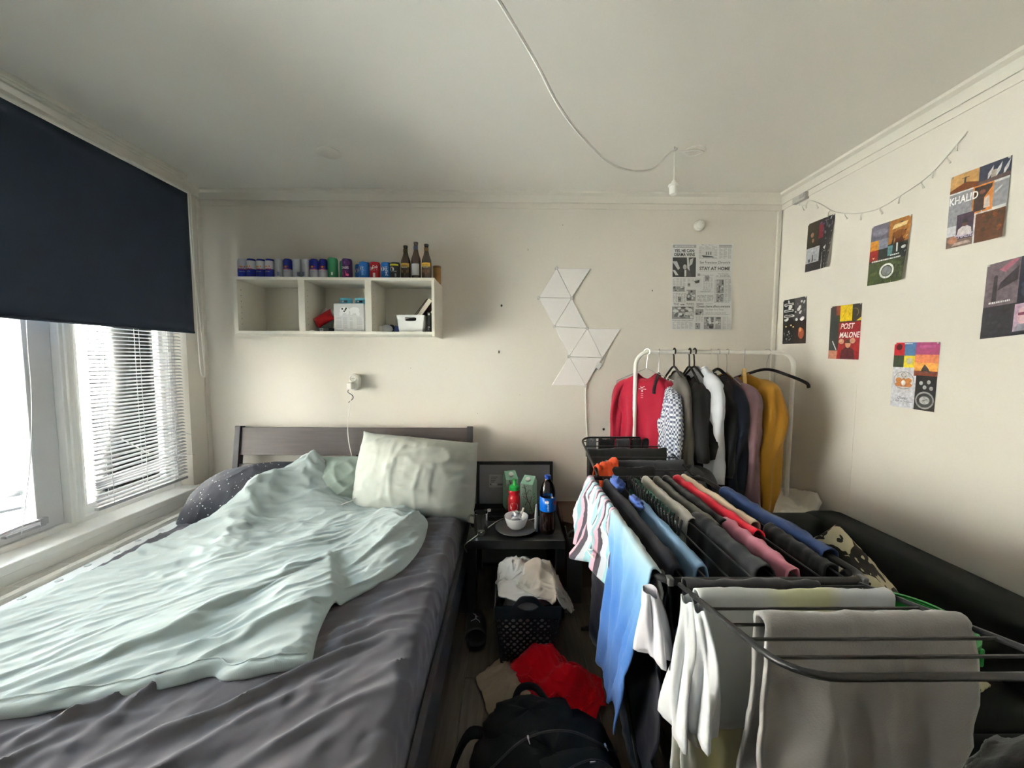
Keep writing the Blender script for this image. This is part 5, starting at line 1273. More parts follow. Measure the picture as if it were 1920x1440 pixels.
# ================================================================ BEDSIDE
m_black = M('black_lacquer', (.014, .014, .015), .28)
m_bpl = M('black_plastic', (.025, .025, .028), .45)
NX0, NX1, NY0, NY1, NZ = -.222, .322, 1.995, 2.525, .45
ns = thing('bedside_table', 'square black side table between bed and drying rack', 'table', ((NX0+NX1)/2, (NY0+NY1)/2, 0))
def nsp(name, b, **k): o = b.build(name, m_black, ns, smooth=False, **k); o.location -= ns.location
nsp('table_top', MB().span((NX0, NY0, NZ-.05), (NX1, NY1, NZ)), bevel=.003)
for x in (NX0+.025, NX1-.025):
    for y in (NY0+.025, NY1-.025): nsp('leg', MB().span((x-.025, y-.025, 0), (x+.025, y+.025, NZ-.05)), bevel=.002)
# picture frame turned to the wall, leaning behind the table
fo = np.array([-.219, 2.535, 0.0]); fw, fh, ft = .54, .727, radians(6)
pf = thing('picture_frame', 'large black picture frame seen from its grey back, leaning on the wall', 'picture frame', fo); pf.rotation_euler = (-ft, 0, 0)
for nm, a, c in (('frame_rail', (0, -.012, 0), (fw, .012, .022)), ('frame_rail', (0, -.012, fh-.022), (fw, .012, fh)), ('frame_stile', (0, -.012, .022), (.022, .012, fh-.022)), ('frame_stile', (fw-.022, -.012, .022), (fw, .012, fh-.022))):
    MB().span(a, c).build(nm, m_bpl, pf, smooth=False, bevel=.002)
MB().span((.022, -.004, .022), (fw-.022, .004, fh-.022)).build('backing_board', M('grey_board', (.30, .30, .32), .6, var=.06, vscale=4), pf, smooth=False)
p = Print(plane_map((0, -.0042, 0), (1, 0, 0), (0, 0, 1)))
p.rect(.09, .545, .215, .635, K(.50))
for k in range(4): p.rect(.10, .615-k*.012, .10+.05-.008*k, .620-k*.012, K(.2))
p.rect(.098, .56, .104, .572, K(.05)); p.rect(.112, .558, .142, .574, K(.62)); p.rect(.15, .558, .185, .572, K(.2)); p.poly([(.10, .545), (.15, .545), (.12, .53)], K(.36))
p.build('paper_sticker', pf)
ZT = NZ+.0008
m_cg = M('clear_glass', (.9, .92, .92), .02, trans=1.0, ior=1.45)
m_glassware = glass_mat('thin_glass', (.90, .92, .92))
# glass mug
g0 = PZ(902, 1001, NZ); t = thing('glass_mug', 'empty clear glass mug with handle at the left front of the table', 'mug', (g0[0], g0[1], ZT))
MB().lathe([(.006, .008), (.033, .009), (.036, .02), (.037, .125), (.0385, .126), (.040, .125), (.039, .02), (.036, .003), (.03, 0), (.004, 0)], 32, cap=False).build('mug_body', m_glassware, t)
MB().tube(spline([(-.037, .0, .105), (-.062, .0, .108), (-.072, 0, .085), (-.068, 0, .055), (-.055, 0, .035), (-.037, 0, .032)], 24), .005, 8).build('handle', m_glassware, t)
# dark plate, bowl and what is in it
g1 = PZ(967, 990, NZ+.01); t = thing('dinner_plate', 'dark grey round plate under the white bowl', 'plate', (g1[0], g1[1], ZT))
MB().lathe([(.004, .004), (.07, .004), (.085, .009), (.118, .016), (.120, .0175), (.118, .0185), (.084, .0125), (.068, .008), (.003, .0075)], 40, cap=False).build('plate_body', M('grey_stoneware', (.10, .10, .105), .3), t)
MB().lathe([(.066, 0), (.07, .001), (.072, .005), (.06, .005)], 32).build('foot_ring', M('grey_stoneware', (.10, .10, .105), .3), t)
gbw = g1+np.array([.003, .004, 0]); t = thing('bowl', 'small white bowl holding wrappers on the dark plate', 'bowl', (gbw[0], gbw[1], ZT+.0078))
MB().lathe([(.004, .006), (.03, .007), (.052, .028), (.064, .058), (.068, .0735), (.0695, .074), (.0705, .073), (.066, .055), (.055, .022), (.036, .002), (.03, 0), (.003, 0)], 36, cap=False).build('bowl_body', M('white_glaze', (.78, .79, .79), .2), t)
MB().tube([(.0, .0, .03), (.03, -.01, .085), (.042, -.012, .125)], [.004, .004, .006], 8).build('spoon_handle', M('horn_plastic', (.55, .52, .44), .35), t)
o = lump('wrapper', .06, .05, .05, M('foil_wrap', (.55, .55, .57), .25, metal=.6, bump=.8, bscale=60, bdist=.01), (gbw[0]-.006, gbw[1]-.008, ZT+.05), 21, .6, rot(.3, .4, .2), 26, 16); tag(o, 'crumpled silver foil wrapper sticking out of the white bowl', 'wrapper')
q = Print(plane_map((-.026, -.026, .035), (1, 0, .1), (.1, .05, 1)))
q.text('LION', .022, .008, .012, (.04, .05, .12), width=.028, bold=.02) if False else None
for k in range(5): q.rect(.004+k*.008, .004, .008+k*.008, .018-.003*(k % 3), (.06, .07, .16))
q.build('wrapper_print', o)
# red sports bottle with green cap
g3 = PZ(964, 971, NZ); t = thing('sports_bottle', 'red sports bottle with a green cap and white ball print', 'bottle', (g3[0], g3[1], ZT))
m_rb = M('bottle_red', srgb(186, 22, 34), .35)
MB().lathe([(.034, 0), (.037, .004), (.037, .13), (.034, .142), (.030, .15), (.030, .156), (.036, .166), (.036, .178), (.031, .184)], 32).build('bottle_body', m_rb, t)
MB().lathe([(.034, .182), (.035, .186), (.035, .202), (.028, .210), (.015, .214), (.010, .222), (.010, .236), (.013, .238), (.013, .248), (.008, .25)], 28).build('bottle_cap', M('cap_green', srgb(30, 140, 60), .35), t)
p = Print(cyl_map((0, 0, 0), .037, -pi/2-.05))
p.ell(0, .085, .026, .026, srgb(222, 196, 200), 24)
for a in (0, 2.1, 4.2):
    for rr in (.010, .018): p.line([(rr*cos(a)-.014*sin(a), .085+rr*sin(a)+.014*cos(a)), (rr*1.1*cos(a), .085+rr*1.1*sin(a)), (rr*cos(a+1.2), .085+rr*sin(a+1.2))], .0022, srgb(180, 24, 36))
for k in range(6): p.rect(-.022+k*.0075, .045, -.018+k*.0075, .054-(k % 2)*.002, srgb(222, 196, 200))
p.build('ball_print', t)
# two tall drink cartons
m_ctn = M('carton_mint', srgb(150, 200, 176), .45)
def carton(px_, py_, rz, label, h=.235, w=.085):
    g = PZ(px_, py_, NZ); t = thing('drink_carton', label, 'carton', (g[0], g[1], ZT), rz, 'drink cartons on the bedside table'); a = w/2; z1 = h-.04
    V = [(-a, -a, 0), (a, -a, 0), (a, a, 0), (-a, a, 0), (-a, -a, z1), (a, -a, z1), (a, a, z1), (-a, a, z1), (-a*.9, a*.55, h), (a*.9, a*.55, h)]
    MB().add(V, [(3, 2, 1, 0), (0, 1, 5, 4), (1, 2, 6, 5), (2, 3, 7, 6), (3, 0, 4, 7), (4, 5, 9, 8), (6, 7, 8, 9), (5, 6, 9), (7, 4, 8)]).build('carton_body', m_ctn, t, smooth=False, bevel=.0015)
    n = np.cross((1, 0, 0), np.array([0, a*1.55, h-z1])); n /= np.linalg.norm(n); c = np.array([0, -a*.25, (z1+h)/2-.002])
    cap = MB().lathe([(.016, 0), (.017, .003), (.017, .012), (.012, .014)], 20, c, np.array(Vector((0, 0, 1)).rotation_difference(Vector(n)).to_matrix())); cap.build('screw_cap', M('cap_pale', (.62, .70, .66), .35), t)
    f = plane_map((-a, -a, 0), (1, 0, 0), (0, 0, 1)); p = Print(f)
    r = random.Random(px_)
    for k in range(4): p.rect(0.001, z1*k/4, w-.001, z1*(k+1)/4, tuple(x*(1-.05*(3-k)) for x in srgb(176, 206, 188)))
    tr_ = [(w*.95, .02), (w*.8, .06), (w*.62, .085), (w*.5, .12), (w*.42, .16), (w*.28, z1-.005)]
    p.line(spline(tr_, 20), .0045, (.05, .05, .05))
    for (x0, y0, x1, y1) in ((.62, .085, .2, .11), (.5, .12, .75, .16), (.42, .16, .15, .17), (.8, .06, .95, .12), (.62, .085, .4, .05)): p.line([(w*x0, y0), (w*(x0+x1)/2, (y0+y1)/2+.004), (w*x1, y1)], .0026, (.06, .05, .05))
    for k in range(34): p.ell(r.uniform(.06, .94)*w, r.uniform(.05, .95)*z1, .003, .0026, r.choice([srgb(190, 90, 90), srgb(210, 150, 140), srgb(120, 50, 56), (.75, .78, .74)]), 7)
    p.text('GREEN TEA', w*.74, z1*.35, .012, srgb(180, 60, 60), width=.07, rz=pi/2*.0) if False else None
    p.build('blossom_print', t)
    s2 = Print(plane_map((a, -a, 0), (0, 1, 0), (0, 0, 1)))
    for k in range(6): s2.rect(.012, .03+k*.018, w-.02-(k % 3)*.01, .036+k*.018, srgb(90, 130, 112))
    s2.build('side_print', t)
carton(957, 951, radians(14), 'mint green drink carton behind the red bottle, taller one on the left', .245)
carton(991, 958, radians(-24), 'mint green drink carton with blossom branches beside the cola bottle', .232)
# clear plastic tray and remote
g4 = PZ(932, 972, NZ); t = thing('plastic_tray', 'low clear plastic tray behind the glass mug', 'tray', (g4[0], g4[1], ZT))
V = MB(); 
for a, c in (((-.07, -.035, 0), (.07, .035, .002)), ((-.072, -.037, 0), (-.070, .037, .045)), ((.070, -.037, 0), (.072, .037, .045)), ((-.072, -.037, 0), (.072, -.035, .045)), ((-.072, .035, 0), (.072, .037, .045)), ((-.078, -.043, .043), (.078, -.037, .045)), ((-.078, .037, .043), (.078, .043, .045))): V.span(a, c)
V.build('tray_body', m_glassware, t, smooth=False)
MB().lathe([(.011, 0), (.012, .012), (.006, .014)], 14, (-.05, .0, .046)).build('tray_knob', m_wplast, t)
# big cola bottle
g5 = PZ(1025, 1001, NZ); t = thing('cola_bottle', 'large plastic cola bottle with blue label and cap, half full', 'bottle', (g5[0]+.005, g5[1]+.02, ZT))
m_cola = M('cola_liquid', (.012, .006, .005), .05, spec=.6)
MB().lathe([(.022, .004), (.036, 0), (.043, .012), (.044, .03), (.0435, .17), (.0435, .20), (.004, .20)], 36).build('cola', m_cola, t)
MB().lathe([(.0442, .20), (.0445, .235), (.040, .265), (.028, .295), (.0155, .315), (.0145, .322)], 36, cap=False).build('bottle_shoulder', m_glassware, t)
MB().lathe([(.0165, .316), (.0175, .320), (.0172, .336), (.014, .338)], 24).build('bottle_cap', M('cap_blue', srgb(24, 62, 150), .35), t)
lab = MB().lathe([(.0447, .135), (.0452, .136), (.0452, .214), (.0447, .215)], 40, cap=False); lab.build('label_sleeve', M('pepsi_blue', srgb(0, 92, 190), .35), t)
p = Print(cyl_map((0, 0, 0), .0453, -pi/2-.1)); u, v = -.004, .192
p.ell(u, v, .011, .011, W_); p.poly([(u-.0095, v+.003), (u, v+.0105), (u+.0095, v+.003), (u, v+.005)], R_); p.poly([(u-.009, v-.004), (u, v-.001), (u+.009, v-.004), (u, v-.0105)], B_)
p.text('pepsi', .0, .178, .010, W_, rz=-pi/2, align='l', width=.036, bold=.01); p.ell(.048, .185, .013, .013, R_); p.build('label_print', t)
o = MB().lathe([(.008, 0), (.010, .004), (.010, .09), (.007, .14), (.004, .16)], 16).build('toothbrush', M('silver_plastic', (.5, .52, .54), .3, metal=.3), loc=(g5[0]-.058, g5[1]+.03, ZT)); tag(o, 'slim silver white tube standing left of the cola bottle', 'tube')
cw = [(-.235, 2.10, .33), (-.24, 2.03, .40), (-.22, 1.985, .445), (-.20, 2.0, .4535), (-.14, 2.10, .4535), (-.02, 2.28, .4535), (.12, 2.25, .4535), (.2, 2.3, .4535)]
o = MB().tube(spline(cw, 50), .0026, 6).build('white_cable', m_wplast); tag(o, 'thin white cable lying across the black side table', 'cable')
# boxes right of the table
o = thing('cardboard_box', 'brown cardboard box on the floor right of the side table', 'box', (.44, 2.40, 0))
MB().box((0, 0, .235), (.20, .24, .47)).build('carton', M('brown_card', srgb(72, 52, 40), .8, var=.08), o, smooth=False, bevel=.003)
MB().box((-.05, -.115, .475), (.095, .2, .004), rot(.15, .25, 0)).build('flap', M('brown_card', srgb(72, 52, 40), .8), o, smooth=False)
o = thing('folded_stand', 'folded dark grey metal stand leaning beside the cardboard box', 'stand', (.40, 2.13, 0))
mg = M('gunmetal', (.10, .10, .105), .4, metal=.5)
MB().box((0, 0, .2), (.09, .012, .40)).build('panel', mg, o, smooth=False, bevel=.004)
MB().tube(arc((0, 0, .40), .045, 0, pi, 14, (0, 2)), .006, 8).build('hoop', mg, o)
MB().tube([(-.045, 0, .40), (-.06, 0, .47)], .005, 6).build('prong', mg, o)
MB().tube([(.03, 0, .40), (.02, .03, .52)], .005, 6).build('prong', mg, o)

# ================================================================ ON THE FLOOR
# laundry basket with pierced sides
m_bask = M('basket_plastic', (.018, .022, .026), .4)
bk = thing('laundry_basket', 'black pierced plastic laundry basket in front of the side table', 'basket', (.095, 1.80, 0))
def pierced(w0, w1, h0, h1, nx, ny, tf, hr=.32):
    """wall of width w0 (low) to w1 (high) with round holes in staggered rows; tf maps (u,z)"""
    b = MB(); n = 8; r = random.Random(4)
    for j in range(ny):
        for i in range(nx):
            u0, u1 = -1+2*i/nx, -1+2*(i+1)/nx; z0, z1 = h0+(h1-h0)*j/ny, h0+(h1-h0)*(j+1)/ny
            cu, cz = (u0+u1)/2, (z0+z1)/2; k = hr*r.choice((.55, .8, 1.0, 1.0)); V = []
            for a in np.arange(n)*2*pi/n+pi/8:
                c, s = cos(a), sin(a); m_ = 1/max(abs(c), abs(s)); V.append((cu+c*m_*(u1-u0)/2, cz+s*m_*(z1-z0)/2))
            for a in np.arange(n)*2*pi/n+pi/8: V.append((cu+cos(a)*(u1-u0)*k, cz+sin(a)*(z1-z0)*k))
            P3 = [tf(u*(w0+(w1-w0)*z/h1)/2, z) for u, z in V]
            b.add(P3, [(q, (q+1) % n, n+(q+1) % n, n+q) for q in range(n)])
    return b
BW0, BW1, BD0, BD1, BH = .24, .30, .28, .35, .33
sl_ = lambda z, a, c: a+(c-a)*z/BH
pierced(BW0, BW1, .02, .27, 9, 8, lambda u, z: (u, -sl_(z, BD0, BD1)/2, z)).build('front_wall', m_bask, bk, smooth=False, solid=.004)
pierced(BW0, BW1, .02, .27, 9, 8, lambda u, z: (u, sl_(z, BD0, BD1)/2, z)).build('back_wall', m_bask, bk, smooth=False, solid=.004)
for s in (-1, 1): pierced(BD0, BD1, .02, .27, 10, 8, lambda u, z: (s*sl_(z, BW0, BW1)/2, u, z)).build('side_wall', m_bask, bk, smooth=False, solid=.004)
# rim with a raised grip front and back
for s in (-1, 1):
    n = 40; V = []; us = np.linspace(-1, 1, n); y = s*sl_(.30, BD0, BD1)/2
    top = .318+.055*np.exp(-(us/.40)**4); lo_ = np.full(n, .268)
    b = MB(); pts = []
    inn = lambda u: (.325+.020*np.sqrt(np.clip(1-(u/.30)**2, 0, 1)), .325-.022*np.sqrt(np.clip(1-(u/.30)**2, 0, 1)))
    for i in range(n-1):
        for (f0, f1) in ((lambda u, k: lo_[k], lambda u, k: (inn(u)[1] if abs(u) < .30 else .325)), (lambda u, k: (inn(u)[0] if abs(u) < .30 else .325), lambda u, k: top[k])):
            q = [(us[i], f0(us[i], i)), (us[i+1], f0(us[i+1], i+1)), (us[i+1], max(f1(us[i+1], i+1), f0(us[i+1], i+1))), (us[i], max(f1(us[i], i), f0(us[i], i)))]
            b.add([(u*BW1/2, y, z) for u, z in q], [(0, 1, 2, 3)])
    b.build('grip_rim', m_bask, bk, smooth=False, solid=.007)
for s in (-1, 1): MB().span((s*BW1/2-.004, -BD1/2, .262), (s*BW1/2+.004, BD1/2, .32)).build('side_rim', m_bask, bk, smooth=False, bevel=.002)
MB().span((-BW0/2, -BD0/2, .003), (BW0/2, BD0/2, .02)).build('basket_floor', m_bask, bk, smooth=False)
# towels heaped in the basket
m_towel = cloth_mat('terry_white', srgb(214, 208, 202), var=.05, weave=350, bump=.6, sheen=.3, crease=(11, .012))
m_beige = cloth_mat('terry_beige', srgb(186, 176, 162), var=.06, weave=350, bump=.6, sheen=.3)
def heap(name, cx, cy, w_, d_, basef, mat, label, cat, ex=.25, seed=1, n=64, floor=None, steps=70, bend=.3, rz=0, thick=.006, jit=.01, fold=.014):
    u = np.linspace(-1, 1, n); X, Y = np.meshgrid(u*w_/2, u*d_/2); c, s = cos(rz), sin(rz)
    # rounded outline so that it does not read as a square
    k = 1-.16*np.clip(np.abs(X/(w_/2))+np.abs(Y/(d_/2))-1, 0, 1); X, Y = X*k, Y*k
    x = cx+X*c-Y*s; y = cy+X*s+Y*c
    P = np.dstack([x, y, basef(x, y)+.01+.03*vnoise(x*9+seed, y*9)+.02*vnoise(x*18+seed*3, y*18)])
    def col(P): P[..., 2] = np.maximum(P[..., 2], basef(P[..., 0], P[..., 1])+.003)
    P = relax(P, steps, 3, ex, None, g=.0007, collide=col, jitter=jit, bend=bend, seed=seed, damp=.86)
    P = smooth_grid(P, 2)
    P[..., 2] += fold*(creases(P[..., 0], P[..., 1], seed*1.3, 7, 15, seed)+.8*creases(P[..., 0], P[..., 1], seed*1.3+1.2, 7, 18, seed+4))
    o = MB().grid(P).build(name, mat, solid=thick, sharp=180); return tag(o, label, cat), P
def bf(x, y):
    h = .34+.0*x+.055*g2(x, y, .03, 1.88, .07, .07)+.06*g2(x, y, .15, 1.84, .06, .06)+.02*g2(x, y, .0, 1.72, .06, .05)
    dx = np.clip(np.abs(x-.095)-.135, 0, 9); dy = np.clip(np.abs(y-1.80)-.155, 0, 9)
    return np.clip(np.maximum(h, .30)-2.2*np.hypot(dx, dy), .0, 1)
heap('bath_towel', .085, 1.81, .30, .34, bf, m_towel, 'crumpled off-white towel heaped in the laundry basket', 'towel', lambda P: .22*np.clip(1.1-((P[..., 0]-.085)/.15)**2-((P[..., 1]-1.815)/.16)**2, 0, 1), 5, 84, jit=.01, fold=.02)
def bf2(x, y): return np.where(x < .225, bf(x, y)+.012, np.maximum(.16, .36-1.6*np.clip(x-.225, 0, 1)))
heap('hand_towel', .215, 1.775, .25, .27, bf2, m_beige, 'beige towel hanging over the right side of the laundry basket', 'towel', .22, 12, 60, rz=-.5, jit=.01)
o = lump('washcloth', .235, .265, .30, m_towel, (.095, 1.80, .022), 31, .10, None, 40, 24, power=.35); tag(o, 'whitish laundry filling the basket behind its holes', 'laundry')
# red cloth heap with a beige shirt under it
def bf3(x, y): return .14*g2(x, y, .13, 1.60, .10, .07)+.13*g2(x, y, .27, 1.50, .10, .07)+.06*g2(x, y, .22, 1.64, .05, .04)+.05*g2(x, y, .16, 1.46, .05, .05)
m_red = cloth_mat('red_fleece', srgb(206, 8, 28), var=.06, weave=500, bump=.4, sheen=.1, crease=(8, .015))
heap('red_shirt', .205, 1.545, .40, .30, bf3, m_red, 'bright red shirt dropped in a heap on the floor', 'shirt', .24, 8, 84, rz=radians(-24), jit=.012, fold=.022)
def bf4(x, y): return .05*g2(x, y, .0, 1.55, .08, .10)+.03*g2(x, y, .06, 1.46, .06, .05)
heap('beige_shirt', .035, 1.525, .24, .30, bf4, cloth_mat('beige_cotton', srgb(150, 132, 112), var=.08), 'beige shirt sticking out from under the red one', 'shirt', .22, 17, 60, rz=.5, jit=.01)
# backpack
m_pack = cloth_mat('pack_nylon', (.0075, .0075, .0085), var=.15, weave=900, bump=.3, sheen=0, rough=.7, crease=(7, .02))
bp0 = np.array([.145, 1.075, 0]); pk_ = thing('backpack', 'black backpack lying on the floor at the picture bottom', 'backpack', bp0, radians(8))
lump('pack_body', .50, .42, .25, m_pack, (0, 0, .0), 41, .12, None, 40, 26, power=.62, par=pk_)
lump('front_pocket', .34, .24, .10, m_pack, (.03, -.10, .15), 44, .16, None, 34, 20, power=.6, par=pk_)
lump('top_flap', .30, .16, .10, m_pack, (-.05, .14, .15), 47, .2, None, 30, 18, power=.7, par=pk_)
MB().tube(spline([(-.10, .20, .18), (-.06, .27, .20), (.0, .27, .20), (.04, .20, .19)], 20), .012, 8).build('grab_handle', m_pack, pk_)
st = spline([(-.18, .16, .15), (-.26, .13, .19), (-.32, .05, .12), (-.30, -.03, .05), (-.24, -.12, .03), (-.18, -.22, .02)], 30)
P = np.stack([st+np.array([0, -.022, .004]), st+np.array([0, .022, 0])], 0); MB().grid(P).build('shoulder_strap', m_pack, pk_, solid=.006)
m_zip = M('zip_metal', (.5, .5, .52), .3, metal=.9)
zp = spline([(-.20, -.02, .235), (-.08, .03, .262), (.06, .03, .265), (.2, -.02, .225)], 30)
m_zl = M('zip_tape', (.010, .010, .011), .5)
MB().tube(zp, .0035, 6).build('zip_line', m_zl, pk_)
MB().box((-.075, .025, .270), (.005, .010, .004)).tube([(-.075, .02, .270), (-.073, .006, .268)], .0016, 6).build('zip_pull', m_zip, pk_)
MB().box((.165, -.01, .243), (.005, .010, .004)).tube([(.165, -.012, .243), (.169, -.024, .238)], .0016, 6).build('zip_pull', m_zip, pk_)
MB().box((.10, -.07, .268), (.016, .006, .004)).build('zip_pull', m_zip, pk_)
MB().tube(spline([(-.13, -.16, .25), (0, -.09, .270), (.12, -.07, .268), (.2, -.14, .24)], 26), .003, 6).build('zip_line', m_zl, pk_)
# slide sandal with a white jumping-figure emblem
sl0 = np.array([-.165, 1.905, 0]); sd = thing('slide_sandal', 'black slide sandal with a white emblem beside the bed', 'sandal', sl0, radians(4))
outl = [(0, -.145), (.03, -.14), (.05, -.115), (.055, -.07), (.05, .0), (.042, .06), (.04, .10), (.028, .13), (0, .14), (-.028, .13), (-.04, .10), (-.042, .05), (-.047, .0), (-.052, -.07), (-.045, -.115), (-.025, -.14)]
V = []; n = len(outl)
for z, k in ((0, .96), (.012, 1), (.026, 1), (.032, .94), (.027, .82)):
    V += [(x*k, y*k, z) for x, y in outl]
Fc = [(i*n+k, i*n+(k+1) % n, (i+1)*n+(k+1) % n, (i+1)*n+k) for i in range(4) for k in range(n)]+[tuple(range(n)), tuple(4*n+k for k in range(n))[::-1]]
MB().add(V, Fc).build('sole', m_bpl, sd)
ys = np.linspace(-.085, .02, 10); aa = np.linspace(0, pi, 18)
P = np.array([[(-(.053+.004*0)*cos(a), y, .012+(.060+.02*(y+.085)/.1)*sin(a)**.8) for a in aa] for y in ys])
MB().grid(P).build('strap', M('strap_black', (.02, .02, .022), .4), sd, solid=.006)
def strap_map(U, Vv, off):
    a = pi/2-np.asarray(U)/.058; y = -.03+np.asarray(Vv); hgt = .060+.02*(y+.085)/.1+off+.004
    return np.stack([-(.053+.004+off)*np.cos(a)*-1*-1, y, .012+hgt*np.sin(a)**.8], -1)
p = Print(strap_map); wv = (.72, .72, .72)
def limb(*q, w=.005): p.line(q, w, wv)
s_ = 1.25
p.ell(.004*s_, .022*s_, .0032*s_, .0036*s_, wv, 10); limb((.0, .017*s_), (.0, .0), w=.007); limb((.001, .016*s_), (.009*s_, .024*s_), (.013*s_, .031*s_), w=.0032); limb((-.001, .015*s_), (-.010*s_, .010*s_), w=.003)
limb((0, .001), (-.012*s_, -.006*s_), (-.018*s_, -.015*s_), w=.0048); limb((0, .001), (.012*s_, -.003*s_), (.022*s_, -.004*s_), w=.0048)
p.build('emblem', sd)
# ================================================================ CLOTHES RAIL
m_rail = M('rail_white', (.84, .82, .78), .35)
RLX0, RLX1, RLY, RLZ = .783, 1.757, 2.28, 1.497
cr_ = thing('clothes_rail', 'white tubular clothes rail standing in the back right corner', 'clothes rail', ((RLX0+RLX1)/2, RLY, 0))
def crp(name, b, **k): o = b.build(name, m_rail, cr_, **k); o.location -= cr_.location
rr = .085
path = [(RLX0, RLY, .03), (RLX0, RLY, RLZ-rr)]+[tuple(p) for p in arc((RLX0+rr, RLY, RLZ-rr), rr, pi, pi/2, 9, (0, 2))][1:]+[(RLX0+.3, RLY, RLZ), (RLX1-.3, RLY, RLZ)]+[tuple(p) for p in arc((RLX1-rr, RLY, RLZ-rr), rr, pi/2, 0, 9, (0, 2))]+[(RLX1, RLY, .03)]
crp('hoop', MB().tube(path, .0125, 12))
for x in (RLX0, RLX1): crp('foot_bar', MB().tube([(x, RLY-.22, .014), (x, RLY+.22, .014)], .0125, 10))
crp('lower_rail', MB().tube([(RLX0, RLY, .10), (RLX1, RLY, .10)], .010, 10))

m_wire = M('wire_grey', (.45, .45, .46), .3, metal=.8); m_wood = M('pale_wood', srgb(196, 160, 96), .5, var=.1, vscale=20)
def hanger(x, th, kind, label, drop=.10, tilt=0):
    """hook over the rail, arms in the plane turned by th"""
    t = thing('coat_hanger', label, 'hanger', (x, RLY, RLZ), th, 'coat hangers on the rail')
    mt = {'wire': m_wire, 'black': M('hanger_black', (.015, .015, .016), .4), 'wood': m_wood, 'white': M('hanger_white', (.74, .70, .62), .4), 'dark': M('hanger_felt', srgb(34, 28, 34), .8)}[kind]
    hk = .0045 if kind == 'black' else .0018
    r = .017+hk
    hook = [(-r*.75, 0, -.012)]+[(r*cos(a), 0, r*sin(a)-.0) for a in np.linspace(pi*.95, -pi*.38, 12)]+[(.004, 0, -.045), (0, 0, -.06), (0, 0, -drop)]
    MB().tube(spline(hook, 30), hk, 7).build('hook', mt if kind in ('black', 'white') else m_wire, t)
    z = -drop
    if kind == 'wire':
        MB().tube([(0, 0, z), (-.20, 0, z-.085), (-.205, 0, z-.10), (.205, 0, z-.10), (.20, 0, z-.085), (0, 0, z)], .002, 6).build('arms', mt, t)
    elif kind == 'wood':
        MB().prism([(-.20, z-.095), (-.12, z-.045), (-.03, z-.004), (.03, z-.004), (.12, z-.045), (.20, z-.095), (.195, z-.108), (.1, z-.068), (0, z-.045), (-.1, z-.068), (-.195, z-.108)], 1, -.009, .009).build('arms', mt, t, smooth=False, bevel=.003)
    elif kind == 'dark':
        MB().tube(spline([(-.21, 0, z-.11), (-.195, 0, z-.08), (-.10, 0, z-.035), (0, 0, z-.004), (.10, 0, z-.035), (.195, 0, z-.08), (.21, 0, z-.11)], 30), [.009]*30, 8).build('arms', mt, t)
    else:
        MB().tube(spline([(-.20, 0, z-.095), (-.10, 0, z-.04), (0, 0, z), (.10, 0, z-.04), (.20, 0, z-.095)], 24), .0065, 8).build('arms', mt, t)
        MB().tube([(-.20, 0, z-.095), (.20, 0, z-.095)], .005, 8).build('trouser_bar', mt, t)
    return t
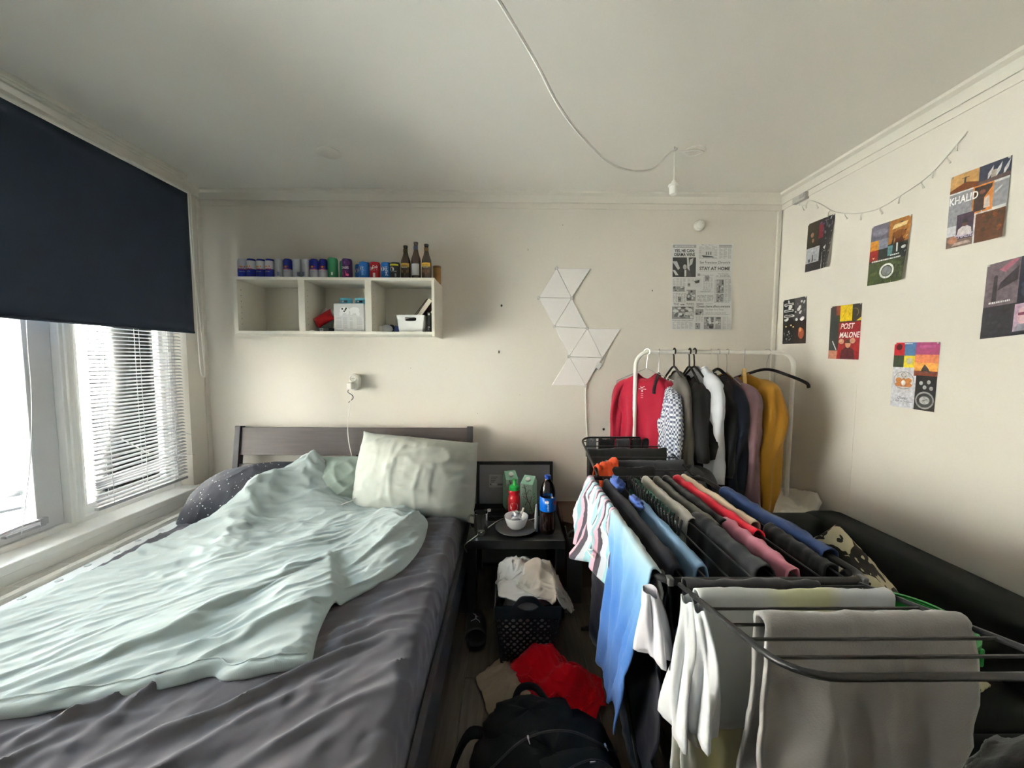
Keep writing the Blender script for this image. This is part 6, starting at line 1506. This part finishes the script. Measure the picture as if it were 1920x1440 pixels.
def garment(name, x, th, mat, label, cat='shirt', L=.66, sw=.215, sl=.56, zt=-.115, thick=1.0, seed=1, collar=None, spread=1.0, hem_w=1.0, sr=.062, sway=0):
    t = thing(name, label, cat, (x, RLY, RLZ+zt), th, 'clothes hanging on the rail')
    rows = [(0, .075, .030), (.012, .10, .034), (.032, .15, .04), (.055, .19, .045), (.085, .212, .05), (.13, .212, .058)]
    rows += [(.13+(L-.13)*k/13, .210+.008*sin(k)+(hem_w-1)*.2*k/13, .058+.012*k/13) for k in range(1, 14)]
    n = 44; a = np.arange(n)*2*pi/n; P = np.zeros((len(rows), n, 3))
    for i, (d, hw, hd) in enumerate(rows):
        e = min(1, d/.25); fold = 1+e*(.28*np.sin(a*7+seed+d*2)+.22*np.sin(a*11+seed*2.3-d*3)+.5*vnoise(np.cos(a)*3+seed, np.sin(a)*3+d*4))
        sg = lambda v, k: np.sign(v)*np.abs(v)**k
        hw_ = hw*sw/.215
        P[i, :, 0] = hw_*sg(np.cos(a), .8)*(1+.03*e*np.sin(d*9+seed)); P[i, :, 1] = hd*thick*sg(np.sin(a), .7)*fold+sway*d
        P[i, :, 2] = -d-(.018*np.cos(a)**2 if False else 0)
        if i == len(rows)-1: P[i, :, 2] += .012*np.sin(a*3+seed)
    for i, (d, hw, hd) in enumerate(rows): P[i, :, 1] += np.sign(np.sin(a))*.014*min(1, d/.15)*creases(P[i, :, 0], d+0*a, 1.25+.3*sin(seed), 3, 14, seed)
    # neckline dips in front and back
    P[0, :, 2] -= .035*np.abs(np.sin(a))**2; P[1, :, 2] -= .022*np.abs(np.sin(a))**2
    MB().grid(P, closed_u=True).build('body', mat, t, solid=.003, sharp=180)
    b = MB(); nk = np.vstack([P[0]]); b.tube(nk+np.array([0, 0, .001]), .005, 6, closed=True); b.build('neck_band', collar or mat, t)
    for s in (-1, 1):
        if sl <= 0: continue
        c = sw/.215
        q = spline([(s*.12*c, 0, -.042), (s*.178*c, 0, -.072), (s*(.214*c), -.005, -.125), (s*(.235*c*spread), -.012+sway*.2, -.25), (s*(.225*c*spread), -.02+sway*.4, -.45), (s*.215*c*spread, -.025+sway*sl, -.07-sl)], 18)
        m_ = 22; rad = np.interp(np.arange(18), [0, 2, 4, 6, 17], [sr*.22, sr*.42, sr*.68, sr*.86, sr*.74])
        b = MB().tube(spline(q, 30), np.interp(np.linspace(0, 17, 30), np.arange(18), rad), m_, caps=False); V = b.v[0]
        ang = np.tile(np.arange(m_)*2*pi/m_, 30); dd = -V[:, 2]; ctr = np.repeat(spline(q, 30), m_, 0); k = np.clip(dd/.15, 0, 1)
        R_v = V-ctr; sc = 1+k*(.22*np.sin(ang*3+dd*5+seed)+.16*np.sin(ang*5-dd*9)+.9*vnoise(np.cos(ang)*1.6+seed+s, np.sin(ang)*1.6+dd*5))
        V[:, :2] = ctr[:, :2]+R_v[:, :2]*sc[:, None]*np.array([.72, .9]); V[:, 2] = ctr[:, 2]+R_v[:, 2]
        V[:, 1] += .010*k*creases(ang*.12, dd, 1.2, 6, 14, seed+s)
        b.build('sleeve', mat, t, solid=.003, sharp=180)
    return t
gm = lambda n, c, **k: cloth_mat(n, c, var=.08, weave=600, bump=.3, crease=(6, .018, (1, 1, .3)), **k)
hx = lambda p: (p-952)*RLY/700
# check shirt material
m_chk, nt, bb = _nodes('check_cotton'); L = nt.links.new
tc = _n(nt, 'ShaderNodeTexCoord'); ck = _n(nt, 'ShaderNodeTexChecker'); ck.inputs['Scale'].default_value = 75; ck.inputs[1].default_value = c4(srgb(200, 202, 210)); ck.inputs[2].default_value = c4(srgb(78, 84, 108))
L(tc.outputs['Object'], ck.inputs[0]); L(ck.outputs[0], bb.inputs['Base Color']); bb.inputs['Roughness'].default_value = .85
hanger(.850, radians(-46), 'wire', 'thin wire hanger holding the red shirt', .10)
t = garment('red_long_sleeve', .850, radians(-46), gm('maroon_cotton', srgb(138, 24, 46)), 'dark red long-sleeved shirt at the left end of the rail', seed=2, zt=-.135, sw=.172, L=.60, sl=.50, thick=.8)
p = Print(plane_map((-.0, -.052, -.10), (1, 0, 0), (0, 0, 1)))
p.line([(-.012, .022), (.0, .018), (.016, .026)], .003, K(.75)); p.rect(-.022, .008, .026, .0105, K(.7)); p.rect(-.003, -.006, .005, .002, K(.75))
for k in range(3): p.rect(-.006, -.02-k*.012, .008, -.016-k*.012, srgb(190, 110, 120))
p.build('neck_print', t)
hanger(.925, radians(62), 'dark', 'dark hanger just right of the wire hanger', .13)
garment('check_shirt', .975, radians(78), m_chk, 'blue and white checked shirt next to the red shirt', seed=5, zt=-.17, L=.60, sl=.50, thick=.7)
hanger(1.018, radians(84), 'black', 'black plastic hanger, leftmost thick hook on the rail', .09)
garment('grey_sweatshirt', 1.04, radians(72), gm('grey_jersey', srgb(88, 84, 80)), 'dark grey sweatshirt between the checked and the black shirts', 'sweater', seed=7, zt=-.12, L=.62, sl=.56, sr=.07)
hanger(1.113, radians(80), 'black', 'black plastic hanger, middle thick hook on the rail', .09)
t = garment('black_t_shirt', 1.125, radians(80), gm('black_jersey', (.016, .016, .018)), 'black t-shirt with a small red flag print', seed=9, zt=-.15, L=.62, sl=.22, sr=.08, thick=.6)
p = Print(plane_map((-.08, -.075, -.30), (1, 0, 0), (0, 0, 1))); p.poly([(-.03, 0), (.03, .012), (.02, -.004), (-.02, -.01)], srgb(190, 40, 40)); p.poly([(-.02, .010), (.03, .022), (.024, .014), (-.02, .002)], K(.7)); p.build('flag_print', t)
hanger(1.143, radians(86), 'black', 'black plastic hanger, rightmost thick hook on the rail', .09)
garment('white_shirt', 1.185, radians(80), gm('white_cotton', srgb(206, 208, 216)), 'white collared shirt in the middle of the rail', seed=12, zt=-.09, L=.74, sl=.58, thick=.75, sr=.066)
hanger(1.245, radians(70), 'white', 'cream plastic hanger with an open bar sticking out', .11)
garment('black_shirt', 1.235, radians(88), gm('black_cotton', (.012, .012, .014)), 'plain black shirt right behind the white shirt', seed=22, zt=-.13, L=.70, sl=.50, thick=.5)
hanger(1.29, radians(84), 'dark', 'dark slim hanger right of the cream hanger', .10)
garment('navy_sweater', 1.295, radians(82), gm('navy_knit', srgb(20, 24, 38)), 'very dark navy sweater left of the mauve one', 'sweater', seed=14, zt=-.14, L=.78, sl=.60, thick=.8, sr=.07)
hanger(1.345, radians(86), 'wire', 'wire hanger between navy and mauve sweaters', .12)
garment('mauve_sweater', 1.372, radians(84), gm('mauve_knit', srgb(118, 92, 98)), 'dusty mauve sweater left of the mustard one', 'sweater', seed=16, zt=-.15, L=.66, sl=.66, thick=.6, sr=.07)
hanger(1.452, radians(60), 'wood', 'pale wooden hanger holding the mustard sweater', .095)
garment('mustard_sweater', 1.40, radians(-64), gm('mustard_knit', srgb(150, 108, 32)), 'mustard yellow sweater at the right end of the rail', 'sweater', seed=19, zt=-.13, L=.66, sl=.72, sr=.078, thick=.95, sway=.0)
hanger(1.592, radians(-32), 'dark', 'empty dark hanger at the far right end of the rail', .10)
# ================================================================ DRYING RACK
m_rk = M('rack_black', (.008, .008, .009), .42)
DX0, DX1, DY0, DY1, DZ = .405, .965, .945, 1.80, .865
dr_ = thing('drying_rack', 'black folding drying rack with two raised wings, full of laundry', 'drying rack', ((DX0+DX1)/2, 1.37, 0))
def dp_(name, b, mat=m_rk, **k): o = b.build(name, mat, dr_, **k); o.location -= dr_.location; return o
def rrect(x0, x1, y0, y1, zf, r, n=6):
    pts = []
    for cx_, cy_, a0 in ((x1-r, y1-r, 0), (x0+r, y1-r, pi/2), (x0+r, y0+r, pi), (x1-r, y0+r, 1.5*pi)):
        for a in np.linspace(a0, a0+pi/2, n): x, y = cx_+r*cos(a), cy_+r*sin(a); pts.append((x, y, zf(y)))
    return pts
dp_('main_frame', MB().tube(rrect(DX0, DX1, DY0, DY1, lambda y: DZ, .045), .0105, 10, closed=True))
BARX = [DX0+(DX1-DX0)*k/9 for k in range(10)]
for x in BARX[1:-1]: dp_('drying_bar', MB().tube([(x, DY0, DZ+.004), (x, DY1, DZ+.004)], .0028, 6))
TL = tan(radians(13.3))
zfr = lambda y: DZ+TL*(DY0-.015-y); zre = lambda y: DZ+.9*TL*(y-DY1+.015)
WXA, WXB, FY, RY = .45, .925, .545, 2.27
def wing(y0, y1, zf, r, nm):
    pts = [(WXA, y0, zf(y0))]
    sgn = 1 if y1 > y0 else -1
    for a in np.linspace(0, pi/2, 8): pts.append((WXA+r-r*cos(a), y1-sgn*(r-r*sin(a)), zf(y1-sgn*(r-r*sin(a)))))
    for a in np.linspace(pi/2, 0, 8): pts.append((WXB-r+r*cos(a), y1-sgn*(r-r*sin(a)), zf(y1-sgn*(r-r*sin(a)))))
    pts.append((WXB, y0, zf(y0))); dp_(nm, MB().tube(pts, .0064, 9))
wing(DY0-.015, FY, zfr, .07, 'front_wing_frame'); wing(DY1+.015, RY, zre, .07, 'rear_wing_frame')
FB = [.915, .85, .788, .715, .659, .60]; RB = [1.87, 1.94, 2.01, 2.08, 2.15, 2.21]
for y in FB: dp_('wing_bar', MB().tube([(WXA, y, zfr(y)), (WXB, y, zfr(y))], .0032, 6))
for y in RB: dp_('wing_bar', MB().tube([(WXA, y, zre(y)), (WXB, y, zre(y))], .0032, 6))
for x in (WXA-.02, WXB+.02):
    for y in (DY0, DY1): dp_('hinge', MB().box((x, y, DZ+.002), (.016, .024, .022)), M('hinge_metal', (.10, .10, .105), .35, metal=.4), smooth=False, bevel=.004)
for s, (x, ya, yb) in enumerate(((DX0+.02, DY0+.04, DY1+.10), (DX1-.02, DY0+.04, DY1+.10))):
    dp_('leg', MB().tube([(x, ya, DZ), (x, 1.40, .44), (x, yb, .02)], .0095, 9))
    dp_('leg', MB().tube([(x+.02*(1 if s else -1), DY1-.04, DZ), (x+.02*(1 if s else -1), 1.36, .44), (x+.02*(1 if s else -1), DY0-.12, .02)], .0095, 9))
for y in (DY0-.12, DY1+.10): dp_('floor_bar', MB().tube([(DX0-.01, y, .012), (DX1+.01, y, .012)], .0095, 9))

LAU = 'laundry on the drying rack'
def drape(name, A, B, dl, dr2, mat, label, cat='laundry', r=.013, seed=1, amp=.02, spread=.06, n=44, flare=0., hem=.05, rows=18, thick=.004, taper=0., lean=0., skew=0.):
    """cloth folded over the bar from A to B; dl / dr2 = drop left and right of the direction of travel"""
    A = np.array(A, float); B = np.array(B, float); d = B-A; ln = np.linalg.norm(d); e = d/ln
    s = np.cross(np.array([0, 0, 1.]), e); s /= np.linalg.norm(s)
    t = np.linspace(0, 1, n); sec = []
    for sg, L_ in ((1, dl), (-1, dr2)):
        half = [(sg, dd) for dd in np.linspace(L_, 0, rows, endpoint=False)]
        sec.append(half)
    P = []
    def pt(sg, dd, L_):
        hm = 1+hem*2*vnoise(t*4+seed*3, t*0+seed+sg)
        D_ = dd*hm if dd > .7*L_ else dd
        f = amp*(min(1, dd/.25))**.9*(vnoise(t*6+seed, t*0+dd*2.2+sg*3+seed)*2+.5*np.sin(t*19+seed+dd*3))
        f = f+sg*amp*.7*min(1, dd/.06)*creases(t*ln, 0*t+dd, 1.25, 4, 13, seed+sg)
        off = sg*(r+spread*dd+lean*dd*sg)+f
        al = (t-.5)*ln*(1+flare*dd-taper*dd)+skew*dd
        mid = (A+B)/2
        bz = A[2]+(B[2]-A[2])*t
        q = mid[None]+al[:, None]*e+off[:, None]*s if np.ndim(off) else None
        q[:, 2] = bz-np.asarray(D_)
        return q
    for sg, dd in sec[0]: P.append(pt(sg, dd, dl))
    for a in np.linspace(0, pi, 7):
        q = A[None]+t[:, None]*d+s*(r*cos(a)); k_ = 1+.5*vnoise(t*9+seed, t*0+seed)+.25*vnoise(t*25+seed, t*0+a); q = A[None]+t[:, None]*d+s*(r*cos(a))*k_[:, None]; q[:, 2] += r*sin(a)*k_+.006*vnoise(t*11+seed*2, t*0+a*.7); P.append(q)
    for sg, dd in sec[1][::-1]: P.append(pt(sg, dd, dr2))
    P = np.array(P)
    o = MB().grid(P).build(name, mat, solid=thick, sharp=180); tag(o, label, cat, LAU); return o, P
def bar(x, y0, y1): return (x, y0, DZ+.004), (x, y1, DZ+.004)
gmx = lambda n, c, **k: cloth_mat(n, c, var=.07, weave=600, bump=.35, crease=(9, .010, (1, .5, 1)), **k)
# left rail: striped shorts and tie-dye shirt (left of travel is the bed side)
ST = [srgb(206, 186, 200), srgb(92, 84, 96), srgb(150, 196, 206), srgb(196, 204, 212), srgb(74, 70, 80), srgb(202, 160, 176), srgb(128, 170, 182), srgb(206, 206, 214)]
stops = [(i/8, c) for i, c in enumerate(ST)]
m_str = ramp_mat('striped_swim', stops, 'UV', 0, noise=.012, nscale=3, const=True, mult=3.2)
ax, ay = (DX0-.002, 1.365, DZ+.008), (DX0-.002, 1.775, DZ+.008)
o, P = drape('striped_shorts', ax, ay, .30, .12, m_str, 'pastel striped swim shorts over the bed-side rail of the drying rack', 'shorts', seed=3, amp=.05, spread=.10, n=44, hem=.12, flare=.25)
MB().tube(spline([P[10, 10]+np.array([-.012, 0, 0]), P[7, 9]+np.array([-.016, 0, 0]), P[5, 11]+np.array([-.02, 0, 0]), P[4, 8]+np.array([-.016, 0, 0]), P[6, 8]+np.array([-.018, 0, 0])], 20), .0025, 6).build('drawstring', m_wplast, o)
m_dye = ramp_mat('tie_dye', [(0, srgb(70, 104, 160)), (.2, srgb(58, 104, 168)), (.36, srgb(96, 142, 186)), (.46, srgb(150, 178, 190)), (.55, srgb(182, 182, 176)), (1, srgb(176, 172, 170))], 'UV', 1, noise=.20, nscale=1.1)
o, P = drape('tie_dye_shirt', (DX0-.004, .965, DZ+.010), (DX0-.004, 1.36, DZ+.010), .60, .20, m_dye, 'blue and white tie-dye t-shirt hanging over the near bed-side rail', 'shirt', seed=6, amp=.022, spread=.045, n=40, rows=26, hem=.08, taper=.55, skew=.12)
q = np.array([DX0-.03, .965, DZ-.02]); sv = np.zeros((12, 36, 3)); aa = np.arange(36)*2*pi/36
for i in range(12):
    k = i/11; f = 1+(.4*np.sin(aa*4+i*.2)+.2*np.sin(aa*7))*min(1, k*2+.2); sv[i, :, 0] = q[0]+.012*k+(.018+.018*k)*np.cos(aa)*f; sv[i, :, 1] = q[1]-.03-.02*k+(.028+.012*k)*np.sin(aa)*f; sv[i, :, 2] = q[2]-.15*k+.005*np.sin(aa*2)
MB().grid(sv, closed_u=True).build('sleeve', gmx('dye_white', srgb(206, 206, 214)), o, sharp=180, solid=.002)
# the bars between the rails, from the bed side to the sofa side
drape('navy_trousers', *bar(BARX[1], .975, 1.72), .70, .74, gmx('navy_twill', srgb(18, 20, 32)), 'very dark navy trousers on the first inner bar', 'trousers', seed=8, amp=.02, n=40, r=.018, flare=.05)
o = lump('blue_sock_pair', .05, .13, .05, gmx('royal_blue', srgb(58, 82, 146)), (BARX[1]+.03, 1.64, DZ+.004), 51, .35, None, 26, 16); tag(o, 'small bunched royal blue cloth at the far end of the rack', 'cloth', LAU)
o = lump('blue_sock_pair', .04, .11, .035, gmx('royal_blue', srgb(58, 82, 146)), (BARX[1]+.045, 1.44, DZ+.004), 53, .35, None, 26, 16); tag(o, 'small bunched royal blue cloth beside the row of pegs', 'cloth', LAU)
drape('denim_shorts', *bar(BARX[2]+.01, .99, 1.46), .30, .30, gmx('light_denim', srgb(112, 146, 178)), 'light blue denim shorts draped in the middle of the rack', 'shorts', seed=10, amp=.012, n=30, r=.016)
# row of black pegs on the next bar
pg = thing('clothes_peg', 'small black clothes peg, one of the even row on the third bar', 'clothes peg', (BARX[3]-.012, 1.22, DZ+.006), 0, 'black pegs on the drying rack')
MB().box((-.006, 0, .012), (.005, .009, .055), rot(0, radians(-8), 0)).build('jaw', m_bpl, pg, smooth=False, bevel=.001)
MB().box((.006, 0, .012), (.005, .009, .055), rot(0, radians(8), 0)).build('jaw', m_bpl, pg, smooth=False, bevel=.001)
MB().tube(arc((0, .0, .016), .0055, 0, 2*pi, 10, (0, 2)), .0014, 5).build('spring', M('steel_bright', (.75, .75, .76), .2, metal=1.0), pg)
ORD = ('nearest', 'second', 'third', 'fourth', 'fifth', 'sixth', 'seventh', 'eighth', 'ninth', 'tenth', 'eleventh', 'twelfth', 'thirteenth', 'fourteenth', 'fifteenth', 'sixteenth', 'seventeenth', 'farthest')
pg['label'] = 'small black clothes peg, nearest of the row beside the denim shorts'
for i in range(1, 18):
    q = dup(pg, (BARX[3]-.012-.0008*i, 1.22+i*.028, DZ+.006)); q['label'] = 'small black clothes peg, %s from the near end of the row' % ORD[i] if i < 17 else 'small black clothes peg, farthest of the row beside the denim shorts'
drape('green_shirt', *bar(BARX[3]+.015, 1.355, 1.74), .30, .25, gmx('bottle_green', srgb(20, 92, 66)), 'bottle green shirt on the far part of the rack', 'shirt', seed=12, amp=.012, r=.015)
drape('white_vest', *bar(BARX[4]+.012, 1.30, 1.76), .32, .28, gmx('off_white_knit', srgb(190, 186, 178)), 'off-white top right of the green shirt on the rack', 'shirt', seed=14, amp=.012, r=.017)
drape('charcoal_trousers', *bar(BARX[4]+.045, .965, 1.345), .30, .34, gmx('charcoal_crinkle', srgb(40, 42, 46)), 'crinkled charcoal trousers near the front of the rack', 'trousers', seed=16, amp=.02, r=.024, n=40)
drape('olive_shirt', *bar(BARX[5]+.008, 1.245, 1.77), .32, .28, gmx('olive_grey', srgb(92, 92, 84)), 'olive grey shirt in the middle of the rack', 'shirt', seed=18, amp=.012, r=.016)
drape('black_shorts', *bar(BARX[6]-.008, 1.27, 1.77), .32, .3, gmx('black_poly', (.014, .014, .015)), 'black garment between the olive and red shirts', 'shorts', seed=20, amp=.012, r=.018)
drape('pink_shirt', *bar(BARX[6]+.004, .975, 1.30), .34, .30, gmx('pink_pique', srgb(190, 122, 140)), 'dusty pink shirt at the near end of the rack', 'shirt', seed=22, amp=.012, r=.018)
drape('red_t_shirt', *bar(BARX[7]-.012, 1.185, 1.78), .30, .28, gmx('scarlet', srgb(196, 30, 52)), 'scarlet red shirt on the rack beside the cream one', 'shirt', seed=24, amp=.012, r=.017)
drape('cream_shirt', *bar(BARX[8]-.032, 1.265, 1.80), .30, .30, gmx('cream_cotton', srgb(206, 192, 168)), 'cream shirt on the rack between red and navy', 'shirt', seed=26, amp=.012, r=.017)
drape('black_leggings', *bar(BARX[8], .99, 1.24), .36, .34, gmx('black_poly', (.014, .014, .015)), 'black leggings at the near end beside the pink shirt', 'leggings', seed=27, amp=.015, r=.018)
drape('navy_towel', (DX1-.006, 1.06, DZ+.006), (DX1-.006, 1.60, DZ+.006), .36, .40, gmx('navy_terry', srgb(34, 52, 92)), 'navy blue towel over the sofa-side rail of the rack', 'towel', seed=28, amp=.012, r=.022, spread=.05)
# front wing
wb_ = lambda y, x0, x1, k=0: ((x0, y, zfr(y)+.004), (x1, y, zfr(y)+.004))
drape('grey_t_shirt', *wb_(FB[0], .455, .80), .30, .42, gmx('dark_grey_jersey', srgb(56, 56, 60)), 'dark grey t-shirt on the hinge-side bar of the near wing', 'shirt', seed=30, amp=.02, spread=.02)
ov = drape('white_t_shirt', *wb_(FB[1], .452, .915), .24, .30, ramp_mat('thin_white_jersey', [(0, srgb(198, 202, 204)), (.32, srgb(200, 204, 204)), (.44, srgb(196, 198, 164)), (.66, srgb(194, 196, 158)), (.74, srgb(196, 200, 204)), (1, srgb(196, 200, 206))], 'UV', 0, noise=.04, nscale=5), 'thin white t-shirt with a yellowish middle on the near wing', 'shirt', seed=32, amp=.016, spread=.03, n=40, rows=18)[0]
for k, (yo, L_, xo) in enumerate(((-.012, .26, .448), (.02, .30, .425))):
    sv = np.zeros((14, 36, 3)); aa = np.arange(36)*2*pi/36
    for i in range(14):
        q = i/13; f = 1+(.42*np.sin(aa*4+i*.22+k)+.25*np.sin(aa*7-i*.3))*min(1, q*2+.2); sv[i, :, 0] = xo+.012*sin(q*4+k)+(.012+.014*q)*np.cos(aa)*f; sv[i, :, 1] = FB[1]-.01+yo-.03*q+(.02+.026*q)*np.sin(aa)*f; sv[i, :, 2] = zfr(FB[1])-.01-L_*q+.006*np.sin(aa*3)
    MB().grid(sv, closed_u=True).build('sleeve', gmx('sleeve_white', srgb(206, 210, 214)), ov, sharp=180, solid=.002)
drape('yellow_vest', (.43, .88, .60), (.72, .88, .60), .28, .34, ramp_mat('pale_yellow_jersey', [(0, srgb(206, 208, 206)), (.3, srgb(206, 200, 150)), (.6, srgb(176, 176, 160)), (1, srgb(150, 152, 150))], 'UV', 0, noise=.05, nscale=4), 'pale yellow and white top on the lower tier of the near wing', 'shirt', seed=35, amp=.02, spread=.04)
for x_ in (.43, .94): dp_('tier_strut', MB().tube([(x_, DY0+.005, DZ), (x_, .88, .596)], .0045, 6))
dp_('lower_bar', MB().tube([(.42, .88, .596), (.95, .88, .596)], .0032, 6))
o, P = drape('grey_towel', *wb_(FB[3], .512, .922), .40, .46, cloth_mat('taupe_terry', srgb(142, 139, 138), var=.08, weave=260, bump=1.0, sheen=.4), 'thick taupe grey towel at the front of the near wing', 'towel', seed=37, amp=.016, spread=.03, n=44, rows=20, thick=.009, r=.016)
# rear wing: dark things, socks and an orange cloth
rb_ = lambda y, x0, x1: ((x0, y, zre(y)+.004), (x1, y, zre(y)+.004))
drape('black_jeans', *rb_(RB[1], .52, .93), .20, .30, gmx('washed_black', srgb(72, 73, 78)), 'washed black jeans on the rear wing in front of the clothes rail', 'jeans', seed=40, amp=.02, n=40)
drape('black_t_shirt', *rb_(RB[3], .455, .90), .25, .50, gmx('black_poly', (.014, .014, .015)), 'black top on the rear wing behind the jeans', 'shirt', seed=42, amp=.015)
drape('black_sweatpants', *rb_(RB[0], .455, .75), .45, .30, gmx('black_poly', (.014, .014, .015)), 'black sweatpants hanging at the hinge of the rear wing', 'trousers', seed=43, amp=.015)
for i, (xa, xb, c, lab) in enumerate(((.475, .53, srgb(96, 98, 102), 'grey sock at the left end of the rear wing'), (.55, .64, srgb(26, 26, 28), 'black sock second from the left on the rear wing'), (.655, .73, srgb(70, 72, 76), 'dark grey sock in the middle of the rear wing'), (.745, .80, srgb(22, 22, 24), 'black sock fourth from the left on the rear wing'), (.815, .87, srgb(30, 30, 33), 'black sock at the right end of the rear wing'))):
    drape('sock', *rb_(RB[5]-.0, xa, xb), .10, .12, gmx('sock_%d' % i, c), lab, 'sock', seed=50+i, amp=.008, n=12)
o, P = drape('orange_cloth', (WXA+.0, 1.86, zre(1.86)+.008), (WXA+.11, 1.90, zre(1.90)+.03), .07, .08, gmx('orange_knit', srgb(196, 72, 34)), 'crumpled orange cloth at the corner of the rear wing', 'cloth', seed=60, amp=.02, r=.02, spread=.25)

# ================================================================ SOFA AND BEDDING ON THE RIGHT
m_sofa = cloth_mat('sofa_velvet', (.012, .014, .014), var=.1, weave=500, bump=.3, sheen=.05)
sf = thing('sofa', 'black fabric sofa along the poster wall', 'sofa', (1.45, 1.2, 0))
def sfp(name, a, c, bev=.05, seg=4):
    o = MB().span(a, c).build(name, m_sofa, sf, sharp=180); o.location -= sf.location
    bv = o.modifiers.new('bevel', 'BEVEL'); bv.width = bev; bv.segments = seg; return o
sfp('seat_base', (1.06, .12, .06), (1.86, 2.00, .26), .02); sfp('backrest', (1.62, .10, .10), (1.865, 2.04, .625), .07); sfp('armrest', (1.05, 1.84, .06), (1.80, 2.035, .612), .06); sfp('armrest', (1.05, -.08, .06), (1.80, .12, .60), .06)
sfp('seat_cushion', (1.04, .13, .26), (1.63, .98, .42), .05); sfp('seat_cushion', (1.04, .985, .26), (1.63, 1.835, .42), .05)
for x in (1.10, 1.80):
    for y in (.0, 1.95): o = MB().span((x-.025, y-.025, 0), (x+.025, y+.025, .07)).build('foot', m_bpl, sf, smooth=False); o.location -= sf.location
# mattress block with white bedding between sofa and back wall
o = MB().span((1.16, 2.06, .0), (1.855, 2.59, .545)).build('folded_mattress', M('mattress_grey', (.45, .45, .44), .9), sharp=180); bv = o.modifiers.new('bevel', 'BEVEL'); bv.width = .04; bv.segments = 4
tag(o, 'folded mattress pushed between sofa and back wall', 'mattress')
def bf5(x, y): return .56+.04*g2(x, y, 1.35, 2.2, .12, .12)+.04*g2(x, y, 1.62, 2.35, .2, .1)+.09*np.exp(-((x-1.83)/.035)**2)*np.clip((2.45-y)*4, 0, 1)
m_bedw = cloth_mat('white_bedding', srgb(206, 200, 188), var=.03, weave=600)
heap('white_duvet', 1.50, 2.325, .70, .52, bf5, m_bedw, 'crumpled white duvet on the folded mattress behind the sofa', 'duvet', .10, 15, 70, thick=.02, jit=.006)
o = lump('white_cushion', .16, .14, .13, m_bedw, (1.28, 2.13, .60), 61, .2, None, 26, 18); tag(o, 'small white cushion peeking over the navy towel', 'cushion')
o = lump('grey_cushion', .34, .14, .40, cloth_mat('felt_grey', srgb(88, 88, 90), weave=300, bump=.7), (1.02, 2.03, .48), 63, .06, rot(0, 0, .25), 40, 28, power=.75); tag(o, 'dark grey rounded cushion standing behind the drying rack', 'cushion')
# patterned cushion on the sofa
m_pat, nt, bb = _nodes('animal_print'); L = nt.links.new
tc = _n(nt, 'ShaderNodeTexCoord'); no = _n(nt, 'ShaderNodeTexNoise'); no.inputs['Scale'].default_value = 17; no.inputs['Detail'].default_value = 1.2; no.inputs['Distortion'].default_value = .8; L(tc.outputs['Object'], no.inputs['Vector'])
rp = _n(nt, 'ShaderNodeValToRGB'); rp.color_ramp.interpolation = 'CONSTANT'; rp.color_ramp.elements[0].color = c4(srgb(28, 26, 24)); rp.color_ramp.elements[1].color = c4(srgb(176, 168, 142)); rp.color_ramp.elements[1].position = .5
L(no.outputs[0], rp.inputs[0]); L(rp.outputs[0], bb.inputs['Base Color']); bb.inputs['Roughness'].default_value = .95
def bf6(x, y): return .42+.36*np.clip(1-np.hypot((x-1.345), (y-1.46))/.27, 0, 1)**.9+.29*g2(x, y, 1.20, 1.19, .10, .13)+.12*g2(x, y, 1.36, 1.18, .10, .10)
heap('patterned_blanket', 1.30, 1.36, .52, .62, bf6, m_pat, 'cream and black animal print blanket bunched up on the sofa', 'blanket', .12, 25, 64, thick=.008, jit=.006)
# green tub and dark fluffy throw
t = thing('plastic_tub', 'green plastic tub on the sofa behind the grey towel', 'tub', (1.15, 1.0, .4215))
mgn = M('tub_green', srgb(20, 130, 52), .4)
MB().lathe([(.003, 0), (.09, 0), (.10, .01), (.115, .30), (.111, .30), (.096, .012), (.003, .008)], 36, cap=False).build('tub_body', mgn, t)
MB().lathe([(.114, .292), (.124, .296), (.124, .306), (.114, .306)], 36, cap=False).build('tub_rim', mgn, t)
MB().box((.112, -.05, .24), (.014, .05, .05)).build('tub_handle', mgn, t, smooth=False, bevel=.004)
def bf7(x, y): return .42+.22*g2(x, y, 1.24, .70, .17, .15)+.06*g2(x, y, 1.12, .62, .08, .08)
heap('fluffy_throw', 1.27, .62, .50, .46, bf7, cloth_mat('grey_fluff', srgb(62, 62, 64), var=.35, weave=120, bump=1.0, sheen=.5), 'dark grey fluffy throw on the sofa at the right picture edge', 'throw', .12, 33, 70, thick=.012, jit=.006)
